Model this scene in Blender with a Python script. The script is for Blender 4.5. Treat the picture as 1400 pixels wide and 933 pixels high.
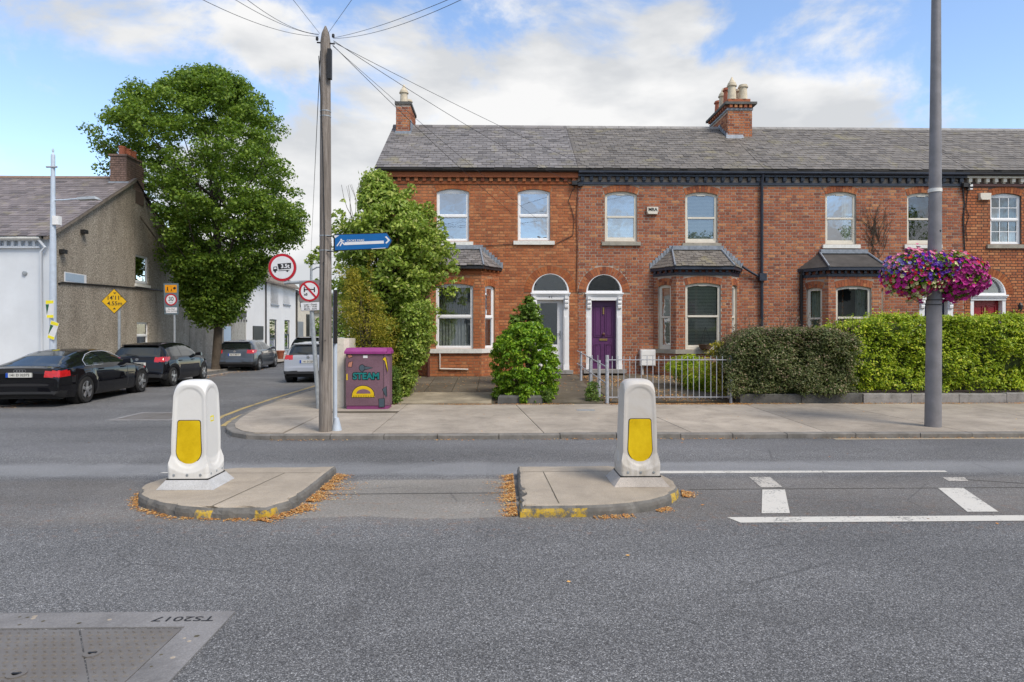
import bpy, bmesh, math, random
import numpy as np
from mathutils import Vector, Matrix
from mathutils.geometry import tessellate_polygon
random.seed(7)
rng = np.random.default_rng(7)
for o in list(bpy.data.objects): bpy.data.objects.remove(o)
SC = bpy.context.scene
COL = SC.collection
R = math.radians

# ------------------------------------------------------------------ camera
CH, YAW, FPX, HOR = 1.65, R(1.2), 900.0, 455.0
cd = bpy.data.cameras.new('camera'); cam = bpy.data.objects.new('camera', cd); COL.objects.link(cam)
cam.location = (0, 0, CH); cam.rotation_euler = (R(90), 0, -YAW)
cd.sensor_width = 36; cd.lens = FPX/1400*36; cd.shift_y = (HOR-466.5)/1400
cd.clip_start = 0.05; cd.clip_end = 3000
SC.camera = cam

# ------------------------------------------------------------------ sky and sun
SUN_EL, SUN_AZ = R(50), R(140)      # azimuth clockwise from +Y : behind the camera, to the right
w = bpy.data.worlds.new("World"); SC.world = w; w.use_nodes = True
nt = w.node_tree; nt.nodes.clear(); L = nt.links.new
def N(t, tree=None, **k):
    n = (tree or nt).nodes.new(t)
    for a, b in k.items(): setattr(n, a, b)
    return n
out = N('ShaderNodeOutputWorld'); bg = N('ShaderNodeBackground'); L(bg.outputs[0], out.inputs[0])
sky = N('ShaderNodeTexSky', sky_type='NISHITA', sun_disc=False, sun_elevation=SUN_EL, sun_rotation=SUN_AZ)
sky.air_density = 1.0; sky.dust_density = 0.25; sky.ozone_density = 2.0
tc = N('ShaderNodeTexCoord')
def wmath(op, a, b=None, clamp=False):
    n = N('ShaderNodeMath', operation=op, use_clamp=clamp)
    for i, v in enumerate((a, b)):
        if v is None: continue
        if isinstance(v, (int, float)): n.inputs[i].default_value = v
        else: L(v, n.inputs[i])
    return n.outputs[0]
def px_dir(px, py):
    u = (px-700)/FPX; v = (HOR-py)/FPX
    d = Vector((u*math.cos(YAW)+math.sin(YAW), math.cos(YAW)-u*math.sin(YAW), v)); return d.normalized()
def blob(px, py, rx, ry, wt):
    c = px_dir(px, py)
    s = N('ShaderNodeVectorMath', operation='SUBTRACT'); L(tc.outputs['Generated'], s.inputs[0]); s.inputs[1].default_value = c
    m = N('ShaderNodeVectorMath', operation='MULTIPLY'); L(s.outputs[0], m.inputs[0])
    m.inputs[1].default_value = (FPX/rx, 1.2, FPX/ry)
    l = N('ShaderNodeVectorMath', operation='LENGTH'); L(m.outputs[0], l.inputs[0])
    r = wmath('SUBTRACT', 1.0, l.outputs['Value']); r = wmath('MAXIMUM', r, 0.0)
    r = wmath('MULTIPLY', r, wt*2.0); return wmath('MINIMUM', r, wt)
def wnoise(scale, zs, det, rough=.55, off=0.0, dist=0.0):
    mp = N('ShaderNodeMapping'); L(tc.outputs['Generated'], mp.inputs[0])
    mp.inputs['Scale'].default_value = (1, 1, zs); mp.inputs['Location'].default_value = (off, off*.7, off*.3)
    n = N('ShaderNodeTexNoise'); L(mp.outputs[0], n.inputs['Vector'])
    n.inputs['Scale'].default_value = scale; n.inputs['Detail'].default_value = det; n.inputs['Roughness'].default_value = rough
    n.inputs['Distortion'].default_value = dist
    return n.outputs['Fac']
n1 = wnoise(4.6, 1.7, 12, .60, 3.1, .3); n1 = wmath('ADD', wmath('MULTIPLY', wmath('SUBTRACT', n1, .5), 1.7), .5)
bias = None
for b in [(650, 240, 430, 170, .34), (860, 185, 400, 130, .34), (1000, 170, 190, 100, .16), (285, 45, 200, 60, .20), (420, 40, 160, 50, .16), (40, 260, 230, 80, .04),
          (955, 20, 70, 40, .22), (1160, 20, 120, 45, .18), (1330, 200, 330, 50, .12), (430, 330, 240, 200, .30), (560, 60, 90, 40, .10)]:
    v = blob(*b); bias = v if bias is None else wmath('ADD', bias, v)
# outside the view the same broken cloud goes on
sep = N('ShaderNodeSeparateXYZ'); L(tc.outputs['Generated'], sep.inputs[0])
side = N('ShaderNodeMapRange'); L(sep.outputs['Y'], side.inputs[0])
side.inputs[1].default_value = .75; side.inputs[2].default_value = .35; side.inputs[3].default_value = 0; side.inputs[4].default_value = .22
bias = wmath('ADD', bias, side.outputs[0])
dens = wmath('ADD', n1, bias)
msk = N('ShaderNodeMapRange', interpolation_type='SMOOTHSTEP'); L(dens, msk.inputs[0])
msk.inputs[1].default_value = .55; msk.inputs[2].default_value = .88
n2 = wnoise(5.5, 2.6, 7, .5, 9.4)
cr = N('ShaderNodeValToRGB'); L(n2, cr.inputs[0])
cr.color_ramp.elements[0].position = .40; cr.color_ramp.elements[0].color = (.70, .72, .75, 1)
cr.color_ramp.elements[1].position = .60; cr.color_ramp.elements[1].color = (.97, .97, .97, 1)
skt = N('ShaderNodeVectorMath', operation='MULTIPLY'); L(sky.outputs[0], skt.inputs[0]); skt.inputs[1].default_value = (.86, .84, .84)
skys = N('ShaderNodeVectorMath', operation='SCALE'); L(skt.outputs[0], skys.inputs[0]); skys.inputs['Scale'].default_value = 1.0
clds = N('ShaderNodeVectorMath', operation='SCALE'); L(cr.outputs[0], clds.inputs[0]); clds.inputs['Scale'].default_value = 3.2
mx = N('ShaderNodeMix', data_type='RGBA'); L(msk.outputs[0], mx.inputs[0]); L(skys.outputs[0], mx.inputs[6]); L(clds.outputs[0], mx.inputs[7])
L(mx.outputs[2], bg.inputs[0]); bg.inputs[1].default_value = 0.118
sd = bpy.data.lights.new('sun', 'SUN'); so = bpy.data.objects.new('sun', sd); COL.objects.link(so)
sd.energy = 1.3; sd.angle = R(22); sd.color = (1, .90, .77)
sdir = Vector((math.sin(SUN_AZ)*math.cos(SUN_EL), math.cos(SUN_AZ)*math.cos(SUN_EL), math.sin(SUN_EL)))
so.rotation_euler = sdir.to_track_quat('Z', 'Y').to_euler(); so.location = (0, -5, 30)
SC.view_settings.view_transform = 'Standard'; SC.view_settings.look = 'None'
SC.view_settings.exposure = 1.38; SC.view_settings.gamma = 1

# ------------------------------------------------------------------ measuring helpers
def ray(px, py):
    u = (px-700)/FPX
    return (u*math.cos(YAW)+math.sin(YAW), math.cos(YAW)-u*math.sin(YAW), (HOR-py)/FPX)
def S(px, py, Y):
    d = ray(px, py); t = Y/d[1]; return d[0]*t, CH+d[2]*t      # (X, z) on the upright plane at depth Y
def SX(px, Y): return S(px, HOR, Y)[0]
def G(px, py, z=0.0):
    d = ray(px, py); t = (z-CH)/d[2]; return d[0]*t, d[1]*t    # (X, Y) on the ground

# ------------------------------------------------------------------ object helpers
class _Off:
    def __getitem__(s, name):
        o = bpy.data.objects[name]
        while o.parent: o = o.parent
        return Vector(o.location)
    def get(s, name, d=None): return s[name]
OFF = _Off()
def tag(o, label=None, cat=None, group=None, kind=None):
    if label: o['label'] = label
    if cat: o['category'] = cat
    if group: o['group'] = group
    if kind: o['kind'] = kind
    return o
def thing(name, label, cat, loc=(0, 0, 0), rz=0, group=None):
    o = bpy.data.objects.new(name, None); COL.objects.link(o); o.empty_display_size = .2
    o.location = loc; o.rotation_euler = (0, 0, rz)
    return tag(o, label, cat, group)
def link(name, me, parent=None, loc=(0, 0, 0), rz=0):
    o = bpy.data.objects.new(name, me); COL.objects.link(o); o.location = loc; o.rotation_euler = (0, 0, rz)
    if parent: o.parent = parent
    return o
class MB:
    def __init__(s): s.v = []; s.f = []; s.m = []; s.cur = 0
    def add(s, vs, fs):
        b = len(s.v); s.v += [tuple(p) for p in vs]
        for f in fs: s.f.append([b+i for i in f]); s.m.append(s.cur)
    def box(s, x0, x1, y0, y1, z0, z1):
        s.add([(x0,y0,z0),(x1,y0,z0),(x1,y1,z0),(x0,y1,z0),(x0,y0,z1),(x1,y0,z1),(x1,y1,z1),(x0,y1,z1)],
              [(0,3,2,1),(4,5,6,7),(0,1,5,4),(1,2,6,5),(2,3,7,6),(3,0,4,7)]); return s
    def hexa(s, p): # 8 points, bottom 4 then top 4
        s.add(p, [(0,3,2,1),(4,5,6,7),(0,1,5,4),(1,2,6,5),(2,3,7,6),(3,0,4,7)]); return s
    def prism(s, poly, z0, z1): # poly xy
        n = len(poly)
        s.add([(x,y,z0) for x,y in poly]+[(x,y,z1) for x,y in poly],
              [list(range(n))[::-1], list(range(n,2*n))]+[(i,(i+1)%n,n+(i+1)%n,n+i) for i in range(n)]); return s
    def tube(s, pts, rad, n=8, cap=True):
        pts = [Vector(p) for p in pts]
        if isinstance(rad, (int, float)): rad = [rad]*len(pts)
        rings = []; up = Vector((0,0,1)); prev = None
        for i, p in enumerate(pts):
            a = pts[max(i-1,0)]; b = pts[min(i+1,len(pts)-1)]; d = (b-a).normalized()
            if prev is None:
                x = d.cross(up if abs(d.z) < .9 else Vector((0,1,0))).normalized()
            else:
                x = (prev - d*prev.dot(d)).normalized()
            prev = x; y = d.cross(x)
            rings.append([p + (x*math.cos(2*math.pi*k/n)+y*math.sin(2*math.pi*k/n))*rad[i] for k in range(n)])
        vs = [q for r in rings for q in r]; fs = []
        for i in range(len(pts)-1):
            for k in range(n): fs.append((i*n+k, i*n+(k+1)%n, (i+1)*n+(k+1)%n, (i+1)*n+k))
        if cap: fs.append(list(range(n))[::-1]); fs.append([(len(pts)-1)*n+k for k in range(n)])
        s.add(vs, fs); return s
    def lathe(s, prof, c=(0,0,0), n=20, axis='z', cap=True):
        vs = []; fs = []
        for r, h in prof:
            for k in range(n):
                a = 2*math.pi*k/n; x, y = r*math.cos(a), r*math.sin(a)
                if axis == 'z': vs.append((c[0]+x, c[1]+y, c[2]+h))
                elif axis == 'y': vs.append((c[0]+x, c[1]+h, c[2]+y))
                else: vs.append((c[0]+h, c[1]+x, c[2]+y))
        m = len(prof)
        for i in range(m-1):
            for k in range(n): fs.append((i*n+k, i*n+(k+1)%n, (i+1)*n+(k+1)%n, (i+1)*n+k))
        if cap: fs.append(list(range(n))[::-1]); fs.append([(m-1)*n+k for k in range(n)])
        s.add(vs, fs); return s
    def fbox(s, F, u0, u1, z0, z1, d0, d1):
        s.hexa([F(u0,z0,d1),F(u1,z0,d1),F(u1,z0,d0),F(u0,z0,d0),F(u0,z1,d1),F(u1,z1,d1),F(u1,z1,d0),F(u0,z1,d0)]); return s
    def fprism(s, F, poly, d0, d1): # poly in (u,z), possibly concave: tessellated caps
        n = len(poly); vs = [F(u,z,d1) for u,z in poly]+[F(u,z,d0) for u,z in poly]
        tr = tessellate_polygon([[Vector((u,z,0)) for u,z in poly]])
        fs = [tuple(t) for t in tr]+[tuple(n+i for i in t) for t in tr]+[(i,(i+1)%n,n+(i+1)%n,n+i) for i in range(n)]
        s.add(vs, fs); return s
    def fring(s, F, outer, inner, d0, d1): # same point counts, closed
        n = len(outer); vs = [F(u,z,d1) for u,z in outer]+[F(u,z,d1) for u,z in inner]+[F(u,z,d0) for u,z in outer]+[F(u,z,d0) for u,z in inner]
        fs = []
        for i in range(n):
            j = (i+1)%n
            fs += [(i,j,n+j,n+i),(i,j,2*n+j,2*n+i),(n+i,n+j,3*n+j,3*n+i),(2*n+i,2*n+j,3*n+j,3*n+i)]
        s.add(vs, fs); return s
    def build(s, name, mats, parent=None, world=False, smooth=None, loc=(0,0,0), rz=0, recalc=True):
        me = bpy.data.meshes.new(name)
        if world:
            o = OFF.get(parent.name, Vector((0,0,0))) if parent else Vector(loc)
            vs = [(x-o[0], y-o[1], z-o[2]) for x,y,z in s.v]
        else: vs = s.v
        me.from_pydata(vs, [], s.f)
        if not isinstance(mats, (list, tuple)): mats = [mats]
        for m in mats: me.materials.append(m)
        if len(mats) > 1: me.polygons.foreach_set('material_index', s.m)
        if recalc and len(s.f) < 60000:
            bm = bmesh.new(); bm.from_mesh(me); bmesh.ops.recalc_face_normals(bm, faces=bm.faces); bm.to_mesh(me); bm.free()
        if smooth is not None:
            me.polygons.foreach_set('use_smooth', [True]*len(me.polygons)); me.set_sharp_from_angle(angle=R(smooth))
        me.update()
        o_ = link(name, me, parent, loc if not (world and parent) else (0,0,0), rz)
        return o_
def Fr(ox, oy, th=0.0):
    c, s_ = math.cos(th), math.sin(th)
    def F(u, z, d=0.0): return (ox+u*c+d*s_, oy+u*s_-d*c, z)
    F.th = th; F.o = (ox, oy)
    return F
def text_obj(body, size, mat, parent, M, ext=.002, name='lettering', sx=1.0, align='CENTER', bold=0.0):
    cu = bpy.data.curves.new('t', 'FONT'); cu.body = body; cu.size = size; cu.extrude = ext; cu.align_x = align; cu.align_y = 'CENTER'
    cu.offset = bold; cu.resolution_u = 4
    to = bpy.data.objects.new('t', cu); COL.objects.link(to)
    me = bpy.data.meshes.new_from_object(to); bpy.data.objects.remove(to); bpy.data.curves.remove(cu)
    me.transform(Matrix.Diagonal((sx, 1, 1, 1))); me.transform(M)
    me.materials.clear(); me.materials.append(mat); me.name = name
    return link(name, me, parent)
def MF(F, u, z, d, off=(0,0,0), roll=0.0): # matrix that stands text up on a frame, facing outwards
    p = Vector(F(u, z, d)) - Vector(off)
    return Matrix.Translation(p) @ Matrix.Rotation(F.th, 4, 'Z') @ Matrix.Rotation(R(90), 4, 'X') @ Matrix.Rotation(roll, 4, 'Z')

# ------------------------------------------------------------------ materials
def setin(n, key, v, tree):
    i = n.inputs[key]
    if hasattr(v, 'is_linked') or isinstance(v, bpy.types.NodeSocket): tree.links.new(v, i)
    else:
        if isinstance(v, (tuple, list)) and len(v) == 3 and i.type == 'RGBA': v = (*v, 1)
        i.default_value = v
class NT:
    def __init__(s, name):
        s.mat = bpy.data.materials.new(name); s.mat.use_nodes = True; s.t = s.mat.node_tree; s.t.nodes.clear()
        s.out = s.n('ShaderNodeOutputMaterial'); s.b = s.n('ShaderNodeBsdfPrincipled'); s.t.links.new(s.b.outputs[0], s.out.inputs[0])
        s.pos = s.n('ShaderNodeNewGeometry').outputs['Position']
        s.geo = s.t.nodes[-1]
    def n(s, ty, **k):
        x = s.t.nodes.new(ty)
        for a, b in k.items(): setattr(x, a, b)
        return x
    def set(s, n, key, v): setin(n, key, v, s.t)
    def noise(s, scale, det=4, rough=.55, vec=None, sc3=None, dist=0):
        v = vec or s.pos
        if sc3:
            m = s.n('ShaderNodeMapping'); s.set(m, 0, v); m.inputs['Scale'].default_value = sc3; v = m.outputs[0]
        x = s.n('ShaderNodeTexNoise'); s.set(x, 'Vector', v); s.set(x, 'Scale', scale); s.set(x, 'Detail', det); s.set(x, 'Roughness', rough); s.set(x, 'Distortion', dist)
        return x.outputs['Fac']
    def vor(s, scale, feature='F1', vec=None, out='Distance'):
        x = s.n('ShaderNodeTexVoronoi', feature=feature); s.set(x, 'Vector', vec or s.pos); s.set(x, 'Scale', scale); return x.outputs[out]
    def ramp(s, fac, stops, interp='LINEAR'):
        r = s.n('ShaderNodeValToRGB'); r.color_ramp.interpolation = interp; s.set(r, 0, fac); e = r.color_ramp.elements
        while len(e) < len(stops): e.new(.5)
        for i, (p, c) in enumerate(stops):
            e[i].position = p; e[i].color = (*c, 1) if isinstance(c, (tuple, list)) else (c, c, c, 1)
        return r.outputs[0]
    def mix(s, f, a, b, mode='MIX'):
        m = s.n('ShaderNodeMix', data_type='RGBA', blend_type=mode); s.set(m, 0, f)
        s.set(m, 6, a); s.set(m, 7, b); return m.outputs[2]
    def math(s, op, a, b=0.0, clamp=False):
        m = s.n('ShaderNodeMath', operation=op, use_clamp=clamp); s.set(m, 0, a); s.set(m, 1, b); return m.outputs[0]
    def rng(s, v, a, b, c=0.0, d=1.0, smooth=False):
        m = s.n('ShaderNodeMapRange', interpolation_type='SMOOTHSTEP' if smooth else 'LINEAR'); s.set(m, 0, v)
        for i, x in enumerate((a, b, c, d)): s.set(m, 1+i, x)
        return m.outputs[0]
    def rand(s):
        oi = s.n('ShaderNodeObjectInfo'); a = s.math('ADD', s.geo.outputs['Random Per Island'], oi.outputs['Random']); return s.math('FRACT', a)
    def bump(s, h, strength=.5, dist=.01):
        b = s.n('ShaderNodeBump'); s.set(b, 'Height', h); s.set(b, 'Strength', strength); s.set(b, 'Distance', dist); s.set(s.b, 'Normal', b.outputs[0])
    def fin(s, col, rough=.8, metal=0, spec=None, **k):
        s.set(s.b, 'Base Color', col); s.set(s.b, 'Roughness', rough); s.set(s.b, 'Metallic', metal)
        if spec is not None: s.set(s.b, 'Specular IOR Level', spec)
        for a, v in k.items(): s.set(s.b, a.replace('_', ' '), v)
        return s.mat
def sc(c, k): return tuple(min(1, x*k) for x in c)
def simple(name, col, rough=.6, metal=0, var=.12, scale=6, bump=0.0, bscale=60, spec=None, **k):
    t = NT(name); f = t.noise(scale, 5, .6)
    c = t.ramp(f, [(.3, sc(col, 1-var)), (.7, sc(col, 1+var))])
    if bump: t.bump(t.noise(bscale, 4), .5, bump)
    return t.fin(c, rough, metal, spec, **k)
MAT = {}
def brick_mat(name, stops, tint, eff=.35):
    t = NT(name); r = t.rand(); c = t.ramp(r, stops, 'LINEAR')
    f = t.noise(1.1, 5, .6); c = t.mix(t.rng(f, .45, .75, 0, .55), c, tint, 'MULTIPLY')
    g = t.noise(38, 4, .7); c = t.mix(t.rng(g, .3, .75, 0, .5), c, (.10, .05, .035))
    h = t.noise(2.3, 6, .7, dist=.5); c = t.mix(t.rng(h, .62, .8, 0, eff), c, (.42, .33, .26))
    sk = t.noise(1.6, 6, .7, sc3=(2,2,.22)); c = t.mix(t.rng(sk, .54, .74, 0, .5), c, (.10,.065,.05)); t.bump(t.noise(90, 4), .6, .004)
    return t.fin(c, .88, spec=.25)
MAT['brick_orange'] = brick_mat('brick_orange', [(0,(.35,.12,.055)),(.2,(.44,.145,.06)),(.5,(.50,.175,.07)),(.8,(.56,.21,.085)),(1,(.60,.27,.12))], (.95,.75,.6))
MAT['brick_red'] = brick_mat('brick_red', [(0,(.22,.085,.055)),(.12,(.32,.105,.058)),(.45,(.42,.14,.068)),(.8,(.48,.175,.08)),(.95,(.56,.23,.10)),(1,(.58,.28,.13))], (.85,.8,.78))
MAT['brick_warm'] = brick_mat('brick_warm', [(0,(.22,.07,.04)),(.3,(.36,.11,.05)),(.7,(.47,.16,.065)),(1,(.55,.23,.10))], (.9,.8,.7))
MAT['brick_arch'] = brick_mat('brick_arch', [(0,(.30,.085,.035)),(.5,(.42,.13,.045)),(1,(.50,.18,.06))], (.9,.75,.6))
def mortar(name, c):
    t = NT(name); f = t.noise(3, 5, .6); col = t.ramp(f, [(.3, sc(c, .7)), (.7, sc(c, 1.15))]); t.bump(t.noise(160, 3), .5, .003); return t.fin(col, .95)
MAT['mortar_grey'] = mortar('mortar_grey', (.40,.33,.27)); MAT['mortar_orange'] = mortar('mortar_orange', (.34,.18,.10)); MAT['mortar_dark'] = mortar('mortar_dark', (.13,.09,.07))
def slate_mat(name, cs):
    t = NT(name); r = t.rand(); c = t.ramp(r, [(0, sc(cs,.55)),(.15, sc(cs,.85)),(.8, sc(cs,1.05)),(1, sc(cs,1.3))])
    h = t.noise(1.3, 6, .65, dist=.6); c = t.mix(t.rng(h, .55, .72, 0, .7), c, (.26,.23,.12))
    g = t.noise(14, 5, .7); c = t.mix(t.rng(g, .5, .8, 0, .5), c, (.30,.29,.26))
    t.bump(t.noise(45, 5), .6, .008); return t.fin(c, .62, spec=.4)
MAT['slate'] = slate_mat('slate', (.18,.168,.165)); MAT['slate_brown'] = slate_mat('slate_brown', (.155,.14,.125)); MAT['slate_purple'] = slate_mat('slate_purple', (.185,.16,.16))
MAT['under_slate'] = simple('under_slate', (.03,.028,.027), .9)
MAT['upvc'] = simple('upvc', (.80,.81,.82), .35, var=.04); MAT['cream_paint'] = simple('cream_paint', (.66,.62,.53), .45, var=.07, scale=9)
MAT['navy'] = simple('navy_paint', (.028,.036,.055), .4, var=.3); MAT['black_pipe'] = simple('black_pipe', (.02,.02,.022), .45, var=.2)
MAT['felt'] = simple('roof_felt', (.055,.05,.047), .8, var=.35, scale=4); MAT['lead'] = simple('lead', (.22,.25,.29), .55, var=.3, scale=12); MAT['brown_paint'] = simple('brown_paint', (.10,.035,.025), .5, var=.3)
def stone(name, c, v=.25, moss=.4):
    t = NT(name); f = t.noise(4, 7, .7); col = t.ramp(f, [(.3, sc(c, 1-v)), (.7, sc(c, 1+v))])
    g = t.noise(11, 6, .75, dist=.4); col = t.mix(t.rng(g, .55, .75, 0, moss), col, (.06,.06,.045)); t.bump(t.noise(70, 5), .5, .006); return t.fin(col, .9, spec=.3)
MAT['sill'] = stone('sill_stone', (.33,.31,.26)); MAT['granite'] = stone('granite', (.27,.26,.25), .3, .8); MAT['dark_stone'] = stone('dark_stone', (.10,.10,.095), .4, .5)
MAT['white_sill'] = simple('white_sill', (.7,.7,.66), .6, var=.12, scale=20)
MAT['purple'] = simple('purple_paint', (.10,.032,.11), .3, var=.12, scale=14); MAT['redpaint'] = simple('red_paint', (.30,.012,.018), .35, var=.12)
MAT['navydoor'] = simple('navy_door', (.01,.016,.045), .35); MAT['brass'] = simple('brass', (.5,.34,.13), .35, .9)
MAT['chrome'] = simple('chrome', (.75,.75,.76), .18, 1, var=.05); MAT['galv'] = simple('galvanised', (.34,.37,.39), .5, .35, var=.18, scale=14)
MAT['galv_light'] = simple('pale_blue_paint', (.50,.57,.66), .45, .1, var=.1); MAT['rail'] = simple('rail_paint', (.40,.42,.46), .5, .1, var=.25, scale=20)
MAT['polegrey'] = simple('lamp_pole_grey', (.205,.20,.21), .6, .15, var=.16, scale=5); MAT['pot_buff'] = simple('pot_buff', (.55,.48,.36), .8, var=.2)
MAT['pot_red'] = simple('pot_red', (.42,.13,.07), .8, var=.2); MAT['white'] = simple('white_plastic', (.78,.78,.77), .4, var=.05); MAT['black'] = simple('black_plastic', (.015,.015,.016), .5)
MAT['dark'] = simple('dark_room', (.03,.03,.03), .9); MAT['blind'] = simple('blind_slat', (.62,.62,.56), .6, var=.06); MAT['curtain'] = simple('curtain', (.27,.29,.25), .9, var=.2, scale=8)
MAT['lace'] = simple('lace_curtain', (.30,.31,.31), .9, var=.3, scale=14)
def glass(name, refl, tintc=(.9,.95,.93)):
    t = NT(name); t.t.nodes.remove(t.b); g = t.n('ShaderNodeBsdfGlossy'); g.inputs['Roughness'].default_value = .015; g.inputs['Color'].default_value = (.92,.95,1,1)
    bmp = t.n('ShaderNodeBump'); t.set(bmp, 'Height', t.noise(2.5, 2)); t.set(bmp, 'Strength', .12); t.set(bmp, 'Distance', .02); t.set(g, 'Normal', bmp.outputs[0])
    tr = t.n('ShaderNodeBsdfTransparent'); tr.inputs[0].default_value = (*tintc, 1)
    m = t.n('ShaderNodeMixShader'); fr = t.n('ShaderNodeFresnel'); fr.inputs[0].default_value = 1.5
    f = t.math('ADD', fr.outputs[0], refl, True); t.set(m, 0, f); t.set(m, 1, tr.outputs[0]); t.set(m, 2, g.outputs[0]); t.t.links.new(m.outputs[0], t.out.inputs[0]); return t.mat
MAT['glass'] = glass('window_glass', .12); MAT['glass_sky'] = glass('window_glass_reflective', .30)
MAT['glass_mirror'] = glass('window_glass_pale', .36); MAT['carglass'] = simple('car_glass', (.012,.016,.016), .04, var=.1, spec=.9)
def carpaint(name, c, metal=.0, rough=.3):
    t = NT(name); return t.fin(c, rough, metal, .0 if metal == 0 else .5, Coat_Weight=.8, Coat_Roughness=.02)
MAT['car_black'] = carpaint('car_black', (.006,.006,.008)); MAT['car_grey'] = carpaint('car_grey', (.075,.085,.10), .5, .35); MAT['car_silver'] = carpaint('car_silver', (.42,.43,.45), .5, .35)
MAT['tyre'] = simple('tyre', (.018,.018,.018), .85); MAT['alloy'] = simple('alloy', (.55,.56,.58), .3, .8, var=.1)
MAT['lamp_red'] = simple('lamp_red', (.50,.010,.014), .12, var=.25, scale=20, spec=.8); MAT['plate'] = simple('plate', (.62,.62,.58), .4, var=.05); MAT['plateblue'] = simple('plate_blue', (.01,.07,.42), .4)
MAT['ink'] = simple('ink', (.012,.012,.014), .5); MAT['sign_white'] = simple('sign_white', (.70,.71,.73), .45, var=.05); MAT['sign_red'] = simple('sign_red', (.45,.008,.02), .4, var=.08)
MAT['sign_grey'] = simple('sign_grey', (.20,.19,.19), .6); MAT['sign_blue'] = simple('sign_blue', (.0,.115,.36), .4, var=.08); MAT['sign_yellow'] = simple('sign_yellow', (.72,.42,.0), .5, var=.06)
MAT['sign_bluegrey'] = simple('sign_bluegrey', (.12,.17,.20), .5); MAT['sign_pale'] = simple('sign_pale_blue', (.35,.45,.56), .5, var=.12, scale=30); MAT['green_print'] = simple('green_print', (.01,.10,.04), .5)
MAT['litter'] = simple('litter', (.48,.22,.06), .9, var=.3, scale=20)
def pebbledash(name, c, stain):
    t = NT(name); v = t.noise(26, 3, .75); col = t.ramp(v, [(.30, sc(c,.25)),(.48, sc(c,.8)),(.70, sc(c,1.7))])
    s_ = t.noise(.9, 6, .65, sc3=(1.5,1.5,.45)); col = t.mix(t.rng(s_, .45, .68, 0, stain), col, (.085,.065,.045))
    t.bump(t.noise(38, 4, .7), 1.0, .03); return t.fin(col, .95, spec=.2)
MAT['dash'] = pebbledash('pebbledash_brown', (.41,.365,.30), .42); MAT['dash_grey'] = pebbledash('pebbledash_grey', (.44,.43,.39), .3); MAT['dash_dark'] = pebbledash('pebbledash_dark', (.14,.115,.09), .7)
MAT['white_house'] = simple('white_house_wall', (.72,.72,.71), .8, var=.04, scale=1.2); MAT['white_wall'] = simple('white_wall', (.66,.70,.74), .8, var=.06, scale=1.2, bump=.004, bscale=25); MAT['cream_wall'] = stone('cream_wall', (.62,.57,.47), .12, .25)
MAT['render_grey'] = stone('render_grey', (.20,.17,.14), .3, .5); MAT['grey_door'] = simple('grey_door', (.22,.24,.26), .5)
def leafmat(name, stops, tr=.35, rough=.5):
    t = NT(name); r = t.geo.outputs['Random Per Island']; c = t.ramp(r, stops)
    f = t.noise(1.6, 3, .6); c = t.mix(t.rng(f, .4, .7, 0, .3), c, sc(stops[0][1], .8))
    t.fin(c, rough, spec=.35); ts = t.n('ShaderNodeBsdfTranslucent'); t.set(ts, 'Color', t.mix(.35, c, (.25,.4,.02)))
    m = t.n('ShaderNodeMixShader'); m.inputs[0].default_value = tr; t.t.links.new(t.b.outputs[0], m.inputs[1]); t.t.links.new(ts.outputs[0], m.inputs[2]); t.t.links.new(m.outputs[0], t.out.inputs[0]); return t.mat
MAT['leaf_tree'] = leafmat('leaf_tree', [(0,(.06,.115,.016)),(.5,(.15,.26,.03)),(1,(.30,.41,.055))], .42)
MAT['leaf_shrub'] = leafmat('leaf_shrub', [(0,(.15,.23,.035)),(.5,(.31,.44,.065)),(.9,(.48,.56,.11)),(1,(.58,.58,.25))])
MAT['leaf_conifer'] = leafmat('leaf_conifer', [(0,(.17,.17,.018)),(.5,(.38,.35,.035)),(1,(.56,.44,.06))])
MAT['leaf_laurel'] = leafmat('leaf_laurel', [(0,(.06,.15,.012)),(.5,(.20,.39,.022)),(1,(.44,.60,.06))], .3, .3)
MAT['leaf_privet'] = leafmat('leaf_privet', [(0,(.12,.20,.014)),(.5,(.34,.48,.02)),(.9,(.60,.68,.04)),(1,(.72,.68,.09))])
MAT['leaf_deep'] = leafmat('leaf_deep', [(0,(.06,.12,.018)),(.5,(.14,.25,.035)),(1,(.25,.37,.06))]); MAT['leaf_dark'] = leafmat('leaf_dark', [(0,(.06,.08,.03)),(.5,(.14,.18,.06)),(.85,(.24,.24,.11)),(1,(.42,.30,.22))])
MAT['leaf_wisp'] = leafmat('leaf_wisp', [(0,(.10,.05,.035)),(.5,(.22,.13,.09)),(1,(.45,.33,.27))])
MAT['leaf_weed'] = leafmat('leaf_weed', [(0,(.05,.10,.02)),(.6,(.14,.24,.04)),(1,(.3,.4,.08))])
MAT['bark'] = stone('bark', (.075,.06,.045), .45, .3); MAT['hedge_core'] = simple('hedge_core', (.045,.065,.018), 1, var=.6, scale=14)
def petal(name, c): t = NT(name); r = t.geo.outputs['Random Per Island']; return t.fin(t.ramp(r, [(0, sc(c,.6)),(1, sc(c,1.25))]), .6)
PET = {k: petal('petal_'+k, c) for k, c in dict(magenta=(.45,.008,.22), red=(.60,.02,.05), pink=(.75,.22,.38), violet=(.10,.012,.34), cream=(.68,.66,.34), lilac=(.25,.22,.55)).items()}
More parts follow.
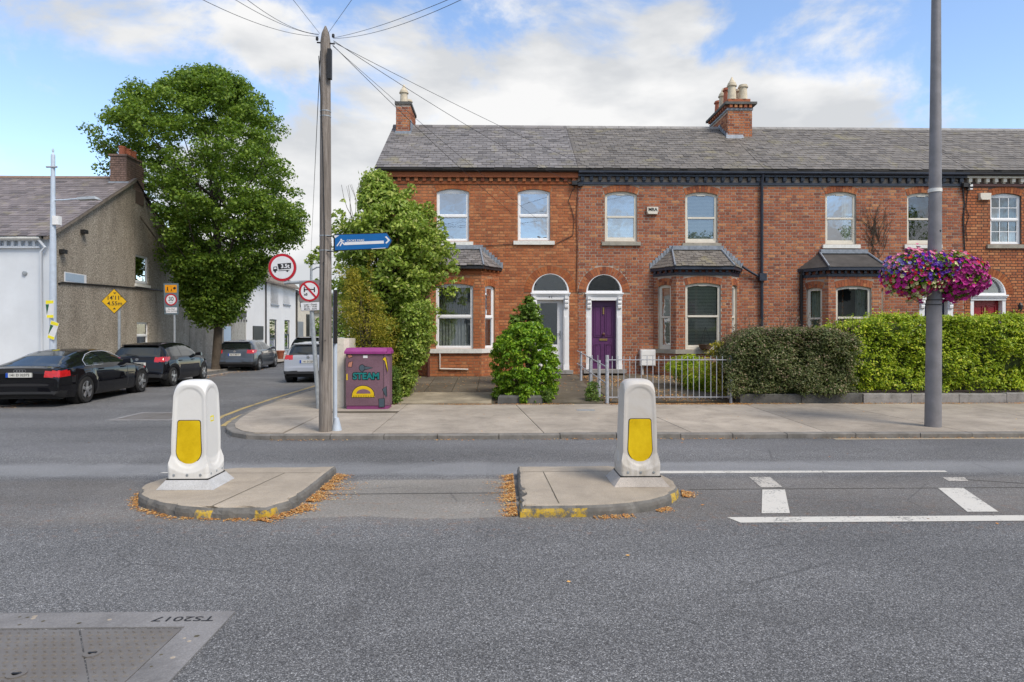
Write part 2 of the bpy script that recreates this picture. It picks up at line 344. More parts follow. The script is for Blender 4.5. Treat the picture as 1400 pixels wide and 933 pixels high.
# ------------------------------------------------------------------ ground, road, pavements
def asphalt():
    t = NT('asphalt'); p = t.pos
    a = t.vor(130); g = t.noise(40, 5, .85); vc = t.vor(130, out='Color'); vs_ = t.n('ShaderNodeSeparateXYZ'); t.set(vs_, 0, vc); base = t.mix(1.0, t.ramp(vs_.outputs['X'], [(0, .12), (.35, .195), (.75, .27), (.93, .36), (1, .52)]), t.ramp(g, [(.35, .7), (.65, 1.3)]), 'MULTIPLY')
    st = t.ramp(a, [(.15, 1.15), (.6, .42)]); c = t.mix(1.0, base, st, 'MULTIPLY')
    sp = t.n('ShaderNodeSeparateXYZ'); t.set(sp, 0, p); Y = t.math('ADD', sp.outputs['Y'], t.math('MULTIPLY', t.math('SUBTRACT', t.noise(1.2, 3, .6), .5), .35)); X = sp.outputs['X']
    def band(a0, a1, a2, a3, v=None):
        v = v or Y; up = t.rng(v, a0, a1, 0, 1, True); dn = t.rng(v, a2, a3, 1, 0, True); return t.math('MULTIPLY', up, dn)
    # polished pale wheel track, brown gritty centre strip with tree litter dust
    tr = t.math('MULTIPLY', band(7.55, 7.8, 8.2, 8.5), .55); c = t.mix(tr, c, (.27, .275, .28))
    tr2 = t.math('MULTIPLY', band(9.1, 9.3, 9.9, 10.1), .16); c = t.mix(tr2, c, (.2, .2, .21))
    mid = t.math('MULTIPLY', band(5.55, 5.9, 7.3, 7.6), t.rng(t.noise(.9, 5, .65), .3, .7, .35, 1)); c = t.mix(t.math('MULTIPLY', mid, .36), c, (.21, .18, .145))
    gap = t.math('MULTIPLY', band(5.86, 5.9, 7.36, 7.42), band(-1.9, -1.88, .21, .25, X)); c = t.mix(t.math('MULTIPLY', gap, .55), c, t.mix(t.rng(g, .35, .65), (.14, .13, .11), (.40, .37, .32)))
    big = t.noise(.45, 6, .6, sc3=(.5, 1.4, 1)); c = t.mix(1.0, c, t.ramp(big, [(.3, .74), (.7, 1.22)]), 'MULTIPLY')
    rust = t.math('MULTIPLY', band(5.2, 5.5, 6.4, 6.8), t.rng(t.noise(9, 6, .8), .55, .68)); c = t.mix(t.math('MULTIPLY', rust, .45), c, (.26, .12, .05))
    ck = t.vor(.55, 'DISTANCE_TO_EDGE', vec=None); ck2 = t.math('MULTIPLY', t.rng(ck, .0, .006, 1, 0), t.rng(t.noise(.7, 2), .52, .58)); c = t.mix(t.math('MULTIPLY', ck2, .45), c, (.03, .03, .03)); oil = t.noise(.8, 4, .6, dist=1.0); c = t.mix(t.rng(oil, .62, .72, 0, .28), c, (.07, .068, .066)); pat = t.vor(.35, out='Color'); ps = t.n('ShaderNodeSeparateXYZ'); t.set(ps, 0, pat); c = t.mix(1.0, c, t.ramp(ps.outputs['X'], [(0, .93), (1, 1.06)]), 'MULTIPLY')
    c = t.mix(1.0, c, (.995, 1.0, 1.01), 'MULTIPLY')
    t.bump(t.math('ADD', t.math('MULTIPLY', a, -1.0), t.noise(60, 3)), .35, .005)
    return t.fin(c, t.rng(g, .3, .7, .65, .85), spec=.35)
def concrete(name, c0, seed=0., v=.16, dark=.5):
    t = NT(name); f = t.noise(1.1, 7, .62, dist=.2); c = t.ramp(f, [(.3, sc(c0, 1-v)), (.7, sc(c0, 1+v))])
    f2 = t.noise(95, 3, .8); c = t.mix(1.0, c, t.ramp(f2, [(.35, .80), (.65, 1.12)]), 'MULTIPLY')
    st = t.noise(2.6, 6, .7, dist=.6); c = t.mix(t.rng(st, .50, .74, 0, dark), c, sc(c0, .45)); st2 = t.noise(.7, 5, .7, dist=1.2); c = t.mix(1.0, c, t.ramp(st2, [(.3, .80), (.7, 1.14)]), 'MULTIPLY')
    oi = t.n('ShaderNodeObjectInfo'); c = t.mix(1.0, c, t.ramp(oi.outputs['Random'], [(0, .9), (1, 1.08)]), 'MULTIPLY')
    t.bump(t.noise(120, 4, .7), .5, .003); return t.fin(c, .88, spec=.3)
MAT['asphalt'] = asphalt(); MAT['concrete'] = concrete('pavement_concrete', (.37, .325, .27)); MAT['kerb'] = stone('kerb_stone', (.19, .18, .165), .3, .6)
MAT['joint'] = simple('joint', (.085,.075,.05), .95, var=.3, scale=12); MAT['island'] = concrete('island_concrete', (.40, .345, .275), dark=.35)
MAT['drive'] = concrete('drive_concrete', (.33, .285, .21), v=.35, dark=.8); MAT['drive_dark'] = concrete('drive_dark', (.135, .115, .085), v=.3, dark=.6)
MAT['soil'] = simple('soil', (.09,.06,.035), 1, var=.5, scale=14, bump=.02, bscale=30)
def paint(name, c, wear):
    t = NT(name); g = t.noise(34, 6, .8); h = t.noise(3, 5, .7); m = t.math('ADD', g, t.math('MULTIPLY', t.math('SUBTRACT', h, .5), .6))
    col = t.mix(t.rng(m, wear, wear+.09), c, (.13, .13, .125)); t.bump(t.noise(80, 3), .5, .003); return t.fin(col, .7)
MAT['line_white'] = paint('road_paint_white', (.58, .56, .51), .56); MAT['line_worn'] = paint('road_paint_worn', (.50, .47, .42), .49); MAT['line_yellow'] = paint('road_paint_yellow', (.46, .34, .13), .52)

MAT['trench'] = simple('trench_seal', (.13,.125,.115), .9, var=.3, scale=30); MAT['channel'] = paint('channel_buff', (.36,.30,.21), .56)
def sheet(name, poly, z, mat, kind='structure', parent=None, label=None):
    b = MB(); tr = tessellate_polygon([[Vector((x, y, 0)) for x, y in poly]]); b.add([(x, y, z) for x, y in poly], tr)
    o = b.build(name, mat, parent)
    if parent is None: tag(o, label, kind=kind)
    return o
sheet('road', [(-500,-400),(500,-400),(500,900),(-500,900)], 0, MAT['asphalt'], label='grey asphalt main road with a side street joining it on the left')

def slab_row(root, x0, x1, y0, y1, zf, joints, mat, th=.10, g=.008, name='paving_slab'):
    xs = [x0]+joints+[x1]
    for a, b in zip(xs[:-1], xs[1:]):
        m = MB(); q = .5*g
        m.hexa([(a+q,y0,-.02),(b-q,y0,-.02),(b-q,y1,-.02),(a+q,y1,-.02),(a+q,y0,zf(y0)),(b-q,y0,zf(y0)),(b-q,y1,zf(y1)),(a+q,y1,zf(y1))])
        m.build(name, mat, root)
KY = 10.18
def pz(y): return .075 + (y-KY)*.0095
pav = sheet('pavement', [(-5.2,30),(-5.08,15),(-4.92,12.9),(-4.6,11.4),(-4.4,10.95),(-4.15,10.6),(-3.85,KY+.2),(-3.5,KY+.08),(30,KY+.08),(30,14.3),(-3.2,14.3),(-3.2,30)], .052, MAT['joint'], label='pale concrete pavement in front of the brick houses, wrapping the corner')
# concrete bays
js = [SX(252+200, 12)]
bays = [(-3.0, 10.42), (-1.35, 10.42), (.15, 10.42), (2.15, 10.42), (4.35, 10.42), (7.3, 10.42), (9.6, 10.42), (12.2, 10.42), (15.2, 10.42)]
xs = [-3.35, -1.97, .72, 3.05, 5.2, 7.45, 9.7, 12.1, 14.6, 17.2, 20]
for i in range(len(xs)-1):
    a, b = xs[i], xs[i+1]; sk = [0, .02, -.35, -.28, .1, -.3, .15, 0, 0, 0, 0]
    y0, y1 = KY+.15, 14.15; q = .007
    m = MB(); s0, s1 = sk[i], sk[i+1]
    m.hexa([(a+q,y0,-.02),(b-q,y0,-.02),(b-q+s1,y1,-.02),(a+q+s0,y1,-.02),(a+q,y0,pz(y0)),(b-q,y0,pz(y0)),(b-q+s1,y1,pz(y1)),(a+q+s0,y1,pz(y1))])
    m.build('paving_slab', MAT['concrete'], pav)
for poly in ([(-3.365,KY+.15),(-3.365,14.15),(-5.0,14.15),(-4.86,12.95),(-4.7,12.1),(-4.52,11.4),(-4.32,10.92),(-4.08,10.58),(-3.8,10.36),(-3.5,KY+.16)],
             [(-3.37,14.17),(-3.37,18.2),(-5.05,18.2),(-5.0,14.17)], [(-3.37,18.22),(-3.37,22.5),(-5.1,22.5),(-5.05,18.22)], [(-3.37,22.52),(-3.37,29),(-5.17,29),(-5.1,22.52)]):
    m = MB(); m.prism(poly, -.02, .09); m.build('paving_slab', MAT['concrete'], pav)
# kerbs : every stone its own piece
kb = sheet('kerb', [(-3.4,KY+.05),(30,KY+.05),(30,KY+.14),(-3.4,KY+.14)], .02, MAT['joint'], label='worn stone kerb along the edge of the pavement')
def kstone(p, q, wd=.14, h=.075, root=kb, mat=None):
    p, q = Vector(p), Vector(q); d = (q-p).normalized(); n = Vector((-d.y, d.x)); g = d*.006
    j = random.uniform(-.006, .006); h2 = h+random.uniform(-.005, .007); c = .012
    a, b = p+g, q-g; m = MB()
    for i in range(1):
        prof = [(0, -.03), (j, h2-c), (c+j, h2), (wd, h2+.002), (wd, -.03)]
        v = [(*(a+n*u), z) for u, z in prof]+[(*(b+n*u), z) for u, z in prof]
        k = len(prof); m.add(v, [list(range(k))[::-1], list(range(k, 2*k))]+[(i, (i+1)%k, k+(i+1)%k, k+i) for i in range(k)])
    m.build('kerb_stone', mat or MAT['kerb'], root)
x = -3.5
while x < 19:
    l = random.uniform(.8, 1.15); kstone((x, KY), (x+l, KY)); x += l
cpts = [(-5.3,30),(-5.3,29)]+[(-5.12-.18*(y-14)/14,y) for y in range(28,13,-1)]+[(-4.98,12.9),(-4.82,12.1),(-4.66,11.4),(-4.46,10.9),(-4.22,10.52),(-3.9,10.28),(-3.5,KY)]
for a, b in zip(cpts[1:-1], cpts[2:]): kstone(a, b)
# far left pavement
lp = sheet('left_pavement', [(-12.0,60),(-11.65,30),(-11.3,16.5),(-11.6,15.2),(-12.4,14.6),(-60,14.2),(-60,60)], .085, MAT['concrete'], label='concrete pavement under the pebble-dashed gable wall on the left')
lk = [(-12.4,14.6),(-11.6,15.2),(-11.3,16.5)]+[(-11.3-.35*(y-16.5)/13.5, y) for y in range(18, 31, 1)]
for a, b in zip(lk[:-1], lk[1:]): kstone(a, b, .12, .09)
# road markings
def mark(poly, mat, label): sheet('road_marking', poly, .004, mat, label=label)
mark([(1.83,7.66),(5.31,7.67),(5.33,7.75),(1.85,7.80)], MAT['line_white'], 'thin white line running right from the far side of the right-hand bollard island')
mark([(2.04,5.83),(2.10,5.66),(16,5.70),(16,5.87)], MAT['line_white'], 'long solid white line nearest the camera on the right half of the road')
mark([(2.77,6.85),(3.01,6.85),(2.66,5.95),(2.40,5.95)], MAT['line_white'], 'short white cross bar left of its twin inside the road hatching')
mark([(4.66,6.88),(4.93,6.88),(4.60,5.96),(4.31,5.96)], MAT['line_white'], 'short white cross bar on the right, slanting inside the road hatching')
mark([(2.86,7.45),(3.10,7.45),(3.03,6.95),(2.8,6.95)], MAT['line_worn'], 'almost worn away white bar behind the left cross bar')
mark([(5.05,7.38),(5.3,7.38),(5.22,7.2),(5.0,7.2)], MAT['line_worn'], 'small flaking white patch near the end of the thin line')
mark([(-3.95,7.85),(-3.7,7.85),(-3.72,7.80),(-3.97,7.80)], MAT['line_white'], 'tiny white dash on the road beside the left bollard')
def ribbon(pts, w, mat, label, name='yellow_line'):
    b = MB(); P = [Vector(p) for p in pts]; v = []
    for i, p in enumerate(P):
        d = (P[min(i+1,len(P)-1)]-P[max(i-1,0)]).normalized(); n = Vector((-d.y, d.x)); v += [(*(p+n*w/2), .004), (*(p-n*w/2), .004)]
    b.add(v, [(2*i,2*i+1,2*i+3,2*i+2) for i in range(len(P)-1)]); tag(b.build(name, mat), label, kind='structure')
ribbon([(-4.85,11.7),(-5.06,12.7),(-5.22,14.3),(-5.33,16.5),(-5.42,24)], .10, MAT['line_yellow'], 'worn yellow line nearest the kerb at the street corner')
ribbon([(-5.15,11.7),(-5.42,13),(-5.55,14.5),(-5.62,16.5),(-5.70,24)], .10, MAT['line_yellow'], 'worn yellow line, the outer of the pair at the street corner')
ribbon([(-13.5,13.9),(-11.6,14.2),(-10.95,15.3),(-10.85,17),(-10.95,22),(-11.2,28)], .14, MAT['line_worn'], 'pale worn line under the black parked cars', 'worn_line')
ribbon([(5.2,KY-.10),(8,KY-.09),(18,KY-.09)], .12, MAT['channel'], 'faint buff channel line along the foot of the kerb', 'channel_line')
# sealed trench lines on the road
for pts, w_, lab in (([(5.2,7.30),(6.0,6.98),(6.1,6.93),(5.9,6.9),(2.0,6.88)], .022, 'pale sealed trench line inside the hatching'), ([(-1.8,6.75),(.15,6.78)], .025, 'sealed joint crossing the gap between the two islands')):
    ribbon(pts, w_, MAT['trench'], lab, 'trench_seal')

# ------------------------------------------------------------------ brick wall machinery
def op(u, z0, zs, hw, r=.10, t=.20, **k): return dict(u=u, z0=z0, zs=zs, hw=hw, r=r, t=t, **k)
def arc(o, inset=0.0, flat=None, n=12):
    hw, r, zs, z0 = o['hw'], o['r'], o['zs'], o['z0']; Rr = (hw*hw+r*r)/(2*r); zc = zs+r-Rr; Ri = Rr-inset; h = hw-inset
    zz = zc+math.sqrt(max(Ri*Ri-h*h, 0)); a0 = math.atan2(zz-zc, h); a1 = math.pi-a0
    pts = [(o['u']-h, z0+inset), (o['u']+h, z0+inset)]
    for i in range(n+1):
        a = a0+(a1-a0)*i/n; z = zc+Ri*math.sin(a); pts.append((o['u']+Ri*math.cos(a), min(z, flat) if flat else z))
    return pts
def zone(o, z):
    hw, r, zs, z0, t = o['hw'], o['r'], o['zs'], o['z0'], o['t']
    if z < z0: return 0
    if z <= zs: return hw+.004
    Rr = (hw*hw+r*r)/(2*r); zc = zs+r-Rr
    if z >= zc+Rr+t: return 0
    w_ = math.sqrt(max((Rr+t)**2-(z-zc)**2, 0))
    if zs-zc > 1e-3: w_ = min(w_, (z-zc)*hw/(zs-zc))
    return w_+.004
CH_B, ST, HD, JT = .0847, .2326, .1163, .020
brick_me = {}
def brick_mesh(kind, mat):
    k = (kind, mat.name)
    if k not in brick_me:
        lw = (ST if kind == 's' else HD)-JT; h = CH_B-JT; b = MB(); c = .0012; d = .009
        b.add([(-lw/2,0,-h/2),(lw/2,0,-h/2),(lw/2,0,h/2),(-lw/2,0,h/2),(-lw/2+c,-d,-h/2+c),(lw/2-c,-d,-h/2+c),(lw/2-c,-d,h/2-c),(-lw/2+c,-d,h/2-c)],
              [(4,5,6,7),(0,1,5,4),(1,2,6,5),(2,3,7,6),(3,0,4,7)])
        me = bpy.data.meshes.new('brick'); me.from_pydata(b.v, [], b.f); me.materials.append(mat); brick_me[k] = me
    return brick_me[k]
class Bricks:
    def __init__(s): s.full = []; s.cut = MB(); s.arch = MB()
    def wall(s, F, U, z0, z1, ops, phase=0):
        k = 0; n = int((z1-z0)/CH_B)
        for k in range(n):
            zc = z0+(k+.5)*CH_B; forb = []
            for o in ops:
                w_ = max(zone(o, zc-.03), zone(o, zc+.03))
                if w_ > 0: forb.append((o['u']-w_, o['u']+w_))
            u = -(k % 2)*(ST+HD)/2 - (ST+HD) + phase; i = 0
            while u < U:
                ln = ST if i % 2 == 0 else HD; a, b = u+JT/2, u+ln-JT/2; u += ln; i += 1
                if b < 0 or a > U: continue
                segs = [(max(a, .003), min(b, U-.003))]
                for f0, f1 in forb:
                    ns = []
                    for p, q in segs:
                        if q <= f0 or p >= f1: ns.append((p, q)); continue
                        if p < f0: ns.append((p, f0))
                        if q > f1: ns.append((f1, q))
                    segs = ns
                for p, q in segs:
                    if q-p < .02: continue
                    jit = random.uniform(-.0025, .0025)
                    if abs((q-p)-(b-a)) < 1e-6: s.full.append((F, (p+q)/2, zc, 's' if i % 2 == 1 else 'h', jit))
                    else: s.cut.fbox(F, p, q, zc-CH_B/2+JT/2, zc+CH_B/2-JT/2, -.001, .008+jit)
    def voussoirs(s, F, o):
        hw, r, zs, t = o['hw'], o['r'], o['zs'], o['t']; Rr = (hw*hw+r*r)/(2*r); zc = zs+r-Rr
        a0 = math.atan2(zs-zc, hw); a1 = math.pi-a0; n = max(5, int((a1-a0)*(Rr+t/2)/.088)); g = .005/(Rr+t/2)
        for i in range(n):
            b0, b1 = a0+(a1-a0)*i/n+g, a0+(a1-a0)*(i+1)/n-g; P = lambda rr, a: (o['u']+rr*math.cos(a), zc+rr*math.sin(a))
            hs = [(Rr+.003, Rr+t-.004)] if i % 2 else [(Rr+.003, Rr+t*.5-.004), (Rr+t*.5+.004, Rr+t-.004)]
            for q0, q1 in hs:
                pts = [P(q0,b0), P(q1,b0), P(q1,b1), P(q0,b1)]; d1 = .011+random.uniform(-.002,.002)
                s.arch.hexa([F(u_,z_,-.001) for u_,z_ in pts]+[F(u_,z_,d1) for u_,z_ in pts])
    def emit(s, root, wall, mat, matarch, cap=290, zmin=.8):
        full = sorted(s.full, key=lambda b: (b[2] < zmin, Vector(b[0](b[1], b[2])).length)); off = OFF[root.name]
        for F, u, zc, k, j in full[:cap]:
            p = F(u, zc, j); o = bpy.data.objects.new('brick', brick_mesh(k, mat)); COL.objects.link(o)
            o.parent = wall; o.location = Vector(p)-off; o.rotation_euler = (0, 0, F.th)
        for F, u, zc, k, j in full[cap:]:
            lw = ST if k == 's' else HD; s.cut.fbox(F, u-lw/2+JT/2, u+lw/2-JT/2, zc-CH_B/2+JT/2, zc+CH_B/2-JT/2, -.001, .008+j)
        o = s.cut.build('brickwork', mat, wall, world=True, recalc=False); o['kind'] = 'stuff'
        if s.arch.v: o = s.arch.build('arch_bricks', matarch, wall, world=True); o['kind'] = 'stuff'
def backing(mb, F, U, z0, z1, ops, rev=.12):
    outer = [(0,z0),(U,z0),(U,z1),(0,z1)]; holes = [arc(o) for o in ops]
    allp = outer+[p for h in holes for p in h[::-1]]
    tr = tessellate_polygon([[Vector((u,z,0)) for u,z in L_] for L_ in [outer]+[h[::-1] for h in holes]])
    mb.add([F(u,z,0) for u,z in allp], tr)
    for h in holes:
        n = len(h); mb.add([F(u,z,0) for u,z in h]+[F(u,z,-rev) for u,z in h], [(i,(i+1)%n,n+(i+1)%n,n+i) for i in range(n)])
def window(root, F, o, fm, style='upvc', sill=None, fill='dark', gl='glass', split=.5, sillmat='sill', bars=None, wname='window'):
    d0, d1 = -.11, -.055; fw = .055 if style == 'upvc' else .075
    outer = arc(o); flat = o['zs']-.01 if style == 'upvc' else o['zs']-.005
    inner = [(u, min(z, flat)) for u, z in arc(o, fw)]
    b = MB(); b.fring(F, outer, inner, d0, d1)
    zi0, zi1 = o['z0']+fw, min(flat, o['zs']+o['r']-fw); zm = zi0+(zi1-zi0)*split; hw = o['hw']-fw; u = o['u']
    b.fbox(F, u-hw, u+hw, zm-.028, zm+.028, d0+.004, d1+.012)
    if style == 'upvc':
        for a0, a1, zz0, zz1 in ((u-hw, u+hw, zi0, zm-.028), (u-hw, u+hw, zm+.028, zi1)):
            q = .028
            for r_ in ((a0,a0+q,zz0,zz1),(a1-q,a1,zz0,zz1),(a0+q,a1-q,zz0,zz0+q),(a0+q,a1-q,zz1-q,zz1)): b.fbox(F, *r_, d0+.006, d1-.012)
    else:   # lower sash sits further in, horns and a deep bottom rail
        b.fbox(F, u-hw, u+hw, zi0, zi0+.05, d0+.006, d1-.02)
        b.fbox(F, u-hw, u-hw+.02, zi0+.05, zm-.03, d0+.006, d1-.02); b.fbox(F, u+hw-.02, u+hw, zi0+.05, zm-.03, d0+.006, d1-.02)
        b.fbox(F, u-.12, u+.12, zi1-.015, zi1+.02, d1+.001, d1+.010)
    if bars:
        nx, nz = bars
        for lo, hi in ((zi0, zm-.028), (zm+.028, zi1)):
            for i in range(1, nx): x_ = u-hw+2*hw*i/nx; b.fbox(F, x_-.010, x_+.010, lo, hi, d0+.03, d1-.015)
            for j in range(1, nz): z_ = lo+(hi-lo)*j/nz; b.fbox(F, u-hw, u+hw, z_-.010, z_+.010, d0+.031, d1-.014)
    wd = b.build(wname, fm, root, world=True); wd.name = wname
    nx, nz = bars or (1, 1)
    for lo, hi, dd in ((zi0, zm-.025, d0+.018), (zm+.025, zi1, d0+.034)):
        for i in range(nx):
            for j in range(nz):
                a0 = u-hw+2*hw*i/nx; a1 = u-hw+2*hw*(i+1)/nx; q0 = lo+(hi-lo)*j/nz; q1 = lo+(hi-lo)*(j+1)/nz
                m = MB(); m.add([F(a0,q0,dd),F(a1,q0,dd),F(a1,q1,dd),F(a0,q1,dd)], [(0,1,2,3)]); m.build('pane', MAT[gl], wd, world=True)
    if sill:
        m = MB(); sw = sill; zt = o['z0']; m.hexa([F(u-o['hw']-sw, zt-.13, -.10),F(u+o['hw']+sw, zt-.13, -.10),F(u+o['hw']+sw, zt-.13, .07),F(u-o['hw']-sw, zt-.13, .07),
            F(u-o['hw']-sw, zt, -.10),F(u+o['hw']+sw, zt, -.10),F(u+o['hw']+sw, zt-.02, .07),F(u-o['hw']-sw, zt-.02, .07)]); m.build('sill', MAT[sillmat], wd, world=True)
    # what is behind the glass
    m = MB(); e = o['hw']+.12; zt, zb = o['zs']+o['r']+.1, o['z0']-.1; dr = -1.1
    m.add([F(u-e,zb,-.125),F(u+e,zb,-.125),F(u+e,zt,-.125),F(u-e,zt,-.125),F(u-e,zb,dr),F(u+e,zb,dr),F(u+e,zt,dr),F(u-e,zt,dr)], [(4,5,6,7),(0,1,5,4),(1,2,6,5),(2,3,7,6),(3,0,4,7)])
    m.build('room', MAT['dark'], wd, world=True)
    if fill == 'blind':
        m = MB(); z = zi0+.03
        while z < zi1-.02:
            m.add([F(u-hw,z,-.16),F(u+hw,z,-.16),F(u+hw,z+.030,-.145),F(u-hw,z+.030,-.145)], [(0,1,2,3)]); z += .042
        q = m.build('blind', MAT['blind'], wd, world=True); q['kind'] = 'stuff'
    if fill in ('curtain', 'lace', 'side'):
        m = MB(); n = 60; span = (u-hw, u+hw); vs = []
        cols = [u-hw+2*hw*i/n for i in range(n+1)]
        for c_ in cols:
            dd = -.19+.022*math.sin((c_-u)*70)+.01*math.sin((c_-u)*31)
            vs += [F(c_, zi0-.02, dd), F(c_, zi1+.02, dd)]
        fs = [(2*i,2*i+2,2*i+3,2*i+1) for i in range(n) if fill != 'side' or i > n*.68]
        m.add(vs, fs); m.build('curtain', MAT['lace' if fill == 'lace' else 'curtain'], wd, world=True, recalc=False)
    return wd
# ---------------------------------------------------------------- slates on any quad
slate_me = {}
def slates(roof, root, p, expo, wd, mat, cap=290, jitter=.009, name='slate', skip=None):
    """p: eave-left, eave-right, top-right, top-left ; world points"""
    p = [Vector(q) for q in p]; ex = (p[1]-p[0]).normalized(); nn = (p[1]-p[0]).cross(p[3]-p[0]).normalized(); up = nn.cross(ex).normalized()
    if nn.z < 0: nn = -nn; up = -up if up.z < 0 else up
    O = p[0]; q = [((v-O).dot(ex), (v-O).dot(up)) for v in p]; H = q[3][1]; rows = int(round(H/expo)); expo = H/rows
    full = []; cut = MB(); off = OFF[root.name]
    def P(a, b, c): return O+ex*a+up*b+nn*c
    for r_ in range(rows):
        y0 = r_*expo; ym = y0+expo/2; xl = q[0][0]+(q[3][0]-q[0][0])*ym/H; xr = q[1][0]+(q[2][0]-q[1][0])*ym/H
        a = xl - (wd/2 if r_ % 2 else 0) - random.uniform(0,.02)
        while a < xr:
            b = a+wd; a_, b_ = max(a, xl), min(b, xr); g = .004+random.uniform(0,.004)
            if b_-a_ > .04 and not (skip and skip(P((a_+b_)/2, ym, 0))):
                if b_-a_ > wd-1e-4: full.append((a+wd/2, y0, random.uniform(-jitter, jitter), random.uniform(-.012,.012)))
                else: cut.hexa([P(a_+g,y0,.0),P(b_-g,y0,.0),P(b_-g,y0+expo*1.06,-.002),P(a_+g,y0+expo*1.06,-.002),P(a_+g,y0-.01,.014),P(b_-g,y0-.01,.014),P(b_-g,y0+expo*1.06,.004),P(a_+g,y0+expo*1.06,.004)])
            a = b
    key = (round(wd,3), round(expo,3), mat.name)
    if key not in slate_me:
        m = MB(); h = wd/2-.005; m.add([(-h,-.01,0),(h,-.01,0),(h,expo*1.06,-.002),(-h,expo*1.06,-.002),(-h,-.01,.014),(h,-.01,.014),(h,expo*1.06,.004),(-h,expo*1.06,.004)], [(4,5,6,7),(0,1,5,4),(1,2,6,5),(3,0,4,7)])
        me = bpy.data.meshes.new(name); me.from_pydata(m.v, [], m.f); me.materials.append(mat); slate_me[key] = me
    full.sort(key=lambda f: P(f[0], f[1], 0).length)
    B3 = Matrix((ex, up, nn)).transposed().to_4x4()
    for a, y0, j, ro in full[:cap]:
        o = bpy.data.objects.new(name, slate_me[key]); COL.objects.link(o); o.parent = roof
        o.matrix_basis = Matrix.Translation(P(a, y0+j*2, .001+abs(j))-off) @ B3 @ Matrix.Rotation(ro*1.2, 4, 'Z')
    h = wd/2-.005
    for a, y0, j, ro in full[cap:]:
        y0 += j*2; z_ = abs(j); cut.hexa([P(a-h,y0,z_),P(a+h,y0,z_),P(a+h,y0+expo*1.06,-.002),P(a-h,y0+expo*1.06,-.002),P(a-h,y0-.01+ro*.3,.014+z_),P(a+h,y0-.01-ro*.3,.014+z_),P(a+h,y0+expo*1.06,.004+z_),P(a-h,y0+expo*1.06,.004+z_)])
    if cut.v: o = cut.build('slate_courses', mat, roof, world=True, recalc=False); o['kind'] = 'stuff'

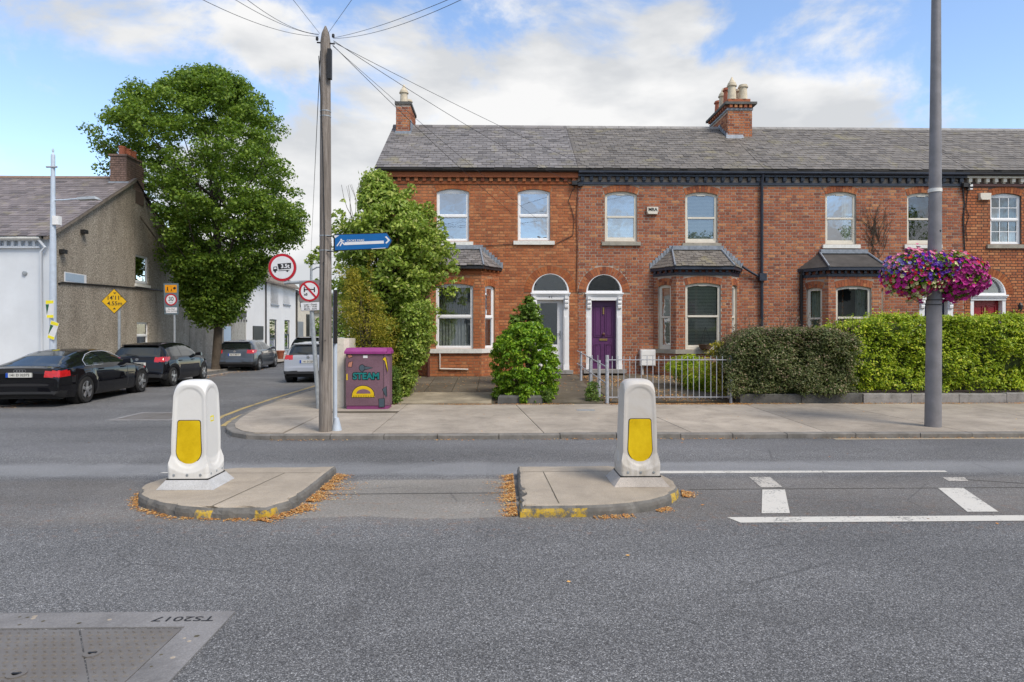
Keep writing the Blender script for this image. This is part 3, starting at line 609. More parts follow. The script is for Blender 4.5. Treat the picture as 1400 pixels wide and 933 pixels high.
# ---------------------------------------------------------------- the terrace
YF, YE, YR, ZE, ZR, YB = 19.5, 19.24, 22.65, 6.47, 8.72, 26.0
PX = [518, 790, 1041, 1318]; PW = [SX(p, YF) for p in PX]; PW[0] = -3.52; PW.append(19.8)
ZG = .40     # ground at the house fronts
def wop(x0, x1, ytop, ybot, rpx, Y=YF, u0=0, t=.20):
    a, za = S(x0, ybot, Y); b, _ = S(x1, ybot, Y); _, zt = S((x0+x1)/2, ytop, Y); r = rpx/46.
    return op((a+b)/2-u0, za, zt-r, (b-a)/2, r, t)
def bay(root, xc, half, opsf, opsl, opsr, B, wallmb, mat_f, fillf, gl, sillz, style, eave_z, top_z, ztop, basez, trim, slatem, felt=False, sillm='sill', fills=None):
    dy, dx = .65, .50; yf = YF-dy; x0, x1 = xc-half, xc+half; L_ = math.hypot(dx, dy); th = math.atan2(dy, dx)
    faces = [(Fr(x0-dx, YF, -th), L_, opsl), (Fr(x0, yf, 0), 2*half, opsf), (Fr(x1, yf, th), L_, opsr)]
    roof_r = None
    for i, (F, U, ops_) in enumerate(faces):
        os_ = [o for o in ops_]
        for o in os_: o['fill'] = fillf
        backing(wallmb, F, U, basez-.3, ztop, os_, .10); B.wall(F, U, basez, ztop-.005, os_, phase=.05*i)
        for o in os_:
            B.voussoirs(F, o); window(root, F, o, mat_f, style, None, (fills or [fillf]*3)[i], gl, split=.5)
    # projecting stone sill running round the bay
    m = MB(); pts = lambda e: [(x0-dx-e*.6, YF), (x0-e*.4, yf-e), (x1+e*.4, yf-e), (x1+dx+e*.6, YF)]
    def band(m, e, za, zb): p_ = pts(e); m.prism(p_, za, zb)
    for za, zb, e, mt, nm in ((sillz-.125, sillz-.003, .075, sillm, 'sill'), ): m = MB(); band(m, e, za, zb); m.build(nm, MAT[mt], root, world=True)
    # eaves: band, dentils, gutter
    m = MB(); band(m, .035, ztop-.05, ztop+.03); m.build('string_course', MAT[trim], root, world=True)
    m = MB(); band(m, .0, ztop+.03, eave_z-.09); m.build('frieze', MAT['brick_red'] if trim != 'brick_arch' else MAT['brick_orange'], root, world=True)
    m = MB()
    for F, U, _ in faces:
        n = max(3, int(round(U/.2)));
        for i in range(n): c_ = U*(i+.5)/n; m.fbox(F, c_-.035, c_+.035, ztop+.035, eave_z-.09, -.02, .075)
    q = m.build('dentil_course', MAT[trim] if trim != 'string' else MAT['navy'], root, world=True); q['kind'] = 'stuff'
    m = MB(); p_ = pts(.17); m.prism(p_, eave_z-.09, eave_z-.006)
    m.build('gutter', MAT['navy' if trim == 'navy' else 'black_pipe'], root, world=True)
    # hipped lean-to roof
    e = pts(.19); tx0, tx1 = x0+.05, x1-.05; T0, T1 = (tx0, YF, top_z), (tx1, YF, top_z)
    E = [(x_, y_, eave_z) for x_, y_ in e]; rm = MB(); rm.add([E[0],E[1],E[2],E[3],T1,T0], [(0,1,5),(1,2,4,5),(2,3,4),(0,1,2,3)])
    rf = rm.build('roof', MAT['under_slate'] if not felt else MAT['felt'], root, world=True); rf.name = 'bay_roof'
    if not felt:
        slates(rf, root, (E[1], E[2], T1, T0), .13, .2, slatem, 60); slates(rf, root, (E[0], E[1], T0, Vector(T0)+Vector((-.001,0,0))), .13, .2, slatem, 40)
        slates(rf, root, (E[2], E[3], Vector(T1)+Vector((.001,0,0)), T1), .13, .2, slatem, 40)
    m = MB(); up_ = Vector((0,-.02,.03))
    for a, b in ((E[1], T0), (E[2], T1)): m.tube([Vector(a)+up_*.6, Vector(b)+up_], .028, 6)
    m.build('hip_flashing', MAT['lead'], rf, world=True)
    if not felt:
        for sgn, Ea, Tt in ((-1, E[0], T0), (1, E[3], T1)):
            n = 8
            for i in range(n):
                f0, f1 = i/n, (i+1)/n; xa = Ea[0]+(Tt[0]-Ea[0])*f0; xb = Ea[0]+(Tt[0]-Ea[0])*f1; za = Ea[2]+(Tt[2]-Ea[2])*f0; zb = Ea[2]+(Tt[2]-Ea[2])*f1
                m = MB(); m.box(min(xa,xb), max(xa,xb)+.01, YF-.030, YF-.012, za-.02, zb+.10); m.build('step_flashing', MAT['lead'], rf, world=True)
    m = MB(); m.box(tx0, tx1, YF-.12, YF-.009, top_z-.03, top_z+.09); m.build('top_flashing', MAT['lead'], rf, world=True)
    return E
def panel_door(root, F, u0, u1, z0, z1, mat, kind):
    d = -.16; b = MB(); b.fbox(F, u0, u1, z0, z1, d-.05, d)
    dr = b.build('door', mat, root, world=True); W_ = u1-u0; H_ = z1-z0
    if kind == 'panel':
        for a0, a1, q0, q1 in ((.11,.44,.10,.37), (.56,.89,.10,.37), (.11,.44,.47,.93), (.56,.89,.47,.93)):
            A0, A1, Q0, Q1 = u0+a0*W_, u0+a1*W_, z0+q0*H_, z0+q1*H_; m = MB()
            O_ = [(A0,Q0),(A1,Q0),(A1,Q1),(A0,Q1)]; I_ = [(A0+.03,Q0+.03),(A1-.03,Q0+.03),(A1-.03,Q1-.03),(A0+.03,Q1-.03)]
            m.fring(F, O_, I_, d, d+.022); m.fbox(F, A0+.05, A1-.05, Q0+.05, Q1-.05, d, d+.012); m.build('door_panel', mat, dr, world=True)
        m = MB(); um = (u0+u1)/2; m.fbox(F, um-.12, um+.12, z0+.415*H_, z0+.445*H_, d, d+.02); m.build('letter_box', MAT['brass'], dr, world=True)
        m = MB(); c_ = F(um, z0+.51*H_, d); m.lathe([(.02,0),(.022,-.03),(.045,-.05),(.045,-.07),(.02,-.085)], c_, 14, 'y'); m.build('knob', MAT['brown_paint'], dr, world=True, smooth=40)
        m = MB(); m.fbox(F, um-.02, um+.02, z0+.80*H_, z0+.90*H_, d, d+.03); m.build('knocker', MAT['brass'], dr, world=True)
    return dr
def portal(root, F, o, zt, zs, mat, opening, corb=True, width=.16, fan='glass'):
    """semicircular fanlight over an entablature carried on pilasters with corbels. o = the opening, zs = springing"""
    u, hw = o['u'], o['hw']; Rr = hw
    ar = arc(o, 0, n=24)[2:]; ir = [(u+(x_-u)*(1-.09), zs+.045+(z_-zs)*.90) for x_, z_ in ar]
    n = len(ar); m = MB()
    vs = [F(x_,z_,.012) for x_,z_ in ar]+[F(x_,z_,.012) for x_,z_ in ir]+[F(x_,z_,-.14) for x_,z_ in ar]+[F(x_,z_,-.14) for x_,z_ in ir]
    fs = []
    for i in range(n-1): fs += [(i,i+1,n+i+1,n+i),(i,i+1,2*n+i+1,2*n+i),(n+i,n+i+1,3*n+i+1,3*n+i),(2*n+i,2*n+i+1,3*n+i+1,3*n+i)]
    m.add(vs, fs); m.fbox(F, u-hw, u+hw, zs-.01, zs+.05, -.14, .013)
    fl = m.build('fanlight', mat, root, world=True)
    m = MB(); gp = [(u-hw+.03, zs+.04),(u+hw-.03, zs+.04)]+ar[1:-1]; vs = [F(x_,z_,-.11) for x_,z_ in gp]; m.add(vs, [list(range(len(vs)))]); m.build('pane', MAT[fan], fl, world=True)
    m = MB(); m.fbox(F, u-hw-.035, u+hw+.035, zs-.055, zs-.012, -.1, .08); m.fbox(F, u-hw-.015, u+hw+.015, zs-.10, zs-.057, -.1, .05); m.fbox(F, u-hw, u+hw, zt, zs-.102, -.19, .02)
    m.build('entablature', mat, root, world=True)
    for sg in (-1, 1):
        a0, a1 = (u-hw, u-hw+width) if sg < 0 else (u+hw-width, u+hw)
        m = MB(); m.fbox(F, a0, a1, o['z0'], zt-.002, -.19, .0); m.fbox(F, a0+.03, a1-.03, o['z0']+.1, zt-.5, .0, .014); m.fbox(F, a0-.005, a1+.005, o['z0'], o['z0']+.14, -.1, .022); pl = m.build('pilaster', mat, root, world=True)
        if corb:
            m = MB(); c_ = (a0+a1)/2
            prof = [(.0,0),(.10,0),(.10,-.07),(.06,-.10),(.085,-.14),(.085,-.19),(.045,-.22),(.06,-.27),(.05,-.33),(.012,-.36),(0,-.36)]
            for i in range(len(prof)-1): pass
            k = len(prof); vs = [F(c_-.05, zt+.10+z_, d_+.003) for d_, z_ in prof]+[F(c_+.05, zt+.10+z_, d_+.003) for d_, z_ in prof]
            m.add(vs, [tuple(range(k)), tuple(range(2*k-1,k-1,-1))]+[(i,i+1,k+i+1,k+i) for i in range(k-1)]); m.build('corbel', mat, pl, world=True)
    m = MB(); m.fbox(F, u-hw-.1, u+hw+.1, o['z0']-.11, o['z0']-.004, -.3, .22); m.build('door_step', MAT['granite'], root, world=True)
    # dark hall behind
    m = MB(); m.add([F(u-hw,o['z0'],-.24),F(u+hw,o['z0'],-.24),F(u+hw,zs+hw,-.24),F(u-hw,zs+hw,-.24),F(u-hw,o['z0'],-1.2),F(u+hw,o['z0'],-1.2),F(u+hw,zs+hw,-1.2),F(u-hw,zs+hw,-1.2)], [(4,5,6,7),(0,1,5,4),(1,2,6,5),(2,3,7,6),(3,0,4,7)]); m.build('hall', MAT['dark'], root, world=True)
def eaves(root, x0, x1, ze, trim, style):
    F = Fr(x0, YF); U = x1-x0
    if style == 'brick':
        m = MB(); m.fbox(F, 0, U, ze-.245, ze-.10, -.05, .13); m.build('corbel_course', MAT['brick_warm'], root, world=True)
        m = MB(); n = int(U/.2425)
        for i in range(n): c_ = (i+.5)*U/n; m.fbox(F, c_-.05, c_+.05, ze-.35, ze-.247, -.02, .085)
        q = m.build('dentil_course', MAT['brick_warm'], root, world=True); q['kind'] = 'stuff'
        m = MB(); m.fbox(F, 0, U, ze-.43, ze-.352, -.02, .04); m.build('string_course', MAT['brick_arch'], root, world=True)
        gm = MAT['black_pipe']; g0, g1 = ze-.098, ze-.01
    else:
        dm = MAT['navy'] if style == 'navy' else MAT['cream_paint']
        m = MB(); n = int(U/.26)
        for i in range(n):
            c_ = (i+.5)*U/n; m.fbox(F, c_-.05, c_+.05, ze-.31, ze-.20, -.02, .10); m.fbox(F, c_-.035, c_+.035, ze-.345, ze-.312, -.02, .06)
        q = m.build('dentil_course', dm, root, world=True); q['kind'] = 'stuff'
        m = MB(); m.fbox(F, 0, U, ze-.198, ze-.145, -.05, .14); m.build('corbel_course', dm, root, world=True)
        m = MB(); m.fbox(F, 0, U, ze-.43, ze-.355, -.02, .045); m.build('string_course', MAT['navy'] if style == 'navy' else MAT['brown_paint'], root, world=True)
        gm = MAT['navy'] if style == 'navy' else MAT['black_pipe']; g0, g1 = ze-.143, ze-.01
    m = MB(); prof = [(.12,g1),(.25,g1),(.25,g0+.04),(.23,g0+.01),(.19,g0),(.13,g0)]
    k = len(prof); m.add([F(0,z_,d_) for d_,z_ in prof]+[F(U,z_,d_) for d_,z_ in prof], [tuple(range(k)), tuple(range(k,2*k))]+[(i,(i+1)%k,k+(i+1)%k,k+i) for i in range(k)]); m.build('gutter', gm, root, world=True)
def house_shell(i, root, ops, B, matb, matm, matarch, bayx=None, ze=ZE):
    x0, x1 = PW[i]+.004, PW[i+1]-.004; F = Fr(x0, YF); U = x1-x0; m = MB()
    backing(m, F, U, 0, ze-.02, ops, .14)
    m.add([(x0,YF,0),(x0,YB,0),(x0,YB,ze),(x0,YR,ZR-.03),(x0,YF,ze-.02)], [(0,1,2,3,4)]); m.add([(x1,YF,0),(x1,YB,0),(x1,YB,ze),(x1,YR,ZR-.03),(x1,YF,ze-.02)], [(0,1,2,3,4)])
    m.add([(x0,YB,0),(x1,YB,0),(x1,YB,ze),(x0,YB,ze)], [(0,1,2,3)])
    return m, F, U
def main_roof(i, root, mat, skip=None, cap=290):
    x0, x1 = PW[i]-.02, PW[i+1]-.02; m = MB()
    if i == 0: x0 -= .06
    dz = [-.002, 0, .002, .004][i]
    a, b, c, d = (x0,YE,ZE+dz),(x1,YE,ZE+dz),(x1,YR,ZR+dz),(x0,YR,ZR+dz)
    e, f = (x0,YB+.2,ZE+dz),(x1,YB+.2,ZE+dz)
    m.add([a,b,c,d,e,f,(x0,YE,ZE-.06),(x1,YE,ZE-.06)], [(0,1,2,3),(3,2,5,4),(0,1,7,6)]); rf = m.build('roof', MAT['under_slate'], root, world=True)
    slates(rf, root, (a,b,c,d), .2, .25, mat, cap, skip=skip)
    x = x0
    while x < x1-.02:
        xe = min(x+.45, x1); m = MB(); m.add([(x+.004,YR-.13,ZR-.045),(x+.004,YR,ZR+.065),(x+.004,YR+.13,ZR-.045),(xe-.004,YR-.13,ZR-.045),(xe-.004,YR,ZR+.065),(xe-.004,YR+.13,ZR-.045),(x+.004,YR-.13,ZR-.075),(xe-.004,YR-.13,ZR-.075)], [(0,3,4,1),(1,4,5,2),(0,1,2),(3,5,4),(6,7,3,0)])
        o = m.build('ridge_tile', MAT['granite'] if i else MAT['slate'], rf, world=True); x = xe
    return rf
def chimney(root, x0, x1, y0, y1, z0, z1, mat, cap_kind):
    F = Fr(x0, y0, 0); B = Bricks(); m = MB(); m.box(x0,x1,y0,y1,z0-.6,z1)
    c = m.build('chimney', MAT['mortar_grey'], root, world=True)
    FL = Fr(x0, y1, -R(90)); FRt = Fr(x1, y0, R(90))
    B.wall(F, x1-x0, z0-.3, z1-.002, []); B.wall(FL, y1-y0, z0-.6, z1-.002, [], .1); B.wall(FRt, y1-y0, z0-.6, z1-.002, [], .1)
    full = B.full; off = OFF[root.name]
    for Fq, u, zc, k, j in full:
        p = Fq(u, zc, j); o = bpy.data.objects.new('brick', brick_mesh(k, mat)); COL.objects.link(o); o.parent = c; o.location = Vector(p)-off; o.rotation_euler = (0,0,Fq.th)
    q = B.cut.build('cut_bricks', mat, c, world=True, recalc=False); q['kind'] = 'stuff'
    return c
def pot(c, x, y, z, h, r, mat, cone=False):
    m = MB(); m.lathe([(r*1.05,0),(r*.98,.05),(r*.86,h*.75),(r*.86,h*.8),(r*1.12,h*.82),(r*1.12,h*.9),(r*.95,h*.93),(r*.95,h),(r*.75,h),(r*.75,h-.1)], (x,y,z), 18)
    p = m.build('chimney_pot', mat, c, world=True, smooth=40)
    if cone: m = MB(); m.lathe([(r*.95,h+.002),(r*.5,h+.1),(.02,h+.22)], (x,y,z), 12); m.build('cowl', mat, p, world=True, smooth=40)

# ---- house 1
H1 = thing('brick_house', 'end of terrace house in bright orange brick with a glazed white door', 'house', ((PW[0]+PW[1])/2, YF, ZG))
u0 = PW[0]+.004
opsA = [wop(597,641,258.5,330,4,u0=u0), wop(708,752,259,329,4,u0=u0)]
xd = SX(752.5, YF); spr = S(752, 400, YF)[1]; dz0 = S(752, 506, YF)[1]
dA = op(xd-u0, dz0, spr, SX(778,YF)-xd, SX(778,YF)-xd-.001, .24)
B = Bricks(); wm, F1, U1 = house_shell(0, H1, opsA+[dA], B, None, None, None)
B.wall(F1, U1, ZG+.02, ZE-.44, opsA+[dA])
for o in opsA+[dA]: B.voussoirs(F1, o)
window(H1, F1, opsA[0], MAT['upvc'], 'upvc', .13, 'dark', 'glass_mirror', .5, 'white_sill'); window(H1, F1, opsA[1], MAT['upvc'], 'upvc', .13, 'dark', 'glass_mirror', .5, 'white_sill')
def bayops(xc, half, ytop, ybot, wx0, wx1, yF=YF-.65, r=.07, side=(.17,.37)):
    a = SX(wx0,yF)-(xc-half); b = SX(wx1,yF)-(xc-half); zb = S((wx0+wx1)/2,ybot,yF)[1]; zt = S((wx0+wx1)/2,ytop,yF)[1]
    f = [op((a+b)/2, zb, zt-r, (b-a)/2, r, .2)]; L_ = math.hypot(.5,.65)
    mk = lambda: [op(L_/2, zb, zt-.085, .23, .05, .2)]
    return f, mk(), mk(), zb
xc1 = SX(621.5, YF-.65)
f_, l_, r_, zb = bayops(xc1, .76, 388, 477, 596, 647)
E1 = bay(H1, xc1, .76, f_, l_, r_, B, wm, MAT['upvc'], 'lace', 'glass_sky', zb, 'upvc', S(621,363,YF-.82)[1], S(640,340,YF)[1], S(621,372,YF-.65)[1], ZG, 'brick_arch', MAT['slate'], sillm='white_sill')
W1 = wm.build('wall', MAT['mortar_orange'], H1, world=True, recalc=False); B.emit(H1, W1, MAT['brick_orange'], MAT['brick_arch'])
main_roof(0, H1, MAT['slate']); eaves(H1, PW[0], PW[1], ZE, None, 'brick')
portal(H1, F1, dA, S(752,410,YF)[1], spr, MAT['upvc'], None, fan='glass_mirror')
zt = S(752,410,YF)[1]; uw0, uw1 = dA['u']-dA['hw']+.165, dA['u']+dA['hw']-.165
m = MB(); d_ = -.16; m.fring(F1, [(uw0,dz0),(uw1,dz0),(uw1,zt),(uw0,zt)], [(uw0+.10,dz0+.75),(uw1-.17,dz0+.75),(uw1-.17,zt-.09),(uw0+.10,zt-.09)], d_-.05, d_)
m.fbox(F1, uw0+.10, uw1-.17, dz0+.62, dz0+.75, d_-.04, d_+.004)
dr = m.build('door', MAT['upvc'], H1, world=True)
m = MB(); m.add([F1(uw0+.1,dz0+.75,d_-.02),F1(uw1-.17,dz0+.75,d_-.02),F1(uw1-.17,zt-.09,d_-.02),F1(uw0+.1,zt-.09,d_-.02)], [(0,1,2,3)]); m.build('pane', MAT['glass_sky'], dr, world=True)
m = MB(); m.fbox(F1, uw0+.12, uw1-.19, dz0+.10, dz0+.60, d_, d_+.015); m.build('door_panel', MAT['upvc'], dr, world=True)
m = MB(); m.fbox(F1, uw1-.10, uw1-.07, dz0+.92, dz0+1.16, d_, d_+.018); m.fbox(F1, uw1-.18, uw1-.07, dz0+1.06, dz0+1.08, d_+.03, d_+.045); m.build('handle', MAT['chrome'], dr, world=True)
text_obj('4 2', .09, MAT['ink'], H1, MF(F1, dA['u'], zt+.075, .024, OFF[H1.name]), name='door_number')
# chimney on the gable
zc0 = ZE+(22.0-YE)/(YR-YE)*(ZR-ZE)
ch = chimney(H1, SX(541.5,22.0), SX(561,22.0), 22.0, 23.35, zc0, S(550,143,22)[1], MAT['brick_red'], 0)
x0, x1 = SX(541.5,22.0), SX(561,22.0); z1 = S(550,143,22)[1]
m = MB(); m.box(x0-.04,x1+.04,21.96,23.39,z1,z1+.09); m.build('cap', MAT['dark_stone'], ch, world=True)
m = MB(); m.box(x0-.03,x1+.03,21.93,21.985,zc0-.06,zc0+.06); m.box(x1+.012,x1+.025,21.95,22.65,zc0-.02,zc0+.45); m.build('flashing', MAT['lead'], ch, world=True)
pot(ch, SX(552,22.2), 22.25, z1+.09, .44, .14, MAT['pot_buff'], True); pot(ch, SX(554,22.2), 23.0, z1+.09, .40, .13, MAT['pot_buff'])
# downpipe on the left end of house 1
def pipe(root, pts, r, mat, name='downpipe'):
    m = MB(); m.tube(pts, r, 10); p_ = m.build(name, mat, root, world=True, smooth=50)
    return p_
pipe(H1, [(PW[0]+.13,YF-.18,ZE-.1),(PW[0]+.13,YF-.17,ZE-.25),(PW[0]+.22,YF-.06,ZE-.42),(PW[0]+.22,YF-.06,ZG)], .035, MAT['black_pipe'])
pipe(H1, [(SX(585,18.6),18.7,S(585,368,18.7)[1]),(SX(585,18.6),18.7,ZG)], .045, MAT['brown_paint'])
m = MB(); zz = ZG+.22
m.tube([(SX(601,18.7),18.80,zb-.13),(SX(601,18.7),18.80,zz),(SX(640,18.7),18.80,zz-.02)], .02, 6); m.build('waste_pipe', MAT['white_sill'], H1, world=True, smooth=50)

# ---- house 2
H2 = thing('brick_house', 'red brick terraced house with a purple panelled door and blinds in every window', 'house', ((PW[1]+PW[2])/2, YF, ZG))
u0 = PW[1]+.004
ops2 = [wop(827,871,262,330,4,u0=u0), wop(937,981,263,332,4,u0=u0)]
xd = SX(826,YF); hwd = SX(850.5,YF)-xd; dz0 = S(826,505,YF)[1]
d2 = op(xd-u0, dz0, spr, hwd, hwd-.001, .24)
B = Bricks(); wm, F2, U2 = house_shell(1, H2, ops2+[d2], B, None, None, None); B.wall(F2, U2, ZG+.02, ZE-.44, ops2+[d2])
for o in ops2+[d2]: B.voussoirs(F2, o)
window(H2, F2, ops2[0], MAT['cream_paint'], 'sash', .1, 'blind', 'glass_sky', .5); window(H2, F2, ops2[1], MAT['cream_paint'], 'sash', .1, 'blind', 'glass', .5)
xc2 = SX(961, YF-.65); f_, l_, r_, zb = bayops(xc2, .78, 387, 478, 937, 985.5)
bay(H2, xc2, .78, f_, l_, r_, B, wm, MAT['cream_paint'], 'blind', 'glass', zb, 'sash', S(960,364,YF-.82)[1], S(960,341,YF)[1], S(960,374,YF-.65)[1], ZG, 'navy', MAT['slate_brown'])
W2 = wm.build('wall', MAT['mortar_grey'], H2, world=True, recalc=False); B.emit(H2, W2, MAT['brick_red'], MAT['brick_warm'])
cx0, cx1 = SX(995,21.8), SX(1028,21.8)
main_roof(1, H2, MAT['slate_brown'], skip=lambda p: cx0 < p.x < cx1 and 21.8 < p.y < 23.6); eaves(H2, PW[1], PW[2], ZE, None, 'navy')
portal(H2, F2, d2, S(826,411,YF)[1], spr, MAT['upvc'], None)
panel_door(H2, F2, d2['u']-d2['hw']+.165, d2['u']+d2['hw']-.165, dz0, S(826,411,YF)[1], MAT['purple'], 'panel')
zc0 = ZE+(21.8-YE)/(YR-YE)*(ZR-ZE); z1 = S(1010,151,21.8)[1]
ch = chimney(H2, cx0, cx1, 21.8, 23.6, zc0, z1, MAT['brick_warm'], 1)
m = MB(); m.box(cx0-.03,cx1+.03,21.77,23.63,z1,z1+.07); m.build('band', MAT['lead'], ch, world=True)
m = MB(); m.box(cx0-.13,cx1+.13,21.67,23.73,z1+.17,z1+.25); m.build('cap', MAT['dark_stone'], ch, world=True)
m = MB(); m.box(cx0-.0,cx1+.0,21.8,23.6,z1+.07,z1+.168)
n = 5
for i in range(n): c_ = cx0+(cx1-cx0)*(i+.5)/n; m.box(c_-.045,c_+.045,21.70,21.802,z1+.072,z1+.166)
for i in range(9): c_ = 21.85+i*.205; m.box(cx0-.10,cx0-.001,c_-.04,c_+.04,z1+.072,z1+.166)
q = m.build('dentil_course', MAT['brick_red'], ch, world=True); q['kind'] = 'stuff'
m = MB(); m.box(cx0+.03,cx1-.03,21.85,23.55,z1+.25,z1+.40); m.build('plinth', MAT['brick_red'], ch, world=True)
m = MB(); m.hexa([(cx0-.12,21.64,zc0-.17),(cx1-.3,21.64,zc0-.17),(cx1-.3,21.785,zc0+.03),(cx0-.05,21.785,zc0+.03),(cx0-.12,21.64,zc0-.13),(cx1-.3,21.64,zc0-.13),(cx1-.3,21.785,zc0+.09),(cx0-.05,21.785,zc0+.09)])
for i in range(5): m.box(cx0-.04,cx0-.012,21.8+i*.17,21.98+i*.17,zc0+i*.12-.05,zc0+i*.12+.16)
m.build('flashing', MAT['lead'], ch, world=True)
for dx, dy, h, mt, cone in ((.20,.18,.55,'pot_buff',True),(.58,.18,.50,'pot_buff',False),(.20,.6,.55,'pot_red',False),(.58,.6,.5,'pot_buff',False),(.20,1.05,.5,'pot_buff',True),(.2,1.5,.42,'pot_red',False),(.58,1.4,.45,'pot_red',False)):
    pot(ch, cx0+dx, 21.8+dy, z1+.40, h, .145, MAT[mt], cone)
pipe(H2, [(PW[2]-.02,YF-.2,ZE-.08),(PW[2]-.02,YF-.08,ZE-.35),(PW[2]-.02,YF-.08,ZG)], .045, MAT['navy'])
hz = S(1041,380,YF)[1]
pipe(H2, [(SX(1014,YF-.1),YF-.15,hz+.32),(SX(1028,YF-.1),YF-.1,hz+.14),(PW[2]-.06,YF-.1,hz)], .035, MAT['navy'])
m = MB(); m.box(PW[2]-.12,PW[2]+.09,YF-.19,YF-.02,hz-.1,hz+.12); m.build('hopper', MAT['navy'], H2, world=True)
gx0, gx1 = SX(874,YF), SX(894,YF); gz0, gz1 = S(884,500,YF)[1], S(884,478,YF)[1]
m = MB(); m.box(gx0,gx1,YF-.2,YF-.012,gz0,gz1); mb_ = m.build('meter_box', MAT['white'], None); mb_.name = 'meter_box'; tag(mb_, 'white gas meter box on the wall between the purple door and the bay', 'meter box')
m = MB(); m.box(gx0+.02,gx1-.02,YF-.215,YF-.2,gz0+.02,gz1-.19); m.build('door', MAT['white'], mb_); m = MB(); m.box(gx0+.02,gx1-.02,YF-.215,YF-.2,gz1-.17,gz1-.02); m.build('lid', MAT['white'], mb_)
m = MB(); m.tube([(gx0+.08,YF-.1,gz0),(gx0+.08,YF-.1,ZG)], .022, 8); m.build('pipe', MAT['white'], mb_)
def alarm(px0, px1, y0, y1, txt, lab):
    x0, z0 = S(px0, y1, YF); x1, z1 = S(px1, y0, YF); m = MB()
    m.hexa([(x0+.04,YF-.10,z0),(x1-.04,YF-.10,z0),(x1,YF-.009,z0),(x0,YF-.009,z0),(x0,YF-.10,z0+.07),(x1,YF-.10,z0+.07),(x1,YF-.009,z0+.07),(x0,YF-.009,z0+.07)]); m.box(x0,x1,YF-.10,YF-.009,z0+.071,z1)
    o = m.build('alarm_box', MAT['cream_paint']); tag(o, lab, 'alarm box')
    if txt: text_obj(txt, .13, MAT['ink'], o, MF(Fr(0,YF), (x0+x1)/2, (z0+z1)/2+.025, .103), bold=.004)
alarm(884, 899, 284, 293.5, 'MRA', 'cream alarm box lettered in black between the two upper windows with blinds')
alarm(1337.5, 1352, 265, 274, None, 'plain cream alarm box beside the small-paned upper window')

# ---- house 3
H3 = thing('brick_house', 'dull red brick terraced house with a navy door behind the grey lamp post', 'house', ((PW[2]+PW[3])/2, YF, ZG))
u0 = PW[2]+.004
ops3 = [wop(1128.5,1170.5,262.5,334,4,u0=u0), wop(1240,1282,264,334,4,u0=u0)]
xd = SX(1280,YF); dz0 = ZG+.12; hwd = SX(1303,YF)-xd; spr3 = S(1280,400,YF)[1]
d3 = op(xd-u0, dz0, spr3, hwd, hwd-.001, .24)
B = Bricks(); wm, F3, U3 = house_shell(2, H3, ops3+[d3], B, None, None, None); B.wall(F3, U3, ZG+.02, ZE-.44, ops3+[d3])
for o in ops3+[d3]: B.voussoirs(F3, o)
window(H3, F3, ops3[0], MAT['cream_paint'], 'sash', .1, 'side', 'glass_sky', .5, 'white_sill'); window(H3, F3, ops3[1], MAT['cream_paint'], 'sash', .1, 'dark', 'glass', .5, 'white_sill')
xc3 = SX(1168, YF-.65); f_, l_, r_, zb = bayops(xc3, .76, 391, 478, 1143, 1191.5)
E3 = bay(H3, xc3, .76, f_, l_, r_, B, wm, MAT['cream_paint'], 'side', 'glass', zb, 'sash', S(1168,365,YF-.82)[1], S(1155,346,YF)[1], S(1168,376,YF-.65)[1], ZG, 'navy', MAT['slate_brown'], felt=True, fills=['curtain','side','dark'])
W3 = wm.build('wall', MAT['mortar_grey'], H3, world=True, recalc=False); B.emit(H3, W3, MAT['brick_red'], MAT['brick_warm'], zmin=1.9)
main_roof(2, H3, MAT['slate_brown']); eaves(H3, PW[2], PW[3], ZE, None, 'navy')
portal(H3, F3, d3, S(1280,411,YF)[1], spr3, MAT['upvc'], None)
panel_door(H3, F3, d3['u']-d3['hw']+.165, d3['u']+d3['hw']-.165, dz0, S(1280,411,YF)[1], MAT['navydoor'], 'panel')
pipe(H3, [(E3[0][0]+.1,YF-.12,E3[0][2]-.03),(E3[0][0]+.1,YF-.06,E3[0][2]-.2),(E3[0][0]+.1,YF-.06,ZG)], .045, MAT['black_pipe'])

# ---- house 4
H4 = thing('brick_house', 'orange brick terraced house at the right edge with a red door and small-paned window', 'house', ((PW[3]+PW[4])/2, YF, ZG))
u0 = PW[3]+.004
ops4 = [wop(1354,1396,264.5,334,4,u0=u0), wop(1470,1512,266,334,4,u0=u0)]
xd = SX(1351,YF); hwd = SX(1375,YF)-xd; spr4 = S(1351,403,YF)[1]
d4 = op(xd-u0, dz0, spr4, hwd, hwd-.001, .24)
B = Bricks(); wm, F4, U4 = house_shell(3, H4, ops4+[d4], B, None, None, None); B.wall(F4, U4, ZG+.02, ZE-.44, ops4+[d4])
for o in ops4+[d4]: B.voussoirs(F4, o)
window(H4, F4, ops4[0], MAT['upvc'], 'upvc', .13, 'curtain', 'glass', .5, 'sill', bars=(3,2)); window(H4, F4, ops4[1], MAT['upvc'], 'upvc', .13, 'curtain', 'glass', .5, 'sill')
W4 = wm.build('wall', MAT['mortar_dark'], H4, world=True, recalc=False); B.emit(H4, W4, MAT['brick_orange'], MAT['brick_arch'], zmin=1.9, cap=290)
main_roof(3, H4, MAT['slate_brown'], cap=200); eaves(H4, PW[3], PW[4], ZE, None, 'cream')
portal(H4, F4, d4, S(1351,411,YF)[1], spr4, MAT['upvc'], None, corb=False, width=.10)
panel_door(H4, F4, d4['u']-d4['hw']+.10, d4['u']+d4['hw']-.10, dz0, S(1351,411,YF)[1], MAT['redpaint'], 'panel')
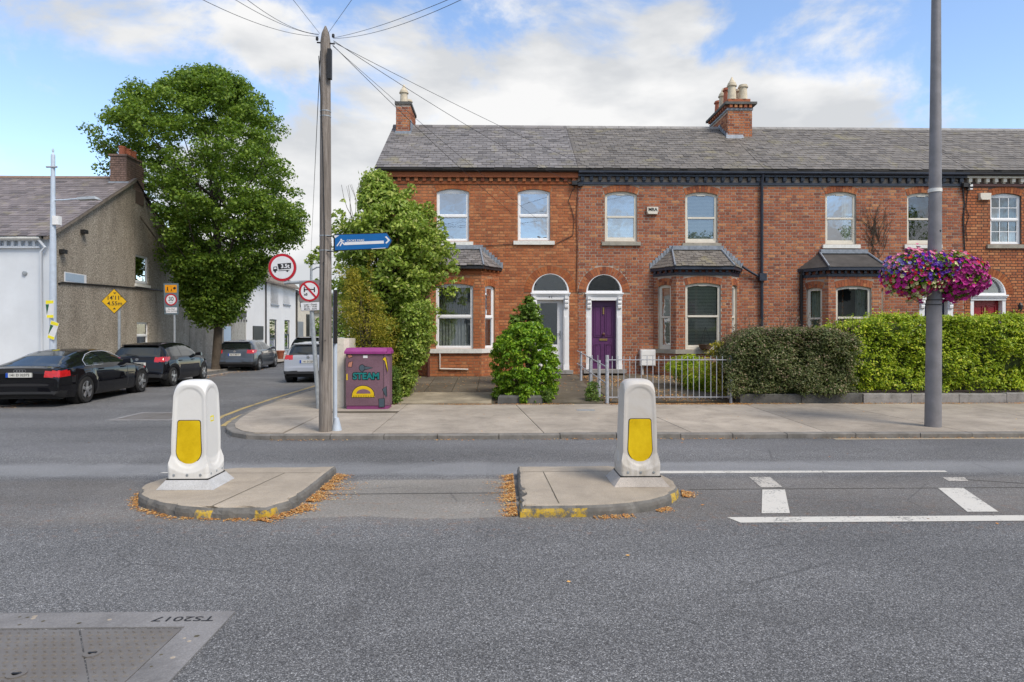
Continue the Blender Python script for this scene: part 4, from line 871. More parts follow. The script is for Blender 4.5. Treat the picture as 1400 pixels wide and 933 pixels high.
# cables clipped to the fronts
def cable(pts, r, lab, mat='black', cat='cable', grp=None):
    m = MB(); m.tube(pts, r, 5, True); return tag(m.build('cable', MAT[mat], smooth=60), lab, cat, grp)
fp = lambda px, py, d=.03: (lambda q: (q[0], YF-d, q[1]))(S(px, py, YF))
cable([fp(520,250),fp(528,246),fp(545,243.5),fp(580,243),fp(680,243.5),fp(770,245),fp(778,252),fp(786,255)], .018, 'black cable clipped under the eaves of the first orange house')
cable([fp(786,256),fp(782,262),fp(777,275),fp(781,285),fp(785,300),fp(783,322),fp(760,334),fp(700,334),fp(660,337)], .009, 'thin cable looping down between the orange house and the purple-door house')
cable([fp(790,252),fp(788,300),fp(789,340),fp(788,398),fp(797,402)], .011, 'brown cable running straight down the joint of the first two houses', 'brown_paint')
cable([fp(1315,256),fp(1318,280),fp(1316,300),fp(1318,340),fp(1317,380)], .02, 'bundle of dark cables down the wall beside the small-paned window house')
cable([fp(1290,250),fp(1305,248),fp(1316,252),fp(1322,262),fp(1320,285),fp(1324,296),fp(1319,312),fp(1322,330)], .01, 'loose looping cable over the joint left of the small-paned window')
for px, py, lab in ((787,252,'grey junction bracket under the eaves at the joint of the first two houses'), (1318,255,'black junction bracket under the eaves left of the small-paned window')):
    x_, z_ = S(px, py, YF); m = MB(); m.box(x_-.12,x_+.05,YF-.16,YF-.012,z_-.05,z_+.07); m.box(x_+.06,x_+.2,YF-.12,YF-.012,z_-.08,z_-.03); m.tube([(x_,YF-.1,z_),(x_+.15,YF-.3,z_+.05)], .015, 6); tag(m.build('wall_bracket', MAT['black']), lab, 'bracket')
# dead creeper stems on house 3
m = MB()
for k in range(46):
    x_, z_ = S(random.uniform(1190,1210), random.uniform(300,366), YF); a = random.uniform(.9, 2.3); pts = []
    for i in range(7): pts.append((x_, YF-.02-random.uniform(0,.01), z_)); x_ += math.cos(a)*.16; z_ += math.sin(a)*.16; a += random.uniform(-.5,.5)
    if z_ < ZE-.5: m.tube(pts, [.008-.001*i for i in range(7)], 4, False)
tag(m.build('dead_creeper', MAT['bark']), 'bare dead creeper stems on the wall between the two cream sash windows', 'climbing plant')
# ------------------------------------------------------------------ front gardens
def gz(y): return .112+(y-14.2)*(.40-.112)/5.2
def gsheet(name, x0, x1, y0, y1, mat, dz, parent=None, label=None, rag=0.0):
    n = 10; b = MB(); vs = []
    for i in range(n+1):
        y = y0+(y1-y0)*i/n; vs += [(x0+random.uniform(-rag,rag), y, gz(y)+dz), (x1+random.uniform(-rag,rag), y, gz(y)+dz)]
    b.add(vs, [(2*i,2*i+1,2*i+3,2*i+2) for i in range(n)]); o = b.build(name, mat, parent)
    if label: tag(o, label, kind='structure')
    return o
gsheet('garden_ground', -3.3, 19.8, 14.15, 19.5, MAT['soil'], 0, label='bare earth of the front gardens between the pavement and the houses')
m = MB(); m.box(-3.3, 19.8, 14.14, 14.152, 0, .115); tag(m.build('garden_edge', MAT['joint']), 'earth edge at the back of the pavement', kind='structure')
dvx0, dvx1 = SX(550,14.6), SX(672,14.6)
drv = gsheet('driveway', dvx0-.3, dvx1+.05, 14.16, 18.85, MAT['joint'], .006, label='stained concrete drive in front of the orange house bay')
def gslab(x0, x1, y0, y1, mat, parent, dz=.03, name='concrete_slab'):
    m = MB(); m.hexa([(x0,y0,gz(y0)-.03),(x1,y0,gz(y0)-.03),(x1,y1,gz(y1)-.03),(x0,y1,gz(y1)-.03),(x0,y0,gz(y0)+dz),(x1,y0,gz(y0)+dz),(x1,y1,gz(y1)+dz),(x0,y1,gz(y1)+dz)]); m.build(name, mat, parent)
gslab(dvx0-.05, dvx1, 14.18, 15.75, MAT['drive'], drv)
xx = [dvx0-.3, dvx0+.35, dvx0+1.0, dvx0+1.6, dvx1+.1]
for a, b in zip(xx[:-1], xx[1:]): gslab(a+.012, b-.012, 15.77, 17.3, MAT['drive_dark'], drv); gslab(a+.012, b-.012, 17.32, 18.8, MAT['drive_dark'], drv)
pa = gsheet('garden_path', .95, 2.3, 14.16, 19.2, MAT['joint'], .006, label='dark concrete path up to the white glazed door')
for i, (a, b) in enumerate(((14.18,15.9),(15.92,17.6),(17.62,19.2))): gslab(.98, 2.28, a, b, MAT['drive_dark'], pa)
pb = gsheet('garden_path', 2.45, 5.0, 14.3, 19.2, MAT['joint'], .006, label='brown leaf-strewn concrete behind the grey railing')
for a, b in ((14.35,16.4),(16.42,19.1)):
    for c, d in ((2.48,3.7),(3.72,4.95)): gslab(c, d, a, b, MAT['drive_dark'], pb, .02)

# ------------------------------------------------------------------ traffic islands and bollards
def smooth_loop(pts, per=8):
    n = len(pts); o = []
    for i in range(n):
        p0, p1, p2, p3 = [Vector(pts[(i+k-1) % n]) for k in range(4)]
        for j in range(per):
            t = j/per; o.append(.5*((2*p1)+(p2-p0)*t+(2*p0-5*p1+4*p2-p3)*t*t+(-p0+3*p1-3*p2+p3)*t**3))
    return o
MAT['island_kerb'] = stone('island_kerb', (.15,.145,.135), .4, .6)
def yellowkerb():
    t = NT('yellow_kerb'); g = t.noise(9, 6, .8); c = t.mix(t.rng(g, .46, .56), (.50,.33,.03), (.14,.135,.12)); t.bump(t.noise(60, 4), .5, .005); return t.fin(c, .85)
MAT['yellow_kerb'] = yellowkerb()
def island(pts, sharp, label, yellow, joints):
    P = []
    n = len(pts)
    for i in range(n):
        a, b = Vector(pts[i]), Vector(pts[(i+1) % n]); k = max(1, int((b-a).length/.05))
        for j in range(k): P.append(a+(b-a)*j/k)
    cen = sum(P, Vector((0,0)))/len(P); m = MB(); k = len(P); rings = []
    rough = [random.uniform(-1,1) for _ in P]; rough = [(rough[i-1]+rough[i]*2+rough[(i+1)%k])/4 for i in range(k)]
    for e, z, rj in ((.0,-.02,.2),(.0,.045,.6),(-.008,.078,1.0),(-.028,.098,1.0),(-.06,.104,.3)):
        r_ = []
        for i, p in enumerate(P):
            t_ = (P[(i+1)%k]-P[i-1]).normalized(); nn = Vector((t_.y,-t_.x));
            if nn.dot(p-cen) < 0: nn = -nn
            broke = max(0, rough[i]+.25*math.sin(i*.31)+.1*math.sin(i*.87))*.075*rj if p.y < 6.6 else rough[i]*.01*rj
            q = p+nn*e-nn*broke; r_.append((q.x, q.y, z-(broke*.25 if z > .07 else 0)))
        rings.append(r_)
    vs = [q for r_ in rings for q in r_]
    for lv in range(4):
        for i in range(k):
            j = (i+1) % k; m.cur = 2 if (lv < 2 and yellow(P[i])) else (1 if lv < 3 else 0)
            m.f.append((lv*k+i, lv*k+j, (lv+1)*k+j, (lv+1)*k+i)); m.m.append(m.cur)
    m.v = vs; m.cur = 0; tr = tessellate_polygon([[Vector(q) for q in rings[-1]]]); m.f += [tuple(4*k+i for i in t_) for t_ in tr]; m.m += [0]*len(tr)
    o = m.build('traffic_island', [MAT['island'], MAT['island_kerb'], MAT['yellow_kerb']]); tag(o, label, kind='structure')
    for a, b in joints: 
        d = (Vector(b)-Vector(a)).normalized(); nn = Vector((-d.y,d.x))*.004; q = MB()
        q.add([(a[0]-nn.x,a[1]-nn.y,.1065),(b[0]-nn.x,b[1]-nn.y,.1065),(b[0]+nn.x,b[1]+nn.y,.1065),(a[0]+nn.x,a[1]+nn.y,.1065)], [(0,1,2,3)]); q.build('joint', MAT['joint'], o)
    return o
Lp = [(-1.88,7.68),(-1.90,6.12),(-2.05,5.86),(-2.6,5.86),(-2.85,5.94),(-3.08,6.06),(-3.28,6.20),(-3.45,6.38),(-3.57,6.58),(-3.63,6.8),(-3.60,7.05),(-3.48,7.3),(-3.28,7.5),(-3.0,7.65)]
Rp = [(.19,5.86),(.75,5.87),(1.0,5.90),(1.22,5.96),(1.42,6.06),(1.60,6.21),(1.74,6.40),(1.83,6.62),(1.86,6.86),(1.80,7.15),(1.68,7.38),(1.5,7.55),(1.28,7.66),(.22,7.64)]
island(Lp, None, 'low concrete island with a crumbling edge under the left bollard', lambda p: p.y < 6.2 and (-2.68 < p.x < -2.5 or -2.12 < p.x < -1.95), [((-2.55,5.92),(-2.35,7.3)),((-3.0,7.3),(-1.95,7.3))])
island(Rp, None, 'low concrete island with yellow paint on its edge under the right bollard', lambda p: p.y < 6.4 and (p.x < .8) or (p.x > 1.66 and p.y < 6.8), [((.55,5.95),(.5,7.3)),((.26,7.3),(1.3,7.32))])
def bollard(cx, cy, label, dirty, sticker):
    root = thing('traffic_bollard', label, 'bollard', (cx, cy, .104), 0, 'white plastic traffic bollards on the islands')
    t = NT('bollard_plastic'); g = t.noise(2.2, 6, .7, dist=.5); base = (.72,.72,.70) if not dirty else (.55,.53,.50)
    c = t.mix(t.rng(g, .5, .8, 0, .5 if dirty else .12), base, (.42,.36,.27)); sp = t.n('ShaderNodeSeparateXYZ'); t.set(sp, 0, t.pos)
    g2 = t.noise(14, 6, .75, sc3=(1,1,.3)); lo = t.math('MULTIPLY', t.rng(sp.outputs['Z'], .25, .5, 1, 0), t.rng(g2, .42, .65)); c = t.mix(t.math('MULTIPLY', lo, .55 if dirty else .12), c, (.22,.18,.11))
    sr = t.noise(30, 4, .8, sc3=(1,1,.12), dist=1.5); c = t.mix(t.rng(sr, .66, .72, 0, .5 if dirty else .22), c, (.25,.24,.22)); t.bump(t.noise(8, 4), .25, .01); bm_ = t.fin(c, .42, spec=.4)
    # plinth
    m = MB(); h = .28; m.hexa([(-h,-.26,0),(h,-.26,0),(h,.26,0),(-h,.26,0),(-h+.07,-.21,.085),(h-.07,-.21,.085),(h-.07,.21,.085),(-h+.07,.21,.085)])
    m.build('plinth', concrete('plinth_rubber', (.52,.53,.54) if not dirty else (.50,.46,.42), dark=.3), root)
    m = MB(); m.box(-.205,.205,-.205,.205,.086,.098); m.build('gasket', MAT['black'], root)
    # body: rounded tower with a flared skirt, cut by four flat rounded faces
    nz, na = 120, 208; z0, z1 = .098, 1.065; vs = []
    for i in range(nz+1):
        t_ = i/nz; z = z0+(z1-z0)*t_
        s_ = (z-z0)
        for k in range(na):
            a = 2*math.pi*k/na; c_, s2 = math.cos(a), math.sin(a)
            # superellipse outline
            top = max(0, 1-max(0, (z-(z1-.21))/.21)**2.3)**.5
            if s_ < .055: Rr, ex = .203, 12
            else:
                q = min(1, (s_-.055)/.20); Rr = .205+.014*q; ex = 12-(12-3.1)*q
            wide = 1.0 if z < .45 else 1-.12*((z-.45)/(z1-.45))**1.3
            Rr *= wide
            rr = Rr/((abs(c_)**ex+abs(s2)**ex)**(1/ex)); x, y = rr*c_, rr*s2
            if top < 1: x *= .42+.58*top; y *= .42+.58*top
            # concave flare under each face
            lim = .172*wide
            for ax in (0, 1):
                v, o_ = (x, y) if ax == 0 else (y, x)
                if s_ >= .055:
                    L_ = .203-(.203-lim)*min(1, max(0, (s_-.055-1.9*o_*o_)/.12))**.8
                    if o_*o_ > 0: pass
                else: L_ = .203
                if abs(v) > L_: v = math.copysign(L_, v)
                zz = max(z-(z1-.20-.10), .30-z, 0) if True else 0
                sd = math.hypot(o_, max(z-.865, .345-z, 0))-.152*wide
                if s_ > .055: v -= math.copysign(.007*min(1, max(0, -sd/.022)), v) if abs(v) > .1 and abs(o_) < .165 else 0
                if ax == 0: x = v
                else: y = v
            vs.append((x, y, z))
    fs = [(i*na+k, i*na+(k+1)%na, (i+1)*na+(k+1)%na, (i+1)*na+k) for i in range(nz) for k in range(na)]
    fs.append([nz*na+k for k in range(na)]); fs.append(list(range(na))[::-1])
    b = MB(); b.add(vs, fs); body = b.build('body', bm_, root, smooth=38)
    # yellow lens front and back
    for sg in (1, -1):
        lim = .158*1.0
        def face_y(z): w_ = 1.0 if z < .45 else 1-.12*((z-.45)/(z1-.45))**1.3; return -(.172*w_-.007)
        for (hw, ztop, zbot, d, mt, nm) in ((.128,.675,.232,.004,MAT['ink'],'lens_rim'), (.122,.669,.238,.007,MAT['lens'],'yellow_lens')):
            pts = []
            for i in range(6): a = i/5*math.pi/2; pts.append((hw-.025+.025*math.cos(a)-.012, ztop-.025+.025*math.sin(a)))
            for i in range(6): a = math.pi/2+i/5*math.pi/2; pts.append((-hw+.025+.025*math.cos(a)+.012, ztop-.025+.025*math.sin(a)))
            zc = zbot+hw*1.05
            for i in range(17): a = math.pi+i/16*math.pi; pts.append((hw*math.cos(a), zc+hw*1.05*math.sin(a)))
            F_ = lambda u, z, dd: (u*sg, sg*(face_y(z)-dd), z)
            q = MB(); n = len(pts); q.add([F_(u,z,d) for u,z in pts]+[F_(u,z,-.02) for u,z in pts], [list(range(n))]+[(i,(i+1)%n,n+(i+1)%n,n+i) for i in range(n)]); q.build(nm, mt, root)
    for sx in (-.13, 0, .13):
        for (fx, fy, ax) in ((sx,-.204,'y'), (.204,sx,'x')):
            q = MB(); q.lathe([(.013,-.004),(.013,.0),(.009,.003 if ax == 'x' else -.006)], (fx, fy, .135), 10, ax); q.build('bolt', MAT['galv'], root)
    if sticker:
        q = MB(); q.box(.15,.1605,-.045,.03,.60,.70); q.build('sticker', MAT['sign_yellow_bright'], root); q = MB(); q.box(.151,.1618,-.03,.01,.655,.685); q.build('sticker_print', MAT['white'], root)
t = NT('bollard_lens'); g = t.math('ADD', t.noise(7, 4, .6), t.math('MULTIPLY', t.math('SUBTRACT', t.noise(40, 6, .8, dist=2), .5), .5)); MAT['lens'] = t.fin(t.ramp(g, [(.22,(.42,.27,.0)),(.36,(.64,.43,.0)),(.75,(.78,.56,.01))]), .35, spec=.5)
MAT['sign_yellow_bright'] = simple('sticker_yellow', (.85,.75,.02), .4)
bollard(-3.08, 6.79, 'cleaner white bollard with a small yellow sticker on its side, on the left island', False, True)
bollard(1.44, 6.82, 'grimy off-white bollard with a scratched yellow lens on the right island', True, False)

# ------------------------------------------------------------------ steel covers in the road
def cover(x0, x1, y0, y1, label, big):
    t = NT('cover_steel'); g = t.noise(3, 6, .7); MAT['cover'] = t.fin(t.ramp(g, [(.3,(.14,.14,.145)),(.7,(.24,.235,.24))]), .6, .3)
    o = MB(); f = .20 if big else .10
    o.fring(lambda u, z, d: (u, z, d), [(x0,y0),(x1,y0),(x1,y1),(x0,y1)], [(x0+f,y0+f),(x1-f,y0+f),(x1-f,y1-f),(x0+f,y1-f)], -.02, .008)
    fm = concrete('cover_frame_'+('big' if big else 'small'), (.25,.245,.245), dark=.6); root = o.build('steel_cover', fm); tag(root, label, 'manhole cover')
    cx, cy = (x0+x1)/2, (y0+y1)/2; tm = 'cover_plate'
    if big:
        xi0, xi1, yi0, yi1 = x0+f+.008, x1-f-.010, y0+f+.006, y1-f-.018
        # plates split by slanting seams
        sx = lambda y, k: k+(3.70-y)*.70
        seams = [-3.75, -2.32]
        P1 = [(xi0,yi1),(seams[1]-.006,yi1),(sx(yi0,seams[1])-.006,yi0),(xi0,yi0)]; P2 = [(seams[1]+.006,yi1),(xi1,yi1),(xi1,yi0),(sx(yi0,seams[1])+.006,yi0)]
        if P2[3][0] > xi1: yc = 3.70-(xi1-seams[1]-.006)/.70; P2 = [(seams[1]+.006,yi1),(xi1,yi1),(xi1,yc)]; P1 = [(xi0,yi1),(seams[1]-.006,yi1),(xi1,yc-.008),(xi1,yi0),(xi0,yi0)]
        for P in (P1, P2): m = MB(); m.prism(P, -.02, .004); m.build('cover_plate', MAT['cover_rust'], root)
        m = MB(); yy = yi0+.03; r_ = 0
        while yy < yi1-.02:
            xx_ = xi0+.03+(r_ % 2)*.024
            while xx_ < xi1-.02:
                if abs(xx_-sx(yy,seams[1])) > .02 and yy > 2.6:
                    a = .6 if (r_ % 2) else -.6; dx, dy = math.cos(a)*.016, math.sin(a)*.016; nx, ny = -math.sin(a)*.006, math.cos(a)*.006
                    b0 = [(xx_-dx,yy-dy),(xx_+nx,yy+ny),(xx_+dx,yy+dy),(xx_-nx,yy-ny)]; m.add([(*q,.004) for q in b0]+[(xx_+(q[0]-xx_)*.6, yy+(q[1]-yy)*.6, .0105) for q in b0], [(4,5,6,7),(0,1,5,4),(1,2,6,5),(2,3,7,6),(3,0,4,7)])
                xx_ += .048
            yy += .036; r_ += 1
        q = m.build('tread_pattern', MAT['cover_rust'], root, recalc=False); q['kind'] = 'stuff'
        for kx, ky in ((-2.08,3.42),(-2.72,3.43),(-2.32,3.22)):
            m = MB(); m.lathe([(.045,0),(.045,.006),(.02,.006),(.018,.0)], (kx,ky,.004), 16); m.build('lifting_key', MAT['cover_rust'], root); m = MB(); m.box(kx-.022,kx+.022,ky-.006,ky+.006,.008,.0115); m.build('key_slot', MAT['ink'], root)
        M = Matrix.Translation((-1.80, 3.815, .0095)) @ Matrix.Rotation(math.pi, 4, 'Z'); text_obj('TS2017', .085, MAT['ink'], root, M, .0008, sx=1.35)
        for i in range(26):
            if i % 2: px_, py_ = random.uniform(x0+.6,x1-.55), random.uniform(y1-.17,y1-.03)
            else: px_, py_ = random.uniform(x1-.17,x1-.03), random.uniform(y0+.3,y1-.3)
            m = MB(); m.lathe([(random.uniform(.008,.016),0),(.006,.0015)], (px_,py_,.0083), 8); m.build('cement_spot', MAT['joint'] if i % 3 else MAT['island'], root)
    else:
        n = 2
        for i in range(n): a = x0+f+.005+(x1-x0-2*f-.01)*i/n; b = x0+f-.005+(x1-x0-2*f+.0)*(i+1)/n-.005; m = MB(); m.box(a,b,y0+f+.005,y1-f-.005,-.02,.003); m.build('cover_plate', MAT['cover_rust'], root)
    return root
t = NT('cover_plate_rust'); g = t.noise(2.5, 6, .7); g2 = t.noise(40, 4, .7); c_ = t.mix(t.rng(g, .4, .7), (.165,.15,.135), (.205,.195,.185)); c_ = t.mix(t.rng(g2, .5, .8, 0, .35), c_, (.10,.085,.07)); MAT['cover_rust'] = t.fin(c_, .6, .2)
cover(-4.4, -1.55, 2.2, 3.915, 'large steel chequer-plate cover in the road at the bottom left corner', True)
cover(-7.35, -6.15, 12.5, 13.75, 'smaller brown road cover behind the left bollard', False)
m = MB(); m.box(SX(851-105,12.2)-.0, SX(851-90,12.2), 13.35, 13.6, .1, pz(13.4)+.006); 
x_, y_ = G(770,552,.1); 
m = MB(); m.box(x_+.15,x_+.5,13.0,13.22,.06,pz(13.1)+.004); tag(m.build('water_meter_lid', MAT['galv']), 'small grey utility lid in the pavement before the railing', 'manhole cover')
m = MB(); m.box(-3.3,-1.95,12.75,13.02,.06,pz(12.9)+.004); tag(m.build('cable_duct_lid', MAT['drive_dark']), 'long dark duct cover in the pavement at the foot of the purple cabinet', 'manhole cover')

# ------------------------------------------------------------------ railings, low walls
RY = 14.25
def railing():
    x0, x1 = SX(832,RY), SX(998,RY); zt = S(900,492,RY)[1]; zb = S(900,543,RY)[1]; zp = S(900,487,RY)[1]
    root = thing('railing', 'grey painted iron railing across the front of the purple-door garden', 'railing', ((x0+x1)/2, RY, .12))
    for z in (zt, zb): m = MB(); m.box(x0,x1,RY-.02,RY+.02,z-.012,z+.006); m.build('rail', MAT['rail'], root, world=True)
    n = 21
    for i in range(n): x = x0+.08+(x1-x0-.12)*i/(n-1); m = MB(); m.tube([(x,RY,zb-.04),(x,RY,zp)], .0085, 6); m.build('bar', MAT['rail'], root, world=True)
    for x, r_ in ((x0-.03,.038),(x1+.02,.03)): m = MB(); m.tube([(x,RY,.05),(x,RY,zp+.02)], r_, 10); m.build('post', MAT['rail'], root, world=True)
    r2 = thing('railing', 'low grey side railing leading back beside the path to the white door', 'railing', (x0, 16, .2))
    X = x0-.03; ys = [RY+.05, 15.2, 16.4, 17.9]; hs = [1.02,.98,.95,.95]
    for y, h in zip(ys[1:], hs[1:]): m = MB(); m.tube([(X-.03*(y-RY),y,gz(y)-.1),(X-.03*(y-RY),y,gz(y)+h*.86)], .035, 10); m.build('post', MAT['rail'], r2, world=True)
    for f in (.78,.42): m = MB(); m.tube([(X-.03*(y-RY),y,gz(y)+f) for y in (RY,18.6)], .014, 6); m.build('rail', MAT['rail'], r2, world=True)
    for dx in (-.25,-.12): 
        m = MB(); m.tube([(x0+dx,15.0,gz(15)),(x0+dx,15.0,gz(15)+.98)], .009, 6); m.build('bar', MAT['rail'], r2, world=True)
railing()
def lowwall(x0, x1, label, n, h=.22, mats=('granite',)):
    root = thing('low_wall', label, 'wall', ((x0+x1)/2, 14.35, .1)); w_ = (x1-x0)/n
    for i in range(n):
        a, b = x0+i*w_+.006, x0+(i+1)*w_-.006; c = .015; q = random.uniform(-.01,.01); z = .1+h+q
        m = MB(); m.hexa([(a,14.2,.05),(b,14.2,.05),(b,14.45,.05),(a,14.45,.05),(a,14.2,z-c),(b,14.2,z-c),(b,14.45,z-c),(a,14.45,z-c)]); m.hexa([(a,14.2,z-c),(b,14.2,z-c),(b,14.45,z-c),(a,14.45,z-c),(a+c,14.2+c,z),(b-c,14.2+c,z),(b-c,14.45-c,z),(a+c,14.45-c,z)])
        m.build('coping_stone', MAT[mats[i % len(mats)]], root, world=True)
lowwall(5.25, 7.95, 'low dark stone plinth under the dull bronze-green hedge', 2, mats=('dark_stone',))
lowwall(7.97, 17.5, 'low grey stone plinth under the bright green hedge', 9, mats=('granite','granite'))
m = MB(); xa, xb = SX(680,14.25), SX(742,14.25); za = .11
m.hexa([(xa,14.18,.08),(xb,14.18,.08),(xb,14.42,.08),(xa,14.42,.08),(xa+.015,14.19,.25),(xb-.015,14.19,.25),(xb-.015,14.41,.25),(xa+.015,14.41,.25)])
m.hexa([(xa+.015,14.19,.25),(xb-.015,14.19,.25),(xb-.015,14.41,.25),(xa+.015,14.41,.25),(xa+.05,14.23,.29),(xb-.05,14.23,.29),(xb-.05,14.39,.29),(xa+.05,14.39,.29)])
tag(m.build('edging_block', MAT['dark_stone']), 'mossy dark stone block at the foot of the round laurel bush', 'wall')
# garden side wall with its painted end pier
x0, x1 = SX(457,13.6), SX(476,13.6); z1 = S(465,463,13.6)[1]
root = thing('garden_wall', 'flaking cream garden wall and end pier between the wooden pole and the purple cabinet', 'wall', (x0,13.7,.1))
m = MB(); m.prism([(x0-.25,13.6),(x1-.09,13.6),(x1,13.7),(x1,14.3),(x0-.25,14.3)], .05, z1); m.build('pier', stone('flaking_cream', (.64,.60,.51), .10, .4), root, world=True)
m = MB(); m.box(x0-.28,x0,14.3,30,.05,z1-.12); m.build('wall_run', MAT['cream_wall'], root, world=True)

# ------------------------------------------------------------------ painted cabinet
def cabinet():
    Y0 = 13.32; x0, x1 = SX(473,Y0), SX(531.5,Y0); zb = pz(Y0); zt = S(500,484,Y0)[1]; zl = S(500,476,Y0)[1]; D = .42
    root = thing('utility_cabinet', 'purple street cabinet painted with the word STEAM and a yellow protractor', 'cabinet', ((x0+x1)/2, Y0, zb))
    pm = concrete('cabinet_purple', (.20,.115,.15), v=.12, dark=.25); pk = simple('cabinet_pink', (.27,.035,.19), .5)
    ch_ = .075; m = MB(); m.prism([(x0,Y0),(x1-ch_,Y0),(x1,Y0+ch_*1.3),(x1,Y0+D),(x0,Y0+D)], zb+.075, zt); m.build('body', pm, root, world=True)
    m = MB(); m.prism([(x0+.01,Y0+.012),(x1-ch_-.005,Y0+.012),(x1-.012,Y0+ch_*1.3),(x1-.012,Y0+D),(x0+.01,Y0+D)], zb, zb+.073); m.build('base', simple('cabinet_base', (.20,.04,.14), .6), root, world=True)
    m = MB(); m.prism([(x0-.03,Y0-.03),(x1-ch_+.01,Y0-.03),(x1+.03,Y0+.05),(x1+.03,Y0+D),(x0-.03,Y0+D)], zt, zt+.045)
    m.hexa([(x0-.03,Y0-.03,zt+.045),(x1-.03,Y0-.03,zt+.045),(x1+.03,Y0+D,zt+.045),(x0-.03,Y0+D,zt+.045),(x0+.01,Y0+.01,zl),(x1-.05,Y0+.01,zl),(x1-.01,Y0+D,zl),(x0+.01,Y0+D,zl)]); m.build('lid', pk, root, world=True)
    F = Fr(x0, Y0); off = OFF[root.name]; k = (x1-x0)/58.5   # metres per photo pixel
    U = lambda px: (px-473)*k
    Z = lambda py: zt-(py-484)*k
    teal = simple('paint_teal', (.0,.17,.17), .6); grey = simple('paint_slate', (.055,.085,.11), .6); yel = simple('paint_yellow', (.66,.45,.0), .6); org = simple('paint_orange', (.45,.19,.13), .6)
    def art(poly, mat, name, d=.004, outline=True):
        pts = [(U(a), Z(b)) for a, b in poly]
        if outline:
            c = Vector((sum(p[0] for p in pts)/len(pts), sum(p[1] for p in pts)/len(pts))); n = len(pts); o_ = []
            for i in range(n):
                a, b, e = Vector(pts[i-1]), Vector(pts[i]), Vector(pts[(i+1)%n]); t_ = (e-a).normalized(); nn = Vector((t_.y,-t_.x))
                o_.append(b+nn*.012)
            A = sum(pts[i][0]*pts[(i+1)%n][1]-pts[(i+1)%n][0]*pts[i][1] for i in range(n))
            if A < 0: o_ = [Vector(pts[i])*2-o_[i] for i in range(n)]
            m = MB(); m.fprism(F, [tuple(q) for q in o_], .0005, .002); m.build('painted_outline', MAT['ink'], root, world=True)
        m = MB(); m.fprism(F, pts, .001, d); m.build(name, mat, root, world=True)
    M = lambda px, py, d: MF(F, U(px), Z(py), d, off)
    text_obj('STEAM', 12*k, MAT['ink'], root, M(500.5,515,.0035), .0005, 'lettering', 1.0, bold=.02)
    text_obj('STEAM', 12*k, teal, root, M(500.5,515,.006), .0006, 'lettering', 1.0, bold=.007)
    n = 18; outer = [(496.5+15*math.cos(math.pi*i/n), 541-13*math.sin(math.pi*i/n)) for i in range(n+1)]
    inner = [(497+9.6*math.cos(math.pi*i/n), 538.5-6.0*math.sin(math.pi*i/n)) for i in range(n+1)]
    art([(481,543.5),(512,543.5)]+outer, yel, 'protractor'); art(inner, pm, 'protractor_hole', .006)
    for i in range(13): a = 483+i*2.3; m = MB(); m.fbox(F, U(a), U(a+.45), Z(543.4), Z(541), .004, .0065); m.build('scale_mark', MAT['ink'], root, world=True)
    art([(495+3.6*math.cos(a), 503.5+4.4*math.sin(a)) for a in [2*math.pi*i/12 for i in range(12)]], grey, 'microphone_head')
    art([(498.8,501.5),(510,503.2),(498.8,505.6)], grey, 'microphone_handle')
    art([(523,491.5),(526.5,488.2),(528,491),(529.2,498),(530,506),(530.2,509),(528,500),(526.3,494)], yel, 'ruler', outline=True)
    art([(475,483.8+2),(480,483.8+1),(482,488),(477,489.5)], org, 'paper_shape'); art([(477,496),(482,494.5),(480.5,502),(475.5,501.5)], org, 'paper_shape')
    art([(518,546),(525.5,545.5),(525.5,556.5),(518.5,557)], grey, 'grey_square'); art([(523,533),(528,528.5),(528.6,543),(526,540),(525,536.5)], grey, 'grey_arrow')
    art([(473.6,512),(475.2,511),(475.4,520),(473.6,520)], yel, 'yellow_patch', outline=False)
    m = MB(); m.fbox(F, U(496.5), U(502.5), Z(489.8), Z(486.3), .0, .004); m.build('label', MAT['sign_white'], root, world=True)
    m = MB(); m.fbox(F, U(524), U(524.5), Z(557), Z(485), -.005, .0012); m.build('door_seam', MAT['ink'], root, world=True)
cabinet()

# ------------------------------------------------------------------ poles and signs
MAT['wood'] = None
t = NT('weathered_wood'); g = t.noise(9, 8, .75, sc3=(4,4,.18)); g2 = t.noise(2, 4, .6, sc3=(1,1,.4))
c_ = t.ramp(g, [(.3,(.10,.085,.07)),(.5,(.27,.235,.205)),(.72,(.44,.40,.36))]); c_ = t.mix(t.rng(g2, .4, .7, 0, .5), c_, (.10,.085,.07)); t.bump(g, 1.0, .02); MAT['wood'] = t.fin(c_, .9)
PY = 10.55; xb, _ = S(445,588,PY); xt, zt_ = S(445,36,PY)
pole = thing('telegraph_pole', 'tall weathered wooden telegraph pole at the corner with wires fanning from its top', 'telegraph pole', (xb, PY, pz(PY)))
m = MB(); m.tube([(xb,PY,.0),(xb,PY,1.5),((xb+xt)/2,PY,4),(xt,PY,zt_-.25),(xt,PY,zt_-.12),(xt,PY,zt_)], [.103,.098,.088,.078,.06,.012], 20); m.build('shaft', MAT['wood'], pole, world=True, smooth=50)
m = MB(); m.tube([(xt-.13,PY-.02,zt_-.27),(xt+.15,PY-.02,zt_-.29)], .012, 6); m.build('insulator_bar', MAT['black'], pole, world=True)
for px, py in ((434,58),(456,54)): a, b = S(px, py-4, PY); m = MB(); m.lathe([(.012,-.03),(.022,-.02),(.022,.02),(.012,.03)], (a,PY-.02,b), 10); m.build('insulator', MAT['black'], pole, world=True)
m = MB(); a, b = S(451,90,PY); m.box(a-.01,a+.05,PY-.13,PY-.05,b-.25,b+.22); m.build('junction_box', MAT['black'], pole, world=True)
